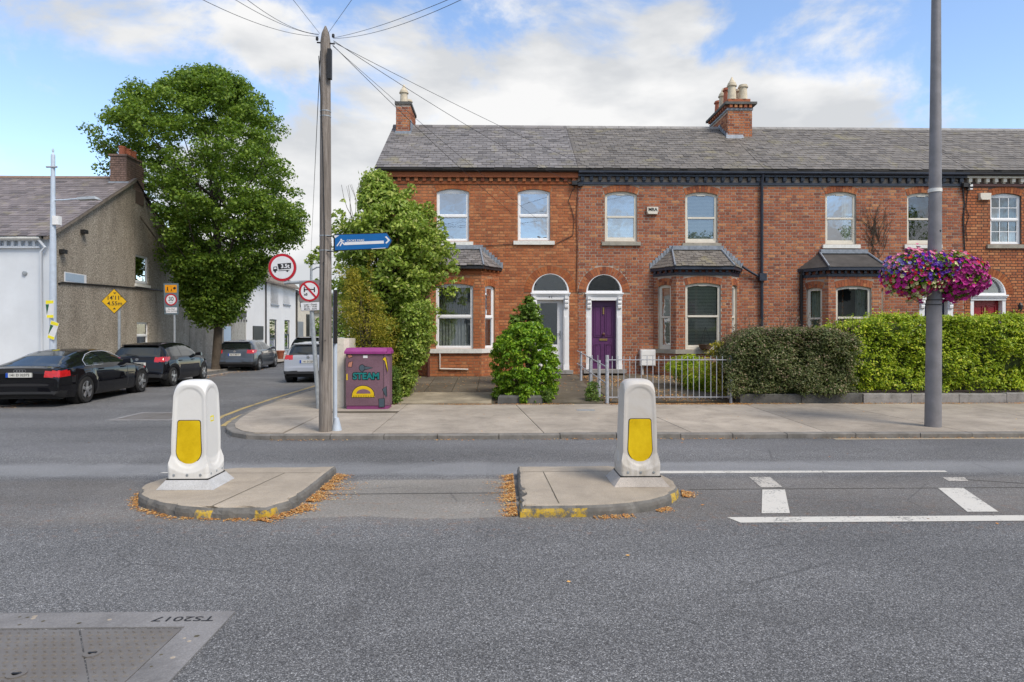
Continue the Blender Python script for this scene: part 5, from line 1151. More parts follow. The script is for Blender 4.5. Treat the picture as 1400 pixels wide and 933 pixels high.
for py in (153,160,323,343,430): a, b = S(445,py,PY); m = MB(); m.lathe([(.083+(.012 if py>300 else .004),-.008),(.083+(.012 if py>300 else .004),.008)], (a,PY,b), 20); m.build('strap', MAT['galv'], pole, world=True)
for k in range(7):
    a, b = S(random.uniform(438,448), random.uniform(360,560), PY); m = MB(); m.lathe([(.010,0),(.006,-.015)], (a, PY-.092, b), 8, 'y'); m.build('bolt', MAT['black'], pole, world=True)
m = MB(); tpx = S(440,60,PY); m.tube([(xt-.09,PY-.06,zt_-.5),(xt-.02,PY-.09,2.6+2),(xt+.01,PY-.10,3.2),(xt-.02,PY-.11,1.2)], .007, 5); m.build('down_lead', MAT['black'], pole, world=True)
def wire(px0, py0, Y0, px1, py1, Y1, sag, lab, r=.006, n=16):
    r *= .62
    a = Vector((lambda q: (q[0], Y0, q[1]))(S(px0, py0, Y0))); b = Vector((lambda q: (q[0], Y1, q[1]))(S(px1, py1, Y1))); pts = []
    for i in range(n+1): f = i/n; p = a.lerp(b, f); p.z -= sag*4*f*(1-f); pts.append(p)
    m = MB(); m.tube(pts, r, 5, False); tag(m.build('overhead_wire', MAT['black'], smooth=80), lab, 'wire', 'wires strung from the telegraph pole')
wire(456,56,PY, 786,252,19.3, .12, 'upper wire from the pole down to the joint of the first two houses', .008)
wire(456,58,PY, 880,260,19.35, .10, 'wire from the pole to the front of the purple-door house', .007)
wire(455,62,PY, 700,352-60,19.4, .08, 'steeper wire from the pole past the gable chimney to the orange house', .008)
wire(455,63,PY, 735,300,19.4, .06, 'steep wire from the pole, close under its twin, to the orange house', .006)
wire(456,52,PY, 640,-12,6.2, .05, 'upper of two wires leaving the pole top towards the right', .005); wire(456,53,PY, 655,-12,6.1, .1, 'lower of two wires leaving the pole top towards the right', .005)
wire(437,46,PY, 385,-20,7.5, .0, 'single wire leaving the pole top steeply up to the left', .005); wire(449,45,PY, 495,-20,7.0, .0, 'single wire leaving the pole top steeply up to the right', .005)
wire(436,50,PY, 250,-14,6.0, .1, 'lowest of three wires leaving the pole top to the left', .005); wire(436,48,PY, 300,-14,6.5, .08, 'middle wire of three leaving the pole top to the left', .005); wire(436,47,PY, 318,-16,6.4, .1, 'topmost of three wires leaving the pole top to the left', .005)
wire(438,70,PY, 424,372,60, .0, 'long thin wire dropping from the pole into the side street', .012)
# blue direction sign on two arms
F = Fr(S(456,330,PY-.13)[0], PY-.13, R(3)); off = Vector((xb,PY,pz(PY)))
k = (PY-.13)/900.
sg = thing('direction_sign', 'blue arrow-shaped pedestrian sign pointing right towards CROKE PARK, on the wooden pole', 'sign', F(0,S(456,330,PY-.13)[1],0)); off = OFF[sg.name]; zc = off.z
def sp(px, py): return ((px-456)*k, zc-(py-332+(0))*k)
tl = [(456,322.6),(528,319.4),(535.5,330.5),(529.5,341.5),(456,345.4)]
m = MB(); m.fprism(F, [sp(*q) for q in tl], -.012, .0); m.build('back_plate', MAT['black'], sg, world=True)
m = MB(); m.fprism(F, [sp(*q) for q in [(458,323.6),(527.4,320.6),(534,330.5),(528.8,340.4),(458,344.3)]], .0005, .004); m.build('face', MAT['sign_blue'], sg, world=True)
Bp = lambda poly, mt, nm, d=.0065: (lambda m_: (m_.fprism(F, [sp(*q) for q in poly], .003, d), m_.build(nm, mt, sg, world=True)))(MB())
Bp([(471,333.4),(523.5,330.6),(523.8,334.6),(471,337.3)], MAT['sign_white'], 'arrow_bar')
Bp([(525,325.4),(527.2,324.6),(532,329.8),(527.4,334.8),(525.6,333.8),(529.2,329.9)], MAT['sign_white'], 'arrow_head')
Bp([(456.5,324.3),(463.6,324),(458.2,328)], MAT['sign_white'], 'torn_corner', .0055); Bp([(507,341.6),(526,340.2),(526,341),(507,342.2)], MAT['sign_white'], 'maker_strip')
m = MB()
for a, b, w_ in (((465.8,330),(468,333.8),.9),((466,331),(460.5,338.8),.7),((467.4,333.5),(464.8,338.6),.8),((467.6,333.5),(471,336.9),.9),((466.5,330.5),(470.5,331.8),.5)):
    p, q = Vector(sp(*a)), Vector(sp(*b)); d = (q-p).normalized(); nn = Vector((-d.y,d.x))*w_*k; m.fprism(F, [tuple(p-nn),tuple(q-nn),tuple(q+nn),tuple(p+nn)], .003, .0066)
p = sp(466.5,329.8); m.fprism(F, [(p[0]+1.1*k*math.cos(a), p[1]+1.1*k*math.sin(a)) for a in [2*math.pi*i/10 for i in range(10)]], .003, .0067)
m.build('walker_symbol', MAT['sign_white'], sg, world=True)
text_obj('CROKE PARK', 4.0*k, MAT['sign_white'], sg, MF(F, sp(485.5,331)[0], sp(485.5,331.0)[1], .0065, off, R(2)), .0005, sx=1.0, bold=.0005)
for py in (323.5,344): m = MB(); a = S(447,py,PY-.1); m.tube([(a[0],PY-.10,a[1]),(S(462,py,PY-.12)[0],PY-.118,a[1])], .009, 6); m.build('arm', MAT['black'], sg, world=True)
# pale steel post right behind the wooden pole
x_ = SX(458,PY+.12); sp_ = thing('signal_post', 'pale blue-grey steel post with a cone foot tucked behind the wooden pole', 'post', (x_+.0,PY+.12,pz(PY)))
zt2 = S(458,398,PY)[1]; m = MB(); m.tube([(x_,PY+.12,.05),(x_,PY+.12,zt2)], .036, 14); m.build('shaft', MAT['galv_light'], sp_, world=True, smooth=40)
m = MB(); m.lathe([(.085,0),(.08,.02),(.038,.2),(.036,.2)], (x_+.03,PY+.10,pz(PY)), 18); m.build('foot', MAT['galv_light'], sp_, world=True, smooth=40)
m = MB(); z_ = S(458,470,PY)[1]; F_ = Fr(x_+.01,PY+.04,R(78)); m.fbox(F_, -.02,.09, z_, zt2+.02, 0,.01); m.build('edge_on_plate', MAT['black'], sp_, world=True)
# truck restriction signs
SYY = 13.6; xs_ = SX(436,SYY); zt3 = S(424,400,SYY)[1]; xtp = SX(424.5,SYY)
st = thing('sign_post', 'leaning galvanised post with the round 3.5t truck sign and the square axle sign', 'sign post', (xs_,SYY,pz(SYY)))
m = MB(); m.tube([(xs_,SYY,.05),(xtp,SYY,zt3)], .045, 14); m.build('post', MAT['galv'], st, world=True, smooth=40)
F = Fr(0, SYY-.06); off = OFF[st.name]; k = SYY/900.
P_ = lambda px, py: S(px, py, SYY-.06)
def disc(c, r, d0, d1, mat, name, par=None, n=40):
    m = MB(); m.fprism(F, [(c[0]+r*math.cos(2*math.pi*i/n), c[1]+r*math.sin(2*math.pi*i/n)) for i in range(n)], d0, d1); return m.build(name, mat, par or st, world=True)
c1 = P_(386,366); disc(c1, 19*k, -.01, 0, MAT['sign_grey'], 'back_plate'); disc(c1, 18.6*k, .0005, .003, MAT['sign_red'], 'red_ring'); disc(c1, 15.2*k, .003, .0055, MAT['sign_white'], 'white_face')
def fp_(poly, mat, name, d0=.005, d1=.008): m = MB(); m.fprism(F, [P_(*q) for q in poly], d0, d1); return m.build(name, mat, st, world=True)
fp_([(379.5,361),(398,359.6),(398,367.4),(381.2,369)], MAT['ink'], 'truck_box'); text_obj('3.5t', 7.4*k, MAT['sign_white'], st, MF(F, P_(390,364.3)[0], P_(390,364.3)[1], .009, off, R(3)), .0005, bold=.004)
fp_([(374,365),(379,364.6),(379.6,370.6),(373.6,371)], MAT['ink'], 'truck_cab'); fp_([(375,366),(378,365.8),(378.2,368),(374.8,368.2)], MAT['sign_white'], 'cab_window', .008, .0095); fp_([(380.5,370.3),(396,369.2),(396,370),(380.5,371)], MAT['ink'], 'truck_chassis')
for q in ((376.4,371.8),(393,370.8)): disc(P_(*q), 1.3*k, .0055, .009, MAT['ink'], 'truck_wheel', n=12)
m = MB(); a, b = P_(388,387), P_(428,385); m.tube([(a[0],SYY-.03,a[1]),(b[0],SYY-.03,b[1])], .033, 10); m.build('bracket_arm', MAT['galv'], st, world=True, smooth=40)
fp_([(409,384.5),(437.5,383),(437.5,412.5),(409,413)], MAT['sign_grey'], 'square_plate', -.008, 0); c2 = P_(423,398.3)
disc(c2, 14*k, .0005, .003, MAT['sign_red'], 'red_ring'); disc(c2, 11.4*k, .003, .0055, MAT['sign_white'], 'white_face')
fp_([(415.6,395.8),(429.5,395.2),(429.5,396.6),(415.6,397.2)], MAT['ink'], 'axle_bar')
for x_ in (415.4,429.2): fp_([(x_,392.8),(x_+1.6,392.8),(x_+1.6,399.6),(x_,399.6)], MAT['ink'], 'axle_wheel')
disc(P_(422.6,396), 1.7*k, .0055, .009, MAT['ink'], 'axle_hub', n=12); text_obj('x5', 4.6*k, MAT['ink'], st, MF(F, P_(418.3,402.8)[0], P_(418.3,402.8)[1], .007, off), .0005, bold=.003)
fp_([(414,388.6),(415.8,386.9),(433.2,406.2),(431.4,408)], MAT['sign_red'], 'red_slash', .009, .0115)
fp_([(410.5,413.8),(438,412.6),(438,424.6),(411.5,425.6)], MAT['sign_grey'], 'time_plate', -.008, 0); fp_([(411,414.4),(437.5,413.2),(437.4,424),(412,425)], MAT['sign_white'], 'time_face', .0005, .003)
for tx, py in (('Luan - Domh',416.6),('07.00 - 19.00',419.6),('MON - SUN',422.7)): text_obj(tx, 3.3*k, MAT['ink'], st, MF(F, P_(424.5,py)[0], P_(424.5,py)[1], .004, off, R(2)), .0004, bold=.001)
# yellow height diamond and 30 sign by the gable
def road_post(px, Y, ytop, label, cat='sign post'):
    x_ = SX(px, Y); r_ = thing('sign_post', label, cat, (x_,Y,.085)); m = MB(); m.tube([(x_,Y,.05),(x_,Y,S(px,ytop,Y)[1])], .04, 10); m.build('post', MAT['galv'], r_, world=True, smooth=40); return r_
Y_ = 20.6; st = road_post(163, Y_, 420, 'yellow diamond height sign reading 14 foot 11 on a grey post by the gable'); F = Fr(0, Y_-.05); off = OFF[st.name]; k = Y_/900; P_ = lambda px, py: S(px, py, Y_-.05)
fp_([(138.2,412.2),(156,394.6),(174,412.4),(156.2,429.6)], MAT['ink'], 'back_plate', -.006, 0); fp_([(139.2,412.2),(156,395.6),(173,412.4),(156.2,428.6)], MAT['sign_yellow'], 'face', .0005, .003)
text_obj("14'11\"", 7.6*k, MAT['ink'], st, MF(F, P_(156.6,407.8)[0], P_(156.6,407.8)[1], .004, off), .0005, bold=.003, sx=1.1); text_obj('4.55m', 7.4*k, MAT['ink'], st, MF(F, P_(157,415.4)[0], P_(157,415.4)[1], .004, off), .0005, bold=.003, sx=1.1)
fp_([(154.6,400.2),(159.4,400.2),(157,402.4)], MAT['ink'], 'arrow_down', .003, .005); fp_([(154.2,423.2),(158.8,423.2),(156.5,420.8)], MAT['ink'], 'arrow_up', .003, .005)
Y_ = 25.6; st = road_post(238.5, Y_, 428, 'grey panel with an orange school strip over a round 30 sign, near the tree'); F = Fr(0, Y_-.05); off = OFF[st.name]; k = Y_/900; P_ = lambda px, py: S(px, py, Y_-.05)
fp_([(223.6,387.6),(244,387.6),(244,430),(224.6,430)], MAT['sign_bluegrey'], 'panel', -.006, 0); fp_([(225.5,389.8),(241.6,389.8),(241.6,400.4),(225.7,400.4)], simple('sign_orange', (.75,.30,.0), .5), 'school_strip', .0005, .003)
def stick(x, y, h):
    m = MB(); q = lambda a, b: P_(x+a*h/6, y-b*h/6)
    m.fprism(F, [q(-.8,1.8),(q(.8,1.8)),(q(.9,4.4)),(q(-.7,4.4))], .003, .005); m.fprism(F, [q(-1.6,-.2),q(-.9,-.2),q(.1,1.8),q(-.7,1.8)], .003, .0051); m.fprism(F, [q(1.7,-.2),q(1.0,-.2),q(-.2,1.8),q(.6,1.8)], .003, .0052)
    c = q(0,5.3); m.fprism(F, [(c[0]+.8*h/6*k*math.cos(a), c[1]+.8*h/6*k*math.sin(a)) for a in [2*math.pi*i/8 for i in range(8)]], .003, .0053); m.build('child_symbol', MAT['ink'], st, world=True)
stick(229, 398.6, 6); stick(234.4, 398.6, 3.6); disc(P_(238.6,394.3), 1.9*k, .003, .005, MAT['ink'], 'symbol', n=10)
c3 = P_(233.8,410); disc(c3, 8.1*k, .0005, .003, MAT['sign_red'], 'red_ring', n=28); disc(c3, 6.3*k, .003, .005, MAT['sign_white'], 'white_face', n=28); text_obj('30', 8*k, MAT['ink'], st, MF(F, c3[0], c3[1]+.02, .006, off), .0005, bold=.003, sx=.9); text_obj('km/h', 2.4*k, MAT['ink'], st, MF(F, c3[0], c3[1]-.115, .006, off), .0005)
fp_([(226.5,420.6),(242,420.6),(242,428.2),(227,428.2)], MAT['sign_white'], 'white_strip', .0005, .003)
for tx, py in (('Go Mall',423),('SLOW DOWN',426)): text_obj(tx, 2.8*k, MAT['ink'], st, MF(F, P_(234.3,py)[0], P_(234.3,py)[1], .004, off), .0004)
# left street lamp
Y_ = 19.6; xl = SX(72.5, Y_); lm = thing('street_lamp', 'pale grey street lamp with a side arm at the corner of the white wall', 'street lamp', (xl,Y_,.085))
zs = lambda py: S(72,py,Y_)[1]
m = MB(); m.tube([(xl,Y_,.05),(xl,Y_,zs(400)),(xl,Y_,zs(335)),(xl,Y_,zs(300)),(xl,Y_,zs(270)),(xl,Y_,zs(212))], [.095,.09,.085,.07,.062,.055], 14); m.lathe([(.055,zs(212)),(.02,zs(210)),(.02,zs(208)),(.035,zs(206.5)),(.0,zs(202))], (xl,Y_,0), 12); m.build('column', MAT['galv_light'], lm, world=True, smooth=50)
m = MB(); m.tube([(xl-.16,Y_-.05,zs(229)),(xl+.15,Y_-.05,zs(229))], .03, 8); m.build('cross_bar', MAT['rail'], lm, world=True)
m = MB(); m.tube([(xl,Y_,zs(274)),(xl+.3,Y_,zs(273.5)),(xl+.75,Y_,zs(271.8))], .022, 8); m.build('arm', MAT['galv_light'], lm, world=True, smooth=50)
m = MB(); a = xl+.74; z = zs(271.5); m.hexa([(a,Y_-.1,z-.05),(a+.55,Y_-.13,z-.03),(a+.55,Y_+.13,z-.03),(a,Y_+.1,z-.05),(a,Y_-.06,z+.03),(a+.5,Y_-.08,z+.06),(a+.5,Y_+.08,z+.06),(a,Y_+.06,z+.03)]); m.hexa([(a+.55,Y_-.13,z-.03),(a+.66,Y_-.05,z-.05),(a+.66,Y_+.05,z-.05),(a+.55,Y_+.13,z-.03),(a+.5,Y_-.08,z+.06),(a+.6,Y_-.03,z+.01),(a+.6,Y_+.03,z+.01),(a+.5,Y_+.08,z+.06)]); m.build('lamp_head', MAT['galv'], lm, world=True)
m = MB(); m.box(xl+.04,xl+.22,Y_-.1,Y_+.05,zs(308),zs(296)); m.build('control_box', MAT['white'], lm, world=True)
for x0_, z0_, rot, lab in ((68,423,0,'upper green and yellow election poster folded round the lamp column'), (72,452,-.32,'lower tilted green and yellow election poster slipping down the lamp column')):
    a, b = S(x0_, z0_, Y_-.12); F_ = Fr(a, Y_-.12, R(-8)); c, s_ = math.cos(rot), math.sin(rot)
    T = lambda u, z: (u*c-z*s_, b+u*s_+z*c); root = thing('poster', lab, 'poster', (a,Y_-.12,b))
    for poly, mt, nm, d in (([(-.13,-.26),(.13,-.26),(.13,.26),(-.13,.26)], 'sign_white', 'board', .0), ([(-.125,.15),(.12,.17),(.12,.255),(-.125,.255)], 'sticker', 'top_band', .003), ([(-.125,.14),(-.02,.14),(-.09,-.16)], 'green_print', 'green_wedge', .003), ([(-.09,-.25),(.12,-.25),(.12,-.17),(-.09,-.17)], 'sticker', 'bottom_band', .003)):
        m = MB(); m.fprism(F_, [T(*q) for q in poly], d-.003, d+.002); m.build(nm, MAT['sign_yellow_bright'] if mt == 'sticker' else MAT[mt], root, world=True)
# right lamp pole with flower baskets
Y_ = 10.85; xr = SX(1275.5, Y_); zs = lambda py: S(1276,py,Y_)[1]; dx_ = lambda px: SX(px,Y_)-xr
lp_ = thing('lamp_post', 'tall grey lamp post carrying the flower baskets, rising out of the picture', 'lamp post', (xr,Y_,pz(Y_)))
m = MB(); m.tube([(xr,Y_,.03),(xr+.02,Y_,zs(420)),(xr+.035,Y_,zs(300)),(xr+.055,Y_,zs(0)),(xr+.075,Y_,8.6)], [.125,.112,.098,.070,.06], 24); m.build('column', MAT['polegrey'], lp_, world=True, smooth=40)
m = MB(); m.lathe([(.104,-.03),(.104,.03)], (xr+.035,Y_,zs(261)), 24); m.build('white_band', MAT['white_sill'], lp_, world=True, smooth=40)
for py in (410.5,417): m = MB(); m.lathe([(.121,-.006),(.121,.006)], (xr+.02,Y_,zs(py)), 24); m.build('strap', MAT['black'], lp_, world=True, smooth=40)
m = MB(); m.lathe([(.02,0),(.02,-.012),(.014,-.014)], (xr+.06,Y_-.085,zs(317)), 14, 'y'); m.build('cable_hole', MAT['black'], lp_, world=True)
m = MB(); m.tube([(xr+.05,Y_-.03,zs(172)),(xr+.12,Y_-.03,zs(165))], .012, 6); m.build('stub', MAT['galv'], lp_, world=True)
m = MB(); m.tube([(xr+.1,Y_,7.9),(xr+.6,Y_-.4,8.5),(xr+1.4,Y_-1.2,8.8)], .05, 8); m.build('arm', MAT['polegrey'], lp_, world=True, smooth=40)
# ------------------------------------------------------------------ white cottage on the left with its pebble-dashed gable
TH = math.atan2(1, -.057)
def gw(px, Y0=21.0, X0=-14.1):       # depth at which the street wall line crosses photo column px
    d = ray(px, HOR); return (X0+.057*Y0)/(d[0]/d[1]+.057)
CT = thing('cottage', 'white-fronted slate-roofed cottage with a tall brown pebble-dashed gable and brick chimney', 'house', (-17, 23, .09))
yb = gw(259); Lg = math.hypot(yb-21, .057*(yb-21)); ym = (21+yb)/2
Fg = Fr(-14.1, 21.0, TH)
ze_ = S(40,325,21)[1]; zr_ = S(150,246,ym)[1]
def gu(px): return (gw(px)-21)/math.sin(TH)
def gz_(px, py): return S(px, py, gw(px))[1]
gops = []
for (pa, pb, pt, pbm) in ((185,203,349.5,388.5), (187,203.5,440.5,474)):
    ua, ub = gu(pa), gu(pb); um = (pa+pb)/2; gops.append(op((ua+ub)/2, gz_(um,pbm), gz_(um,pt)-.01, (ub-ua)/2, .006, .01))
m = MB(); outer = [(0,0),(Lg,0),(Lg,ze_),(Lg/2,zr_),(0,ze_)]; holes = [arc(o)[::-1] for o in gops]
allp = outer+[p for h in holes for p in h]; tr = tessellate_polygon([[Vector((u,z,0)) for u,z in q] for q in [outer]+holes]); m.add([Fg(u,z,0) for u,z in allp], tr)
for h in holes: n = len(h); m.add([Fg(u,z,0) for u,z in h]+[Fg(u,z,-.15) for u,z in h], [(i,(i+1)%n,n+(i+1)%n,n+i) for i in range(n)])
m.build('gable_wall', MAT['dash'], CT, world=True, recalc=False)
for o in gops: window(CT, Fg, o, MAT['upvc'], 'upvc', .06, 'side', 'glass', .45 if o is gops[1] else .02, 'white_sill')
XL = -30
m = MB(); m.box(XL, -14.1-.002, 21.0, 21.25, .62, ze_-.03); m.build('front_wall', MAT['white_wall'], CT, world=True)
m = MB(); m.box(XL, -14.11, 20.94, 21.2, .0, .618); m.build('plinth', MAT['dash_dark'], CT, world=True)
m = MB(); m.box(XL, -14.35, 20.85, 21.0, ze_-.12, ze_-.03); m.box(XL, -14.35, 20.90, 21.0, ze_-.34, ze_-.28)
m.build('cornice', MAT['white_wall'], CT, world=True)
m = MB(); x = -14.5
while x > -22: m.box(x-.06, x+.02, 20.89, 20.999, ze_-.28, ze_-.121); x -= .22
q = m.build('dentil_course', MAT['white_wall'], CT, world=True); q['kind'] = 'stuff'
m = MB(); m.tube([(XL,20.78,ze_-.04),(-14.25,20.78,ze_-.04)], .06, 8); m.build('gutter', MAT['white_sill'], CT, world=True, smooth=50)
xp = SX(56.5, 20.9); m = MB(); m.tube([(-14.3,20.8,ze_-.1),(xp+.15,20.85,ze_-.32),(xp,20.9,ze_-.45),(xp,20.92,.2)], .045, 8); m.build('downpipe', MAT['white_wall'], CT, world=True, smooth=50)
a, b = S(34.5,374,21); m = MB(); m.lathe([(.07,0),(.07,-.05),(.03,-.06)], (a,20.999,b), 14, 'y'); m.build('wall_vent', MAT['galv'], CT, world=True)
m = MB(); ev, rv = 20.72, ym
xg = lambda y: -14.1-.057*(y-21)+.10
m.add([(XL,ev,ze_+.0),(xg(ev),ev,ze_),(xg(rv),rv,zr_+.05),(XL,rv,zr_+.05),(XL,yb+.2,ze_),(xg(yb),yb+.2,ze_)], [(0,1,2,3),(3,2,5,4)]); rf = m.build('roof', MAT['under_slate'], CT, world=True)
slates(rf, CT, ((-21.5,ev,ze_+.01),(xg(ev)+.03,ev,ze_+.01),(xg(rv)+.03,rv,zr_+.06),(-21.5,rv,zr_+.06)), .235, .30, MAT['slate_purple'], 290, .006)
m = MB(); m.hexa([(xg(ev)-.12,ev,ze_-.10),(xg(ev)+.02,ev,ze_-.10),(xg(rv)+.02,rv,zr_-.06),(xg(rv)-.12,rv,zr_-.06),(xg(ev)-.12,ev,ze_+.0),(xg(ev)+.02,ev,ze_+.0),(xg(rv)+.02,rv,zr_+.05),(xg(rv)-.12,rv,zr_+.05)]); m.build('verge_board', MAT['render_grey'], CT, world=True)
x = -21.5
while x < xg(rv)-.7: m = MB(); m.add([(x+.004,rv-.12,zr_+.03),(x+.004,rv,zr_+.14),(x+.004,rv+.12,zr_+.03),(x+.446,rv-.12,zr_+.03),(x+.446,rv,zr_+.14),(x+.446,rv+.12,zr_+.03)], [(0,3,4,1),(1,4,5,2),(0,1,2),(3,5,4)]); m.build('ridge_tile', simple('ridge_clay', (.22,.15,.115), .8) if 'ridge_clay' not in bpy.data.materials else bpy.data.materials['ridge_clay'], rf, world=True); x += .45
yc0, yc1 = gw(174), gw(195.5); xc1 = xg((yc0+yc1)/2)-.1; xc0 = xc1-.62; zc1 = S(165,213.5,yc0)[1]
m = MB(); m.box(xc0,xc1,yc0,yc1,zr_-.9,zc1); chb = simple('old_brick', (.22,.14,.11), .9, var=.35, scale=9, bump=.01, bscale=30); ck = m.build('chimney', MAT['mortar_dark'], CT, world=True)
B = Bricks(); Bf = Fr(xc0,yc0,0); Bs = Fr(xc1,yc0,R(90)); B.wall(Bf, xc1-xc0, zr_-.85, zc1-.02, []); B.wall(Bs, yc1-yc0, zr_-.4, zc1-.02, [], .1)
for Fq, u, zc, kk, j in B.full: o = bpy.data.objects.new('brick', brick_mesh(kk, chb)); COL.objects.link(o); o.parent = ck; o.location = Vector(Fq(u,zc,j))-OFF[CT.name]; o.rotation_euler = (0,0,Fq.th)
q = B.cut.build('cut_bricks', chb, ck, world=True, recalc=False); q['kind'] = 'stuff'
m = MB(); m.box(xc0-.04,xc1+.04,yc0-.04,yc1+.04,zc1,zc1+.07); m.build('cap', chb, ck, world=True)
for i in range(3): m = MB(); m.lathe([(.13,0),(.12,.3),(.135,.31),(.135,.36),(.1,.36)], (xc0+.33,yc0+.25+i*.38,zc1+.07), 14); m.build('chimney_pot', MAT['pot_red'], ck, world=True, smooth=40)
m = MB(); m.hexa([(xc0-.05,yc0-.12,zr_-.42),(xc1+.1,yc0-.12,zr_-.42),(xc1+.1,yc0,zr_-.3),(xc0-.05,yc0,zr_-.3),(xc0-.05,yc0-.12,zr_-.30),(xc1+.1,yc0-.12,zr_-.30),(xc1+.1,yc0,zr_-.18),(xc0-.05,yc0,zr_-.18)]); m.build('flashing', MAT['lead'], ck, world=True)
# things on the gable
def gpt(px, py, d=.03): u = gu(px); return Fg(u, gz_(px,py), d)
cable([gpt(79,388),gpt(84,386.5),gpt(120,389),gpt(160,392),gpt(200,395.5),gpt(225,398),gpt(256,400)], .03, 'thick black cable slung across the pebble-dashed gable')
ns = thing('street_name_plate', 'pale blue bilingual street name plate high on the pebble-dashed gable', 'sign', gpt(102,380)); 
for (p0, p1, y0_, y1_, d0, d1, mt, nm) in ((87,117,0,0,.01,.03,'sign_white','border'), (88.2,113.5,1,-1,.03,.036,'sign_pale','face')):
    ua, ub = gu(p0), gu(p1); m = MB(); m.fbox(Fg, ua, ub, gz_(102,386)-.03+.03*(nm=='face'), gz_(102,374)-.03*(nm=='face'), d0, d1); m.build(nm, MAT[mt], ns, world=True)
for py, tx in ((377.8,'PAIRC AN CHROCAIGH'),(382.4,'ST. JAMES AVENUE')): pass
for px, py, lab in ((112,317,'small black camera under the verge of the gable'), (83,344,'black bracket on the corner of the gable')): p = gpt(px,py,.0); m = MB(); m.box(p[0],p[0]+.16,p[1]-.1,p[1]+.1,p[2]-.07,p[2]+.06); m.tube([(p[0]+.1,p[1],p[2]),(p[0]+.2,p[1]-.2,p[2]-.05)],.03,6); tag(m.build('wall_fixture', MAT['black']), lab, 'fixture')
# walls along the far side of the street
Fw = lambda Y, d=0: -14.1-.057*(Y-21)+d
def wallrun(name, Y0, Y1, h, mat, label, cat='wall', cop=None):
    r_ = thing(name, label, cat, (Fw(Y0),Y0,.08)); m = MB(); m.hexa([(Fw(Y0)-.3,Y0,0),(Fw(Y0),Y0,0),(Fw(Y1),Y1,0),(Fw(Y1)-.3,Y1,0),(Fw(Y0)-.3,Y0,h),(Fw(Y0),Y0,h),(Fw(Y1),Y1,h),(Fw(Y1)-.3,Y1,h)]); m.build('wall_face', MAT[mat], r_, world=True)
    if cop: m = MB(); m.hexa([(Fw(Y0)-.36,Y0,h),(Fw(Y0)+.06,Y0,h),(Fw(Y1)+.06,Y1,h),(Fw(Y1)-.36,Y1,h),(Fw(Y0)-.36,Y0,h+cop),(Fw(Y0)+.06,Y0,h+cop),(Fw(Y1)+.06,Y1,h+cop),(Fw(Y1)-.36,Y1,h+cop)]); m.build('coping', MAT['dark_stone'], r_, world=True)
    return r_
wallrun('yard_wall', yb+.02, gw(306), S(280,428,33)[1], 'dash', 'tall rough brown yard wall behind the tree trunk', cop=.12)
r_ = wallrun('outbuilding', gw(317)+.02, 39.9, S(340,432,37)[1], 'dash_grey', 'grey pebble-dashed outbuilding with a dark boarded window beside the white house', 'outbuilding', cop=.32)
Fo = Fr(Fw(gw(317)), gw(317), TH); y_a = gw(345); m = MB(); ua, ub = (gw(345.5)-gw(317)), (gw(359.5)-gw(317)); m.fbox(Fo, ua, ub, S(352,466,38)[1], S(352,445,38)[1], 0, .04); m.build('boarded_window', MAT['black'], r_, world=True)
m = MB(); 
for i in range(5): u_ = gw(322+i*3.6)-gw(317); m.fbox(Fo, u_, u_+.16, S(330,438.5,35.5)[1], S(330,435,35.5)[1], 0, .02)
m.build('vent_slots', MAT['black'], r_, world=True)
gt = thing('yard_gate', 'pale blue yard gate between the rough wall and the outbuilding', 'gate', (Fw(34), 34, .08)); m = MB(); ya, yb2 = gw(306)+.03, gw(317)-.0; m.hexa([(Fw(ya)-.1,ya,.05),(Fw(ya)-.04,ya,.05),(Fw(yb2)-.04,yb2,.05),(Fw(yb2)-.1,yb2,.05),(Fw(ya)-.1,ya,2.0),(Fw(ya)-.04,ya,2.0),(Fw(yb2)-.04,yb2,2.0),(Fw(yb2)-.1,yb2,2.0)]); m.build('leaf', MAT['sign_pale'], gt, world=True)
# white two-storey house
Y0w, Y1w = 40.0, gw(404); WH = thing('white_house', 'white two-storey house with narrow dark windows halfway down the side street', 'house', (Fw(Y0w)-3,Y0w+3,.08))
ze2 = S(362,377,40)[1]; zr2 = ze2+2.1; XW = Fw(Y0w)-6.0
LW = (Y1w-Y0w)/math.sin(TH); FW_ = Fr(Fw(Y0w), Y0w, TH)
wops = []
for pa, pb, pt, pbm, nm in ((370,380.5,384,416,'w'),(387,396.5,384,416,'w'),(368.5,378.5,437,490,'d'),(389,396.5,438,478,'w')):
    ua, ub = (gw(pa)-Y0w), (gw(pb)-Y0w); Ym = (gw(pa)+gw(pb))/2; o = op((ua+ub)/2, S((pa+pb)/2,pbm,Ym)[1], S((pa+pb)/2,pt,Ym)[1], (ub-ua)/2, .01, .01); o['nm'] = nm; wops.append(o)
m = MB(); outer = [(0,0),(LW,0),(LW,ze2),(0,ze2)]; holes = [arc(o)[::-1] for o in wops]; allp = outer+[p for h in holes for p in h]
m.add([FW_(u,z,0) for u,z in allp], tessellate_polygon([[Vector((u,z,0)) for u,z in q] for q in [outer]+holes]))
for h in holes: n = len(h); m.add([FW_(u,z,0) for u,z in h]+[FW_(u,z,-.12) for u,z in h], [(i,(i+1)%n,n+(i+1)%n,n+i) for i in range(n)])
xm = (XW+Fw(Y0w))/2; m.add([(XW,Y0w,0),(Fw(Y0w),Y0w,0),(Fw(Y0w),Y0w,ze2),(xm,Y0w,zr2),(XW,Y0w,ze2)], [(0,1,2,3,4)]); m.add([(XW,Y1w,0),(Fw(Y1w),Y1w,0),(Fw(Y1w),Y1w,ze2),(xm,Y1w,zr2),(XW,Y1w,ze2)], [(0,1,2,3,4)]); m.add([(XW,Y0w,0),(XW,Y1w,0),(XW,Y1w,ze2),(XW,Y0w,ze2)], [(0,1,2,3)])
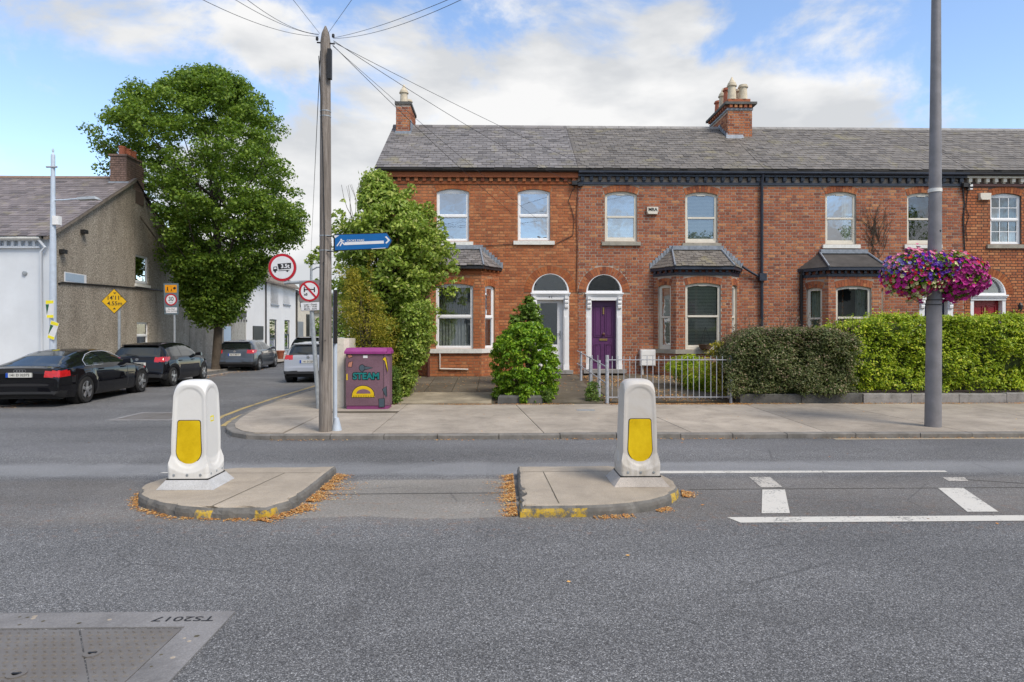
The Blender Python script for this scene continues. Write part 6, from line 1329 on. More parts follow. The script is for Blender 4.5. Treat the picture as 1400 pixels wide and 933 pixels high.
m.build('wall', MAT['white_house'], WH, world=True, recalc=False)
dkf = simple('dark_frame', (.03,.05,.075), .4)
for o in wops: window(WH, FW_, o, dkf, 'upvc', .04 if o['nm']=='w' else None, 'side', 'glass', .5, 'lead')
m = MB(); m.hexa([(Fw(Y0w)+.35,Y0w-.15,ze2-.12),(Fw(Y1w)+.35,Y1w+.1,ze2-.12),(xm,Y1w+.1,zr2),(xm,Y0w-.15,zr2),(Fw(Y0w)+.35,Y0w-.15,ze2-.0),(Fw(Y1w)+.35,Y1w+.1,ze2-.0),(xm,Y1w+.1,zr2+.12),(xm,Y0w-.15,zr2+.12)]); m.hexa([(XW-.2,Y0w-.15,ze2-.12),(XW-.2,Y1w+.1,ze2-.12),(xm,Y1w+.1,zr2),(xm,Y0w-.15,zr2),(XW-.2,Y0w-.15,ze2-.0),(XW-.2,Y1w+.1,ze2-.0),(xm,Y1w+.1,zr2+.12),(xm,Y0w-.15,zr2+.12)]); m.build('roof', MAT['render_grey'], WH, world=True)
m = MB(); m.box(Fw(Y0w)+.0,Fw(Y0w)+.38,Y0w-.17,Y0w-.10,ze2-.55,ze2-.10); m.build('fascia', MAT['dark_stone'], WH, world=True)
for px in (362.5, 405): Yq = gw(px); m = MB(); m.tube([(Fw(Yq)+.06,Yq,ze2-.1),(Fw(Yq)+.06,Yq,0)], .05, 6); m.build('downpipe', MAT['black_pipe'], WH, world=True)
# beyond
r_ = thing('cream_cottage', 'cream cottage with a grey door beyond the white house', 'house', (Fw(50),50,.08)); Y0c, Y1c = gw(405)+.1, gw(425); hc = S(410,402,Y0c)[1]
m = MB(); m.hexa([(Fw(Y0c)-6,Y0c,0),(Fw(Y0c),Y0c,0),(Fw(Y1c),Y1c,0),(Fw(Y1c)-6,Y1c,0),(Fw(Y0c)-6,Y0c,hc),(Fw(Y0c),Y0c,hc),(Fw(Y1c),Y1c,hc),(Fw(Y1c)-6,Y1c,hc)]); m.build('wall', MAT['cream_wall'], r_, world=True)
m = MB(); m.add([(Fw(Y0c)+.25,Y0c,hc-.05),(Fw(Y1c)+.25,Y1c,hc-.05),(Fw(Y1c)-3,Y1c,hc+1.5),(Fw(Y0c)-3,Y0c,hc+1.5),(Fw(Y0c)-6,Y0c,hc),(Fw(Y1c)-6,Y1c,hc)], [(0,1,2,3),(3,2,5,4),(0,3,4),(1,2,5)]); m.build('roof', MAT['under_slate'], r_, world=True)
Fc = Fr(Fw(Y0c), Y0c, TH)
for pa, pb, pt, pbm, mt, nm in ((407,414,440,478,'grey_door','door'),(418.5,422.5,430,480,'black','door'),(399+11,413,404,420,'black','window')):
    ua, ub = gw(pa)-Y0c, gw(pb)-Y0c; Ym = gw((pa+pb)/2); m = MB(); m.fbox(Fc, max(ua,.05), ub, max(.05,S(pa,pbm,Ym)[1]), S(pa,pt,Ym)[1], 0, .05); m.build(nm, MAT[mt], r_, world=True)
r_ = thing('pale_terrace', 'pale terrace with arched dark doorways closing the far end of the side street', 'house', (-22,72,0)); m = MB(); x0, x1 = SX(418,74), SX(520,74); h = S(430,428,74)[1]
m.box(x0-8,x1,74,82,0,h); m.build('wall', MAT['cream_wall'], r_, world=True); m = MB(); m.add([(x0-8,73.7,h),(x1,73.7,h),(x1,78,h+2.4),(x0-8,78,h+2.4)], [(0,1,2,3)]); m.build('roof', MAT['render_grey'], r_, world=True)
for px in (424,431,438): a = SX(px,74); m = MB(); m.prism([(a-.35,73.93),(a+.35,73.93),(a+.35,74.0),(a-.35,74.0)], 0, S(px,448,74)[1]); m.build('doorway', MAT['black'], r_, world=True)
Y_ = 44; xq = SX(425.5,Y_); r_ = thing('telegraph_pole', 'slim distant telegraph pole seen between the tree and the signs', 'telegraph pole', (xq,Y_,.08)); m = MB(); m.tube([(xq,Y_,0),(xq,Y_,S(425,356,Y_)[1])], [.12,.08], 8); m.build('shaft', MAT['galv'], r_, world=True)
m = MB(); z_ = S(425,361,Y_)[1]; m.box(xq-.35,xq+.35,Y_-.04,Y_+.04,z_-.03,z_+.03); m.build('cross_bar', MAT['galv'], r_, world=True); m = MB(); z_ = S(425,366,Y_)[1]; m.tube([(xq,Y_,z_-.2),(xq+.4,Y_-.1,z_),(xq+1.0,Y_-.2,z_+.05)], .05, 6); m.build('lamp_arm', MAT['galv'], r_, world=True)
xq, Yq = SX(383.5,34.5), 34.5; pt_ = thing('flower_pot', 'terracotta pot with a small green plant by the white house door', 'plant pot', (xq,Yq,.08)); m = MB(); m.lathe([(.13,0),(.2,.38),(.22,.38),(.22,.44),(.17,.44)], (0,0,0.2), 12); m.build('pot', MAT['pot_red'], pt_)

# ------------------------------------------------------------------ foliage
def leaf_mesh(name, P, Nn, size, mat, parent=None, aspect=.55, var=.35, kind='stuff', fold=.25, rand=.9):
    P = np.asarray(P, float); n = len(P); Nn = np.asarray(Nn, float)
    nr = Nn+rng.normal(0, rand, (n,3)); nr /= np.linalg.norm(nr, axis=1)[:,None]+1e-9
    a = rng.normal(0, 1, (n,3)); a -= (a*nr).sum(1)[:,None]*nr; a /= np.linalg.norm(a, axis=1)[:,None]+1e-9; b = np.cross(nr, a)
    s = size*(1+rng.uniform(-var, var, n)); L_ = s[:,None]; W_ = L_*aspect
    v = np.empty((n,4,3)); v[:,0] = P-a*L_/2; v[:,1] = P+b*W_/2+nr*L_*fold*.3; v[:,2] = P+a*L_/2; v[:,3] = P-b*W_/2+nr*L_*fold*.3
    me = bpy.data.meshes.new(name); me.vertices.add(4*n); me.vertices.foreach_set('co', v.reshape(-1))
    me.loops.add(4*n); me.loops.foreach_set('vertex_index', np.arange(4*n, dtype=np.int32)); me.polygons.add(n); me.polygons.foreach_set('loop_start', np.arange(0, 4*n, 4, dtype=np.int32)); me.polygons.foreach_set('loop_total', np.full(n, 4, dtype=np.int32))
    me.materials.append(mat); me.update(calc_edges=True); o = link(name, me, parent); o['kind'] = kind; return o
def clumps(centers, radii, per, spread=.55, flat=.75):
    P = []; Nn = []
    for c, r in zip(centers, radii):
        k = int(per*(r*r)); d = rng.normal(0, 1, (k,3)); d /= np.linalg.norm(d, axis=1)[:,None]; d[:,2] = np.abs(d[:,2])*rng.choice([1,1,1,1,1,-1], k)
        rr = r*(rng.uniform(0,1,k)**.33)*rng.uniform(.7,1.1,k); p = d*rr[:,None]; p[:,2] *= flat; P.append(p+c); Nn.append(d+np.array([0,0,.7]))
    return np.vstack(P), np.vstack(Nn)
def limbs(root, base, top, cents, r0, mat='bark', nl=26, name='trunk', crook=.12):
    m = MB(); base = Vector(base); top = Vector(top); pts = [base.lerp(top, f)+Vector((math.sin(f*5)*crook, math.cos(f*4)*crook*.6, 0)) for f in (0,.2,.4,.6,.8,1)]
    m.tube([pts[0]-Vector((0,0,.1))]+pts, [r0*1.5, r0*1.15, r0, r0*.85, r0*.6, r0*.4, r0*.15], 12)
    t = m.build(name, MAT[mat], root, world=True, smooth=60); m = MB(); cs = list(cents); random.shuffle(cs)
    for c in cs[:nl]:
        c = Vector(c); f = random.uniform(.15,.75); s = base.lerp(top, f); mid = s.lerp(c, .5)+Vector((0,0,-.15+random.uniform(-.2,.3))); m.tube([s, mid, c], [r0*.38, r0*.22, r0*.06], 6)
    b = m.build('limbs', MAT[mat], root, world=True, smooth=60); b['kind'] = 'stuff'; return t
# big street tree
TY = 28.3; tb = G(293,506,.08); tx = SX(294,TY); K = TY/900
TR = thing('street_tree', 'tall dense green street tree standing at the kerb beside the grey hatchback', 'tree', (tx,TY,.08))
def tz(py): return CH+(HOR-py)*K
def txx(px): return SX(px,TY)
prof = [(108,292,22),(116,290,46),(128,284,72),(140,277,96),(160,270,114),(190,266,132),(220,266,141),(250,270,137),(280,286,130),(305,304,116),(330,307,106),(350,304,92),(370,299,76),(395,293,56),(415,290,48),(435,292,36),(446,296,14)]
cen, rad = [], []
for _ in range(1150):
    py = random.uniform(108, 440); i = max(j for j in range(len(prof)) if prof[j][0] <= py); a, b = prof[i], prof[min(i+1,len(prof)-1)]; f = (py-a[0])/max(1,(b[0]-a[0])); cx_ = a[1]+(b[1]-a[1])*f; hw = a[2]+(b[2]-a[2])*f
    ang = random.uniform(0, 2*math.pi); q = random.uniform(.0, 1)**.3; r_ = random.uniform(.30,.66); lim = max(.05, hw*K-r_*.75)
    x = txx(cx_)+math.cos(ang)*q*lim; y = TY+math.sin(ang)*q*lim*.88; z = tz(py)
    if x-r_*.6 < Fw(y)+.1 and z < ze_+ (zr_-ze_)*max(0, 1-abs(y-ym)/(ym-21))+.35: continue
    if z > 9 and random.random() < .05: continue
    cen.append((x,y,z)); rad.append(r_)
P, Nn = clumps(cen, rad, 560); keep = rng.uniform(0,1,len(P)) < min(1, 150000/len(P)); P, Nn = P[keep], Nn[keep]
wl = np.array([Fw(y) for y in P[:,1]]); rz_ = ze_+(zr_-ze_)*np.clip(1-np.abs(P[:,1]-ym)/(ym-21), 0, 1)+.12; ok = ~((P[:,0] < wl+.04) & (P[:,2] < rz_) & (P[:,1] < yb+.3)) & ~((P[:,1] < yc1+.6) & (P[:,0] < xc1+1.0) & (P[:,2] < 9.4)); P, Nn = P[ok], Nn[ok]
limbs(TR, (tx,TY,.08), (txx(300),TY,tz(180)), cen, .165, nl=60)
leaf_mesh('crown', P-np.array(TR.location), Nn, .125, MAT['leaf_tree'], TR, .62)
# big shrub over the garden wall
def bush(name, label, cat, loc, cents, rads, per, leaf, mat, trunk=None, group=None, cap=60000, asp=.5, extra=None, flat=.8, rand=.9):
    r_ = thing(name, label, cat, loc, 0, group); P, Nn = clumps(cents, rads, per, flat=flat)
    if len(P) > cap: kk = rng.uniform(0,1,len(P)) < cap/len(P); P, Nn = P[kk], Nn[kk]
    if extra is not None: kk = extra(P); P, Nn = P[kk], Nn[kk]
    leaf_mesh('foliage', P-np.array(loc), Nn, leaf, MAT[mat], r_, asp, rand=rand)
    if trunk: limbs(r_, *trunk)
    return r_
def hull(prof, Y, depth, n, r0, r1, qpow=.4, sk=0):
    c, rr = [], []
    for _ in range(n):
        py = random.uniform(prof[0][0], prof[-1][0]); i = max(j for j in range(len(prof)-1) if prof[j][0] <= py); a, b = prof[i], prof[i+1]; f = (py-a[0])/(b[0]-a[0]); l = a[1]+(b[1]-a[1])*f; r_ = a[2]+(b[2]-a[2])*f
        rr_ = random.uniform(r0, r1); ang = random.uniform(0, 2*math.pi); q = random.random()**qpow; hw = max(.03, (r_-l)/2*Y/900-rr_*.8); hd = min(depth, hw*1.2+.1)
        x = SX((l+r_)/2, Y)+math.cos(ang)*q*hw; y = Y+math.sin(ang)*q*hd; z = CH+(HOR-py)*Y/900; c.append((x, y, max(z, .15))); rr.append(rr_)
    return c, rr
YS = 16.2
c, rr = hull([(248,505,522),(268,492,548),(290,478,585),(320,465,612),(350,458,618),(380,455,614),(405,455,600),(430,456,590),(460,460,588),(500,462,578),(520,470,560)], YS, 1.5, 430, .15, .47, .32)
for px, py in ((500,258),(512,250),(556,262),(562,256),(585,280),(470,300),(462,318),(601,300),(590,285),(610,345),(455,312),(448,330),(430,345),(424,352),(437,340)):
    a, b = S(px, py+8, YS); c.append((a,YS,b)); rr.append(.16); a, b = S(px, py, YS); c.append((a,YS,b)); rr.append(.11)
for k_ in range(90):
    py = random.uniform(250, 480); l_ = np.interp(py, [250,290,340,400,480], [503,476,455,448,458]); r2_ = np.interp(py, [250,290,340,380,430,480], [524,588,616,622,600,588])
    px = (r2_ if k_ % 3 else l_)+random.uniform(-6, 7); a, b = S(px, py, YS); c.append((a, YS+random.uniform(-1.0,.8), b)); rr.append(random.uniform(.07,.15))
bush('elder_shrub', 'huge light green shrub filling the corner garden behind the blue arrow sign', 'shrub', (SX(530,YS),YS,.2), c, rr, 1500, .105, 'leaf_shrub', ((SX(535,YS),YS,.15),(SX(525,YS),YS,5.0),c,.09), cap=90000, extra=lambda P: (P[:,1] < YF-.15) | (P[:,0] < PW[0]-.05))
# dark drooping lower side towards the house
YC = 14.75; c, rr = hull([(372,478,486),(395,466,500),(415,462,530),(440,460,548),(462,462,556),(485,466,552),(505,500,556)], YC, .7, 230, .13, .27)
for t_ in range(14): f = t_/13; a, b = S(508-f*6+random.uniform(-2,2), 348+f*60, YC); c.append((a,YC,b)); rr.append(.09+.06*f)
for t_ in range(14): f = t_/13; a, b = S(462+f*40, 372+f*45, YC); c.append((a,YC,b)); rr.append(.10)
bush('golden_conifer', 'yellow-brown feathery conifer in front of the huge shrub, above the purple cabinet', 'shrub', (SX(505,YC),YC,.2), c, rr, 1500, .055, 'leaf_conifer', ((SX(505,YC),YC,.15),(SX(500,YC),YC,2.6),c,.05), cap=42000, asp=.3)
c, rr = hull([(420,548,602),(460,542,594),(490,538,586),(520,536,572),(550,536,556)], 15.2, .5, 190, .14, .26)
bush('ivy_bush', 'dark leafy bush between the conifer and the bay of the orange house', 'shrub', (SX(562,15.2),15.2,.2), c, rr, 2200, .075, 'leaf_shrub', cap=22000)
c, rr = hull([(505,534,543),(525,533,550),(545,533,551),(556,534,549)], 14.3, .3, 60, .09, .16)
bush('weed_clump', 'low weedy clump at the right foot of the purple cabinet', 'plant', (SX(541,14.3),14.3,.1), c, rr, 2500, .045, 'leaf_weed', cap=7000)
# bare twigs behind the shrub
tw = thing('bare_tree', 'bare twiggy treetop showing above the huge shrub left of the first house', 'tree', (SX(497,24),24,.1)); m = MB()
for k_ in range(26):
    x_, z_ = SX(500+random.uniform(-6,6),24), 4.6; a = random.uniform(1.1,2.2); pts = []
    for i in range(7): pts.append((x_, 24+random.uniform(-.1,.1), z_)); x_ += math.cos(a)*.42; z_ += math.sin(a)*.42; a += random.uniform(-.22,.22)
    m.tube(pts, [.03,.024,.018,.014,.011,.008,.006], 4, False)
m.tube([(SX(500,24),24,0),(SX(500,24),24,4.8)], [.12,.05], 8); m.build('branches', MAT['bark'], tw, world=True)
# round laurel and the bush behind it
YL = 14.95; c, rr = hull([(444,702,738),(450,690,750),(462,676,762),(485,667,767),(520,667,767),(540,672,763),(550,682,754)], YL, .8, 520, .07, .13, .25)
bush('laurel_bush', 'round glossy bright green laurel bush on the stone edging block', 'shrub', (SX(716,YL),YL,.15), c, rr, 5200, .08, 'leaf_laurel', ((SX(716,YL),YL,.12),(SX(716,YL),YL,1.2),c,.04), cap=34000, asp=.42)
YL = 16.6; c, rr = hull([(410,716,730),(420,706,740),(435,694,744),(460,686,744),(480,690,740)], YL, .4, 90, .08, .17)
bush('garden_shrub', 'darker taller shrub peeping over the round laurel in front of the white door', 'shrub', (SX(715,YL),YL,.2), c, rr, 1900, .10, 'leaf_deep', ((SX(719,YL),YL,.12),(SX(722,YL),YL,2.3),c,.04), cap=9000)
for px, Y_, lab, w_ in ((812,14.45,'leafy weed growing at the foot of the grey side railing',16), (748,14.3,'small weed beside the right end of the stone edging block',8)):
    c, rr = hull([(526 if w_>9 else 535,px-w_*.5,px+w_*.5),(545,px-w_,px+w_),(551,px-w_,px+w_)], Y_, .25, 40, .07, .12)
    bush('weed_clump', lab, 'plant', (SX(px,Y_),Y_,.12), c, rr, 2600, .05, 'leaf_weed', cap=4200)
c, rr = hull([(492,916,965),(505,905,985),(525,925,990),(538,940,990)], 16.4, 1.1, 170, .1, .22)
bush('grass_tuft', 'bright green grassy growth behind the grey railing under the bay window', 'plant', (SX(945,16.4),16.4,.2), c, rr, 1300, .16, 'leaf_privet', cap=16000, asp=.12, rand=.4)
c, rr = hull([(470,970,992),(485,955,1000),(510,965,1000),(540,975,1000)], 15.0, .4, 70, .1, .18)
bush('garden_shrub', 'loose yellowish shrub leaning over the right end of the grey railing', 'shrub', (SX(982,15.0),15.0,.2), c, rr, 1100, .07, 'leaf_conifer', cap=9000)
# hedges
def hedge(name, label, x0, x1, y0, y1, zt_f, zb, n, leaf, mat, r0=.08, r1=.15, cap=90000, core='hedge_core'):
    loc = ((x0+x1)/2, (y0+y1)/2, .15); r_ = thing(name, label, 'hedge', loc); P = []; Nn = []; L_ = x1-x0
    cs, rs = [], []
    for _ in range(n):
        x = random.uniform(x0, x1); zt = zt_f(x); u = random.random(); r = random.uniform(r0, r1)
        ins = 1
        if u < .68: y = y0+r*.5+random.uniform(0,.08)+(1-ins)*.2; z = random.uniform(zb+.05, zt-r*.4); y += max(0, z-(zt-.25))**1.5*.9
        else: y = random.uniform(y0+.08, y1); z = zt-r*.6-random.random()*.05
        y += .07*math.sin(x*3.1+z*5)+.06*math.sin(x*7.7-z*4); cs.append((x,y,z)); rs.append(r)
    P, Nn = clumps(cs, rs, 2600, flat=1.0); Nn = Nn+np.array([0,-.6,.3])
    if len(P) > cap: kk = rng.uniform(0,1,len(P)) < cap/len(P); P, Nn = P[kk], Nn[kk]
    leaf_mesh('foliage', P-np.array(loc), Nn, leaf, MAT[mat], r_, .5)
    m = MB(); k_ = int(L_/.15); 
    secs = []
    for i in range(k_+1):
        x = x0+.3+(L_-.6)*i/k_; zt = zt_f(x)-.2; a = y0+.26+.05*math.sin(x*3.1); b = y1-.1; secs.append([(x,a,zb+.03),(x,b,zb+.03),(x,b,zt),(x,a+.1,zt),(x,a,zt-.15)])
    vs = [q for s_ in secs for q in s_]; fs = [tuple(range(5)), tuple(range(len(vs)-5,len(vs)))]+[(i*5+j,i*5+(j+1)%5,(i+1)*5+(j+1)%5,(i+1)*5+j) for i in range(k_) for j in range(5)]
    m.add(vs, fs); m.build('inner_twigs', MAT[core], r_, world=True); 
    return r_
hx0, hx1 = SX(990,14.3), SX(1168,14.3)
zt1 = lambda x: (lambda f: CH+(455-(449.5+36*max(0,(.3-f)/.3)**2.2+14*max(0,(f-.75)/.25)**2))*14.3/900)((x-hx0)/(hx1-hx0))
hd = hedge('dull_hedge', 'rounded dull bronze-green hedge with pinkish tips beside the grey railing', hx0, hx1, 14.1, 15.3, zt1, .26, 1100, .05, 'leaf_dark', .09, .17, cap=80000)
# pinkish tip haze and wisps
P = []
for _ in range(4200): x = random.uniform(hx0+.05,hx1-.1); P.append((x, random.uniform(14.1,15.2), zt1(x)+random.uniform(-.42,.06)*random.random()))
leaf_mesh('pink_tips', np.array(P)-np.array(hd.location), np.tile([0,-.5,1],(len(P),1)), .04, MAT['leaf_wisp'], hd, .6)
m = MB(); P = []
for _ in range(70):
    x = random.uniform(hx0+.05,hx1+.3); z = zt1(min(x,hx1))-.1; y = random.uniform(14.2,15); h = random.uniform(.15,.55); a = random.uniform(-.15,.15); m.tube([(x,y,z),(x+a*.5,y,z+h*.6),(x+a,y,z+h)], [.004,.003,.002], 4, False)
    for k_ in range(14): f = random.uniform(.4,1.05); P.append((x+a*f+random.uniform(-.02,.02), y+random.uniform(-.02,.02), z+h*f))
q = m.build('wispy_stems', MAT['bark'], hd, world=True); q['kind'] = 'stuff'; leaf_mesh('wispy_heads', np.array(P)-np.array(hd.location), np.tile([0,-.5,.5],(len(P),1)), .032, MAT['leaf_wisp'], hd, .7)
gx0, gx1 = SX(1140,14.55), 16.6
def zt2f(x):
    px = 700+900*(x-.021*14.5)/14.5; t_ = 432 if px > 1235 else 432+ (1235-px)*.14; t_ = min(t_, 452); return CH+(455-t_+1.6*math.sin(x*2.3)+1.3*math.sin(x*5.1)+.8*math.sin(x*13))*14.5/900
gh = hedge('privet_hedge', 'long clipped bright green privet hedge running off to the right behind the lamp post', gx0, gx1, 14.28, 15.35, zt2f, .33, 2100, .058, 'leaf_privet', .08, .16, cap=190000)
P = []
for _ in range(260):
    x = random.uniform(gx0+.1, gx1); z = zt2f(x); y = random.uniform(14.35,15.1); h = random.uniform(.05,.2) if x > 8.7 else random.uniform(.1,.35)
    for k_ in range(9): P.append((x+random.uniform(-.04,.04), y+random.uniform(-.04,.04), z-.08+h*k_/9))
leaf_mesh('new_shoots', np.array(P)-np.array(gh.location), np.tile([0,-.3,.8],(len(P),1)), .06, MAT['leaf_privet'], gh, .45)
# trees far down the side street
for px, Y_, pt, r_, lab in ((436,75,392,2.6,'distant green tree behind the wooden pole'), (415,95,420,3,'faint distant tree at the end of the side street'), (470,60,395,3.2,'distant tree mostly hidden by the huge shrub')):
    a, b = S(px, pt, Y_); c = [(a+random.gauss(0,r_*.45), Y_+random.gauss(0,r_*.4), b-r_*.5-random.uniform(0,r_*1.3)) for _ in range(60)]; bush('distant_tree', lab, 'tree', (a,Y_,0), c, [random.uniform(.6,1.0) for _ in c], 40, .32, 'leaf_tree', ((a,Y_,0),(a,Y_,b-1),c,.2), cap=4000)
# flower baskets
Yb = 10.85; fx, fz = S(1277,375,Yb)
def basket(px, pyc, hw, hh, label, pal, n, seed):
    cx_, cz_ = S(px, pyc, Yb); k = Yb/900; loc = (cx_, Yb, cz_); r_ = thing('flower_basket', label, 'hanging basket', loc, 0, 'flower baskets on the lamp post')
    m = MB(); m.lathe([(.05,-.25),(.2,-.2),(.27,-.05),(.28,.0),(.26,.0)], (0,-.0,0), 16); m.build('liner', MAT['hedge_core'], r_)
    m = MB(); m.tube([(0,0,0),((fx-cx_)*.9,0,.02)], .015, 6); m.build('bracket', MAT['black'], r_)
    d = rng.normal(0,1,(n*3,3)); d /= np.linalg.norm(d,axis=1)[:,None]; d = d[d[:,1] < .45] if False else d
    rr = (.72+.3*rng.uniform(0,1,len(d))); P = d*rr[:,None]*np.array([hw*k, .42, hh*k]); P[:,2] -= np.where(P[:,2] < 0, np.abs(d[:,0])*.02, 0)
    P[:,2] *= 1+.12*np.sin(P[:,0]*14+seed); leaf_mesh('leaves', P*.93, d, .055, MAT['leaf_laurel'], r_, .6)
    m2 = {}
    for i in range(n):
        j = rng.integers(0, len(P)); p = P[j]*rng.uniform(.96,1.08); dn = d[j]; u = p[0]/(hw*k); v = p[2]/(hh*k); col = pal(u, v)
        c = m2.setdefault(col, MB()); nrm = Vector(dn+rng.normal(0,.35,3)+np.array([0,-.4,.1])).normalized(); a = nrm.orthogonal().normalized(); b = nrm.cross(a); s = random.uniform(.027,.042)*(1.15 if col == 'magenta' else .95); ctr = Vector(p)+nrm*.02
        ph = random.uniform(0,6); ring = [ctr+(a*math.cos(ph+q*math.pi/5)+b*math.sin(ph+q*math.pi/5))*s*(1.0 if q % 2 == 0 else .72)+nrm*.006 for q in range(10)]
        c.add([ctr-nrm*.012]+ring, [(0,1+q,1+(q+1)%10) for q in range(10)])
    for col, mb in m2.items(): o = mb.build(col+'_flowers', PET[col], r_, recalc=False); o['kind'] = 'stuff'
    return r_
def palL(u, v):
    r = random.random()
    if v > .75: return 'pink' if r < .7 else 'violet'
    if u < -.5 and v > .1: return 'lilac' if r < .5 else ('violet' if r < .7 else 'pink')
    if u < -.35 and v < -.1: return 'magenta' if r < .45 else ('red' if r < .7 else 'cream')
    if v < -.35: return 'cream' if r < .6 else ('red' if r < .85 else 'magenta')
    return ['violet','violet','violet','magenta','red','cream','violet','magenta','red','violet'][int(r*10)]
def palR(u, v):
    r = random.random()
    if v > .7: return 'pink' if r < .55 else ('red' if r < .85 else 'cream')
    if v > .4: return ['red','magenta','violet','magenta','magenta'][int(r*5)]
    return 'magenta'
basket(1247, 375, 37, 33, 'left flower basket of violet, red and cream blooms on the lamp post', palL, 1100, 1)
basket(1306, 378, 38, 33, 'right flower basket of mostly magenta petunias on the lamp post', palR, 1150, 2)
basket(1278, 370, 26, 27, 'front middle flower basket with violet and cream blooms over the lamp post', palL, 420, 3)
m = MB()
# ------------------------------------------------------------------ leaf litter
def litter(pts, label, size=.035, name='leaf_litter', mat='litter_leaf'):
    P = np.array(pts); o = leaf_mesh(name, P, np.tile([0,0,3.5],(len(P),1)), size, MAT[mat], None, .6, rand=.5, fold=.1); o['label'] = label; return o
t = NT('litter_leaf'); MAT['litter_leaf'] = t.fin(t.ramp(t.geo.outputs['Random Per Island'], [(0,(.20,.10,.04)),(.3,(.50,.20,.05)),(.65,(.66,.32,.08)),(.9,(.72,.48,.18)),(1,(.70,.62,.36))]), .9)
pts = []
def along(p, q, n, w_, h=.02, zf=lambda x,y: 0, clump=True):
    for _ in range(n):
        f = random.random(); 
        if clump and math.sin(f*23+p[0]*3)+math.sin(f*61) < random.uniform(-1.4,.9): continue
        x = p[0]+(q[0]-p[0])*f; y = p[1]+(q[1]-p[1])*f; d = abs(random.gauss(0,1))*w_; tx_, ty_ = q[0]-p[0], q[1]-p[1]; l = math.hypot(tx_,ty_); x += ty_/l*d; y += -tx_/l*d
        pts.append((x, y, zf(x,y)+.004+random.random()*h*math.exp(-d/w_)))
along((-1.87,6.1),(-1.86,7.70), 6500, .07, .03); along((-1.86,6.5),(-1.86,7.3), 1000, .20, .015); along((-2.1,5.82),(-1.87,6.15), 2000, .06, .02)
litter(pts, 'orange leaf litter drifted against the right side of the left island', .017); pts = []
for a, b in ((( -3.62,7.0),(-3.64,6.75)),((-3.62,6.7),(-3.4,6.3)),((-3.4,6.28),(-2.9,5.94)),((-2.9,5.94),(-2.1,5.85))): along(a, b, 1100, .035, .012)
litter(pts, 'thin orange litter round the rounded end of the left island', .016); pts = []
along((.17,7.6),(.17,5.85), 5800, .06, .03); along((.17,7.3),(.17,6.3), 500, .15, .02); litter(pts, 'orange leaf litter drifted against the left side of the right island', .018); pts = []
along((.85,5.86),(1.22,5.93), 900, .04, .015); along((1.84,6.55),(1.9,6.8), 700, .06, .02, clump=False); along((1.45,6.05),(1.6,6.18), 360, .04, .015, clump=False); litter(pts, 'small orange litter drifts along the front edge of the right island', .016); pts = []
g = lambda x, y: pz(y)
along((-3.0,14.13),(14,14.13), 5200, .05, .015, g); along((2.4,14.13),(5.4,14.13), 1500, .08, .015, g, False); litter(pts, 'line of brown leaf litter along the back edge of the pavement', .032); pts = []
along((-3.5,KY-.005),(17,KY-.005), 1500, .04, .01); litter(pts, 'scattered dry leaves in the gutter along the kerb', .03); pts = []
for _ in range(6500): x, y = random.uniform(2.4,5.1), random.uniform(14.3,19); (random.random() < .35+.4*math.sin(x*3+y) ) and pts.append((x,y,gz(y)+.03))
for _ in range(500): x, y = random.uniform(-2.6,2.2), random.uniform(15.8,19); pts.append((x,y,gz(y)+.035))
litter(pts, 'brown leaf litter spread over the garden concrete behind the railing', .045); pts = []
for _ in range(420): x, y = random.uniform(-3,12), random.uniform(10.4,14.1); pts.append((x,y,pz(y)+.004)) if random.random() < .22 else None
for _ in range(420): x, y = random.uniform(-9,9), random.uniform(3.6,10); pts.append((x,y,.005)) if random.random() < .14 else None
litter(pts, 'single dry leaves scattered over the pavement and road', .030); pts = []
for _ in range(900): x = random.uniform(-11.2,-10.5); y = random.uniform(14.5,30); pts.append((x,y,.006))
litter(pts, 'dry litter under the black parked cars', .05)
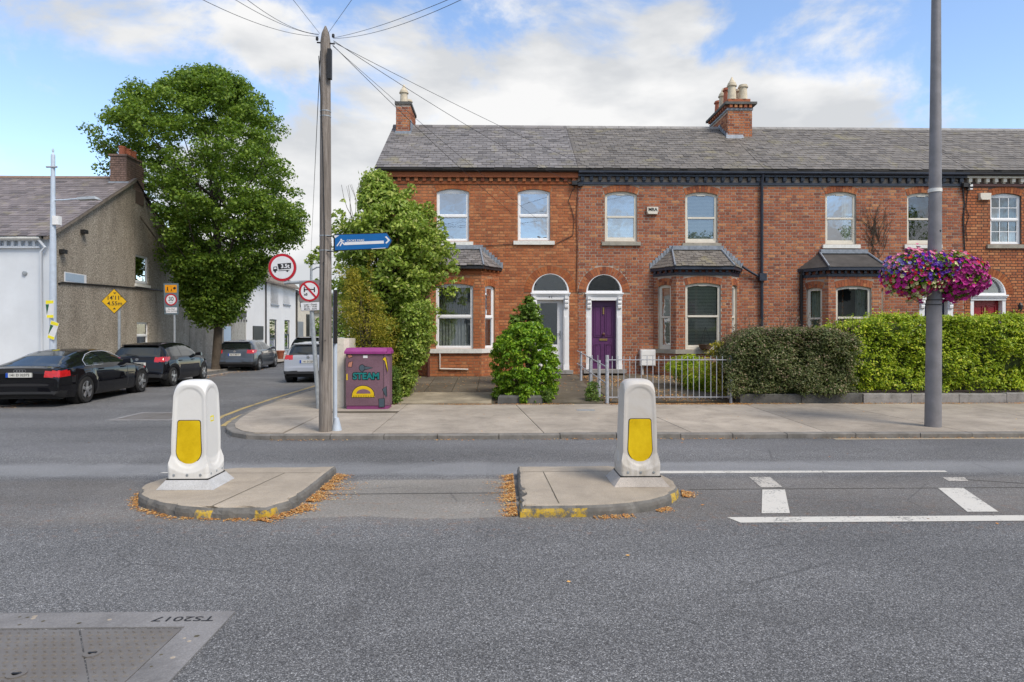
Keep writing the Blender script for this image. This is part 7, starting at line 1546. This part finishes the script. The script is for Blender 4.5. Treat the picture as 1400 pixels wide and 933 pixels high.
# ------------------------------------------------------------------ parked cars
def interp(x, pts):
    xs_ = [p[0] for p in pts]; ys_ = [p[1] for p in pts]; return float(np.interp(x, xs_, ys_))
def car(spec, label, loc, heading, paint, group, cat='car'):
    """x runs from the rear bumper (0) to the front; local frame : origin under the rear bumper centre"""
    L_, W_ = spec['L'], spec['W']; root = thing(spec['name'], label, cat, loc, heading, group); root.scale = (1, 1, .9)
    top = spec['top']; # arc-length stations
    st_ = [0.0]; 
    for (x0, z0), (x1, z1) in zip(top[:-1], top[1:]):
        n = max(1, int(math.ceil(max(math.hypot(x1-x0, z1-z0)/.035, (x1-x0)/.045)))); st_ += [x0+(x1-x0)*i/n for i in range(1, n+1)]
    wr, wf = spec['wr'], spec['wf']; ra = spec['arch']; rows = []
    NP = 34
    for x in st_:
        zt = interp(x, top); zs_ = min(interp(x, spec['belt']), zt-.001); w = W_/2*interp(x, spec['plan']); zb = interp(x, spec['sill'])
        for wx in (wr, wf):
            if abs(x-wx) < ra: zb = max(zb, .30+math.sqrt(ra*ra-(x-wx)**2))
        zb = min(zb, zs_-.02); wt = W_/2*interp(x, spec['roofw']); gh = zt-zs_
        if gh < .12: wt = w*.86
        hh = zs_-zb; flare = .012 if (abs(x-wr) < ra+.06 or abs(x-wf) < ra+.06) else 0
        ctl = [(w*.93, zb), (w*.985+flare, zb+hh*.14), (w+flare, zb+hh*.45), (w*.988, zb+hh*.66), (w*.985, zb+hh*.80), (w*.955, zs_), ]
        if gh < .12: ctl += [(w*.88, zs_+gh*.45), (w*.70, zs_+gh*.8), (w*.35, zt-.003), (0, zt)]
        else: ctl += [(w*.955+(wt-w*.955)*.5+.012, zs_+gh*.48), (wt, zt-min(.09, gh*.3)), (wt*.86, zt-.02), (wt*.5, zt-.004), (0, zt)]
        C = np.array(ctl); s = np.r_[0, np.cumsum(np.hypot(*(C[1:]-C[:-1]).T))]; 
        # resample: fixed shares so that columns line up
        share = np.r_[np.linspace(0, s[5], 17), np.linspace(s[5], s[7] if gh >= .12 else s[6], 8)[1:], np.linspace(s[7] if gh >= .12 else s[6], s[-1], 11)[1:]]
        Y = np.interp(share, s, C[:,0]); Z = np.interp(share, s, C[:,1]); rows.append([(x, y, z) for y, z in zip(Y, Z)])
    n = len(rows[0]); nr = len(rows)
    # light smoothing along each ring
    V = np.array(rows)
    for _ in range(2): V[:,1:-1,1:] = .5*V[:,1:-1,1:]+.25*(V[:,:-2,1:]+V[:,2:,1:])
    parts = {}
    def put(name, mat, quad, off=0.0): parts.setdefault(name, (MB(), mat))[0].add(quad, [tuple(range(len(quad)))])
    gA, gB = 16, 23   # ring indices of the side glass band
    for i in range(nr-1):
        for j in range(n-1):
            q = [V[i,j], V[i+1,j], V[i+1,j+1], V[i,j+1]]; c = sum(q)/4
            for sg in (1, -1):
                p = [(float(a[0]), float(a[1])*sg, float(a[2])) for a in q]; nm = spec['paint'](c[0], c[1], c[2], j, sg, gA, gB, spec)
                key = nm if not isinstance(nm, tuple) else nm[0]; parts.setdefault(key, MB()).add(p, [(0,1,2,3)])
    mats = {'body': paint, 'trim': MAT['black'], 'chrome_trim': MAT['chrome']}
    for key, mb in parts.items():
        if not mb.v: continue
        mt = mats.get(key) or (MAT['carglass'] if 'window' in key or 'windscreen' in key else MAT['lamp_red'] if 'tail' in key else MAT['chrome'] if 'head' in key else paint)
        if key.startswith('tail_light') or key.startswith('side_window') or key.startswith('head'):
            for sg in (1, -1):
                h = MB(); 
                for f in mb.f:
                    p = [mb.v[k] for k in f]
                    if sum(a[1] for a in p)*sg > 0: h.add(p, [(0,1,2,3)])
                if h.v: finish(h, key.split('#')[0], mt, root)
        else: finish(mb, key.split('#')[0], mt, root)
    # dark underside
    m = MB(); m.box(.25, L_-.25, -W_/2*.80, W_/2*.80, .2, .52); m.build('underbody', MAT['black'], root)
    r_ = spec['tyre']
    for wx in (wr, wf):
        for sg in (1, -1):
            yc = sg*(W_/2-.125); m = MB(); m.lathe([(r_*.62,-.10),(r_*.9,-.105),(r_,-.075),(r_,.075),(r_*.9,.105),(r_*.62,.10)], (wx,yc,r_), 32, 'y', False); m.v = [(a_, b_, c_/.9) for a_, b_, c_ in m.v]; wh = m.build('wheel', MAT['tyre'], root, smooth=40)
            yo = yc+sg*.085; m = MB(); m.lathe([(r_*.66,-.02),(r_*.66,.02),(r_*.60,.02),(r_*.58,-.02)], (wx,yo,r_), 28, 'y', False)
            k = spec['spokes']
            for a_ in range(k):
                a = 2*math.pi*a_/k+.3*wx
                for da in spec.get('twin', (0,)):
                    d = Vector((math.cos(a+da), 0, math.sin(a+da))); t_ = Vector((-d.z, 0, d.x)); c0 = Vector((wx,yo+sg*.012,r_)); w0, w1 = .030, spec.get('spw', .028)
                    p0, p1 = c0+Vector((math.cos(a),0,math.sin(a)))*.045, c0+d*r_*.62; th = Vector((0,sg*.012,0))
                    m.hexa([tuple(v) for v in (p0-t_*w0-th,p1-t_*w1-th,p1+t_*w1-th,p0+t_*w0-th,p0-t_*w0+th,p1-t_*w1*.8+th,p1+t_*w1*.8+th,p0+t_*w0+th)])
            m.lathe([(.06,-.02),(.06,.018),(.03,.022)] if sg > 0 else [(.03,-.022),(.06,-.018),(.06,.02)], (wx,yo+sg*.01,r_), 14, 'y'); m.v = [(a_, b_, c_/.9) for a_, b_, c_ in m.v]; m.build('rim', MAT['alloy'], wh, smooth=30)
            m = MB(); m.lathe([(r_*.60,-.004),(r_*.60,.004)], (wx,yo-sg*.03,r_), 20, 'y'); m.v = [(a_, b_, c_/.9) for a_, b_, c_ in m.v]; m.build('brake_disc', MAT['black'], wh)
            # wheel well
            m = MB(); m.lathe([(ra*.98,-.14),(ra*.98,.10)] if sg > 0 else [(ra*.98,-.10),(ra*.98,.14)], (wx,yc-sg*.04,.30), 24, 'y', False); m.build('wheel_well', MAT['black'], root)
    for sg in (1, -1):
        mx_, my_, mz_ = spec['mirror']; m = MB(); m.hexa([(mx_-.06,sg*my_,mz_),(mx_+.10,sg*my_,mz_+.01),(mx_+.08,sg*(my_+.19),mz_+.02),(mx_-.05,sg*(my_+.19),mz_+.01),(mx_-.06,sg*my_,mz_+.10),(mx_+.05,sg*my_,mz_+.11),(mx_+.04,sg*(my_+.17),mz_+.13),(mx_-.05,sg*(my_+.18),mz_+.13)]); bv = m.build('wing_mirror', paint, root, smooth=80)
    # number plate
    px_, pz_ = spec['plate']; F = Fr(px_, 0, -R(90)); m = MB(); m.fbox(F, -.26, .26, pz_-.055, pz_+.055, -.03, .012); pl = m.build('number_plate', MAT['plate'], root); m = MB(); m.fbox(F, -.26, -.21, pz_-.055, pz_+.055, .012, .014); m.build('plate_band', MAT['plateblue'], pl)
    text_obj(spec['reg'], .085, MAT['ink'], pl, Matrix.Translation((px_-.0145, -.02, pz_)) @ Matrix.Rotation(-R(90), 4, 'Z') @ Matrix.Rotation(R(90), 4, 'X'), .0005, sx=.92, bold=.0015)
    for fn in spec.get('extras', []): fn(root, paint, spec)
    return root
def finish(mb, name, mt, root):
    me_o = mb.build(name, mt, root, recalc=False); me = me_o.data; bm = bmesh.new(); bm.from_mesh(me); bmesh.ops.remove_doubles(bm, verts=bm.verts, dist=.0006); bmesh.ops.recalc_face_normals(bm, faces=bm.faces)
    bm.to_mesh(me); bm.free(); me.polygons.foreach_set('use_smooth', [True]*len(me.polygons)); me.set_sharp_from_angle(angle=R(40))
def region(x, z, poly):
    c = False; n = len(poly); j = n-1
    for i in range(n):
        xi, zi = poly[i]; xj, zj = poly[j]
        if (zi > z) != (zj > z) and x < (xj-xi)*(z-zi)/(zj-zi)+xi: c = not c
        j = i
    return c
def painter(x, y, z, j, sg, gA, gB, s):
    zt = interp(x, s['top']); zb = interp(x, s['belt']); y = abs(y)
    for k, poly in enumerate(s['glass']):
        if gA <= j < gB+1 and region(x, z, poly): return 'side_window#%d' % k
    if j >= gB-1:
        a, b = s['rearwin']
        if a < x < b and y < s['W']/2*interp(x, s['roofw'])*.93 and zt-zb > .02: return 'rear_window'
        a, b = s['frontwin']
        if a < x < b and y < s['W']/2*interp(x, s['roofw'])*.96: return 'windscreen'
    if region(x, z, s['tail_side']) and j < 26 and y > s['tail_in']: return 'tail_light'
    if x < s['tail_x'] and s['tail_z'][0] < z < s['tail_z'][1] and y > s['tail_in']: return 'tail_light'
    if x > s['L']-.5 and s['head_z'][0] < z < s['head_z'][1] and y > s['W']*.28: return 'headlight'
    if z < s['low'] and (x < .3 or x > s['L']-.3): return 'trim'
    for xs_ in s['seams']:
        if abs(x-xs_(z)) < .011 and z < interp(x, s['belt'])+.02 and z > .3 and j < 17: return 'trim'
    if 'chrome' in s and s['chrome'](x, z, j): return 'chrome_trim'
    return 'body'
def mk(**k): k['paint'] = painter; return k
def badge_rings(root, paint, s):
    m = MB()
    for i in range(4): m.lathe([(.042,-.004),(.042,.004),(.032,.004),(.032,-.004),(.042,-.004)], (.062, (i-1.5)*.058, .895), 16, 'x', False)
    m.build('ring_badge', MAT['chrome'], root)
def spoilerf(x0, x1, z, hw):
    def f(root, paint, s): m = MB(); m.hexa([(x0,-hw,z-.03),(x1,-hw,z-.02),(x1,hw,z-.02),(x0,hw,z-.03),(x0,-hw,z),(x1,-hw,z+.02),(x1,hw,z+.02),(x0,hw,z)]); m.build('spoiler', paint, root, smooth=60)
    return f
def handles(*xs):
    def f(root, paint, s):
        for x in xs:
            for sg in (1,-1): m = MB(); m.box(x-.09,x+.09,sg*(s['W']/2*.99)-.012,sg*(s['W']/2*.99)+.02,s['hz']-.012,s['hz']+.016); m.build('door_handle', paint, root)
    return f
def wiper(x, z):
    def f(root, paint, s): m = MB(); m.tube([(x,-.02,z),(x+.02,.35,z+.06)], .012, 5); m.build('wiper', MAT['black'], root)
    return f
def badge(x, z, r):
    def f(root, paint, s): m = MB(); m.lathe([(r,-.01),(r,.004),(r*.6,.006)], (x,0,z), 16, 'x'); m.build('badge', MAT['chrome'], root)
    return f
AUDI = mk(name='parked_car', L=4.71, W=1.86, wr=1.02, wf=3.83, arch=.375, tyre=.32, spokes=5, twin=(-.09,.09), spw=.022,
    top=[(0,.34),(.02,.52),(.035,.60),(.05,.72),(.07,.86),(.10,.965),(.20,.985),(.33,1.0),(.55,1.075),(1.0,1.235),(1.45,1.345),(1.85,1.385),(2.2,1.392),(2.55,1.365),(2.85,1.27),(3.3,1.05),(3.42,.99),(3.9,.92),(4.35,.82),(4.6,.68),(4.68,.5),(4.71,.32)],
    belt=[(0,.33),(.05,.70),(.10,.90),(.4,.94),(1.2,.965),(2.5,.945),(3.4,.90),(4.2,.80),(4.6,.62),(4.71,.31)], plan=[(0,.80),(.04,.86),(.12,.90),(.4,.955),(.9,.99),(2.3,1),(3.9,.985),(4.4,.90),(4.62,.78),(4.71,.66)],
    sill=[(0,.30),(.2,.24),(.7,.2),(2.4,.19),(4.1,.2),(4.5,.22),(4.71,.28)], roofw=[(0,.75),(.55,.70),(1.0,.66),(1.6,.63),(2.5,.62),(3.0,.68),(3.4,.80),(4.71,.8)],
    glass=[[(1.02,.985),(1.15,1.10),(1.45,1.24),(1.75,1.30),(1.83,1.30),(1.83,.985)], [(1.88,.985),(1.88,1.305),(2.3,1.305),(2.6,1.26),(2.95,1.12),(3.15,.975)]],
    rearwin=(.36,1.38), frontwin=(2.60,3.38), tail_side=[(-.1,.75),(-.1,.90),(.33,.90),(.40,.86),(.38,.77),(.2,.74)], tail_x=.10, tail_z=(.75,.895), tail_in=.52, head_z=(.58,.72), low=.40, seams=[lambda z: 1.85, lambda z: 2.98, lambda z: 1.25-.3*(.9-z)], hz=.86,
    mirror=(2.95,.84,.95), plate=(.028,.80), reg='141 D 32372', chrome=lambda x, z, j: False, extras=[badge_rings, handles(1.65,2.75)])
def chrome_line(root, paint, s):
    for sg in (1,-1):
        m = MB(); P = [(1.0,.972),(1.13,1.11),(1.44,1.255),(1.78,1.325),(2.3,1.325),(2.62,1.28),(2.97,1.13),(3.17,.972),(1.0,.972)]; pts = []
        for x, z in P:
            w = s['W']/2*.955; wt = s['W']/2*interp(x, s['roofw']); zs_ = interp(x, s['belt']); zt = interp(x, s['top']); f = min(1, max(0, (z-zs_)/max(.05, zt-zs_-.05))); pts.append((x, sg*(w+(wt-w)*f+.012), z))
        m.tube(pts, .009, 5, False); m.build('window_trim', MAT['chrome'], root)
AUDI['extras'] += [chrome_line]
def hatch(L, W, H, wr, wf, reg, **k):
    s = mk(name='parked_car', L=L, W=W, wr=wr, wf=wf, arch=.35, tyre=.295, spokes=5, twin=(-.12,.12), spw=.016,
    top=[(0,.34),(.015,.46),(.03,.58),(.05,.62),(.075,.80),(.10,.95),(.16,1.08),(.30,H-.16),(.40,H-.075),(.55,H-.04),(1.0,H-.01),(1.6,H),(2.1,H-.03),(2.45,H-.11),(L-1.05,1.04),(L-.95,.99),(L-.5,.90),(L-.2,.78),(L-.06,.6),(L,.32)],
    belt=[(0,.33),(.05,.60),(.10,.88),(.3,.96),(1.2,.95),(2.4,.92),(L-1,.90),(L-.4,.80),(L-.1,.6),(L,.31)], plan=[(0,.84),(.04,.90),(.12,.93),(.35,.965),(.8,.995),(2.2,1),(L-.9,.985),(L-.35,.90),(L-.1,.78),(L,.62)],
    sill=[(0,.31),(.2,.25),(.7,.21),(2.2,.20),(L-.6,.21),(L,.28)], roofw=[(0,.80),(.16,.82),(.32,.74),(.5,.70),(1.6,.70),(2.4,.71),(L-1.1,.82),(L,.8)],
    glass=[[(.62,1.06),(.72,1.30),(.95,1.36),(1.30,1.375),(1.30,1.0),(.85,1.0)],[(1.36,.99),(1.36,1.375),(2.0,1.37),(2.35,1.28),(L-1.25,1.04),(L-1.15,.985)]],
    rearwin=(.135,.335), frontwin=(2.42,L-1.0), tail_side=[(-.1,.84),(-.1,1.0),(.42,1.03),(.5,.98),(.32,.87)], tail_x=.13, tail_z=(.86,1.0), tail_in=.50, head_z=(.6,.76), low=.44, seams=[lambda z: 1.33, lambda z: 2.42, lambda z: .78-.3*(.9-z)], hz=.86,
    mirror=(L-1.45,.80,.98), plate=(.062,.78), reg=reg, extras=[handles(1.15,2.15), wiper(.10,1.06), badge(.085,.935,.05), spoilerf(.27,.45,H-.075,W*.30)])
    s.update(k); return s
cg = 'cars parked in the side street'
def place(pr, pf, wr, wb, W):    # contact points of the right-hand rear and front wheels
    a, b = Vector(pr), Vector(pf); d = (b-a).normalized(); mid = (a+b)/2; n = Vector((-d.y, d.x))  # to the left of travel
    c = mid - d*(wb/2+wr) + n*(W/2-.02); return (c.x, c.y, 0), math.atan2(d.y, d.x)
def putcar(spec, label, pr, pf, paint, **k):
    loc, h = place(pr, pf, spec['wr'], spec['wf']-spec['wr'], spec['W']); return car(spec, label, loc, h, paint, cg, **k)
putcar(AUDI, 'long black fastback with four-ring badge, its rear nearest the picture edge', (-9.63,15.63), (-9.86,18.46), MAT['car_black'])
Y2 = hatch(3.95, 1.72, 1.50, .66, 3.17, '152 D 9908'); putcar(Y2, 'small black hatchback parked in front of the black fastback', (-10.02,20.6), (-10.2,23.05), MAT['car_black'])
G3 = hatch(4.2, 1.78, 1.48, .74, 3.32, '06 D 48213', tail_in=.48, tail_z=(.84,1.0)); putcar(G3, 'dark grey hatchback parked past the tree trunk', (-10.45,29.1), (-10.62,31.7), MAT['car_grey'])
S4 = hatch(3.95, 1.72, 1.50, .66, 3.17, '161 D 2274'); car(S4, 'silver hatchback on the right of the side street, half hidden by the wooden pole', (-6.22,21.6,0), R(92.5), MAT['car_silver'], cg)
D5 = hatch(4.4, 1.84, 1.62, .8, 3.5, '12 D 770'); car(D5, 'black estate car parked far down the side street beyond the silver one', (-9.75,33.6,0), R(93.5), MAT['car_black'], cg)
W6 = hatch(4.2, 1.78, 1.55, .74, 3.32, '08 D 115'); car(W6, 'light grey car farthest down the side street', (-8.6,36.5,0), R(93.5), MAT['car_silver'], cg)

# ------------------------------------------------------------------ the other side of the road, seen in the window panes
OB = thing('opposite_terrace', 'pale rendered terrace across the road, behind the photographer', 'house', (0,-14,0))
m = MB(); m.box(-34,34,-22,-14,0,7.2); m.build('wall', MAT['cream_wall'], OB, world=True)
m = MB(); m.add([(-34.3,-13.8,7.1),(34.3,-13.8,7.1),(34.3,-18,9.6),(-34.3,-18,9.6),(34.3,-22.2,7.1),(-34.3,-22.2,7.1)], [(0,1,2,3),(3,2,4,5),(0,3,5),(1,4,2)]); m.build('roof', MAT['slate_brown'], OB, world=True)
for i in range(16):
    for z0, z1 in ((.9,2.6),(4.3,6.0)):
        m = MB(); x = -32+i*4.2; m.box(x,x+1.2,-14.02,-13.95,z0,z1); w_ = m.build('window', MAT['black'], OB, world=True); m = MB(); m.box(x-.1,x+1.3,-14.01,-13.9,z0-.12,z0); m.build('sill', MAT['sill'], w_, world=True)
for X_, Y_, h, r0_, lab in ((16.5,-11.5,10.5,2.6,'leafy tree across the road, behind the photographer'), (30,-11,12.5,3.2,'tall leafy tree across the road at the right, behind the photographer')):
    c = [(X_+random.gauss(0,r0_*.5), Y_+random.gauss(0,r0_*.45), h-r0_*.6-random.uniform(0,r0_*2.1)) for _ in range(120)]
    bush('opposite_tree', lab, 'tree', (X_,Y_,0), c, [random.uniform(.6,1.1) for _ in c], 60, .28, 'leaf_tree', ((X_,Y_,0),(X_,Y_,h-1),c,.2), cap=9000)
# small things on the fronts
a, z = S(964, 471, YF-.78); hb = thing('hanging_basket', 'brown coir basket with a sparse plant hanging before the bay window of the purple-door house', 'hanging basket', (a, YF-.80, z))
m = MB(); m.lathe([(.05,-.17),(.15,-.13),(.19,-.02),(.20,0),(.17,0)], (0,0,0), 14); m.build('liner', simple('coir', (.10,.06,.035), .95, var=.4, scale=30, bump=.01), hb)
m = MB()
for q in range(3): m.tube([(.18*math.cos(q*2.1),.18*math.sin(q*2.1),0),(0,0,.5)], .004, 4)
m.build('chains', MAT['black'], hb)
m = MB(); a, z = S(1395, 424, YF-.15); wl_ = thing('wall_lantern', 'small black wall lantern right of the red door', 'lantern', (a, YF-.15, z)); m.tube([(0,.14,-.05),(0,.02,-.12),(0,0,-.04)], .012, 6); m.lathe([(.05,0),(.07,.14),(.03,.2),(.0,.24)], (0,0,0), 6); m.lathe([(.0,-.04),(.05,0)], (0,0,0), 6, 'z', False); m.build('lantern_body', MAT['black'], wl_)
a, z = S(1324, 256, YF); m = MB(); m.box(a-.03,a+.05,YF-.12,YF-.012,z-.10,z+.08); tag(m.build('wall_sensor', MAT['white']), 'small white sensor on the wall under the eaves left of the small-paned window', 'sensor')
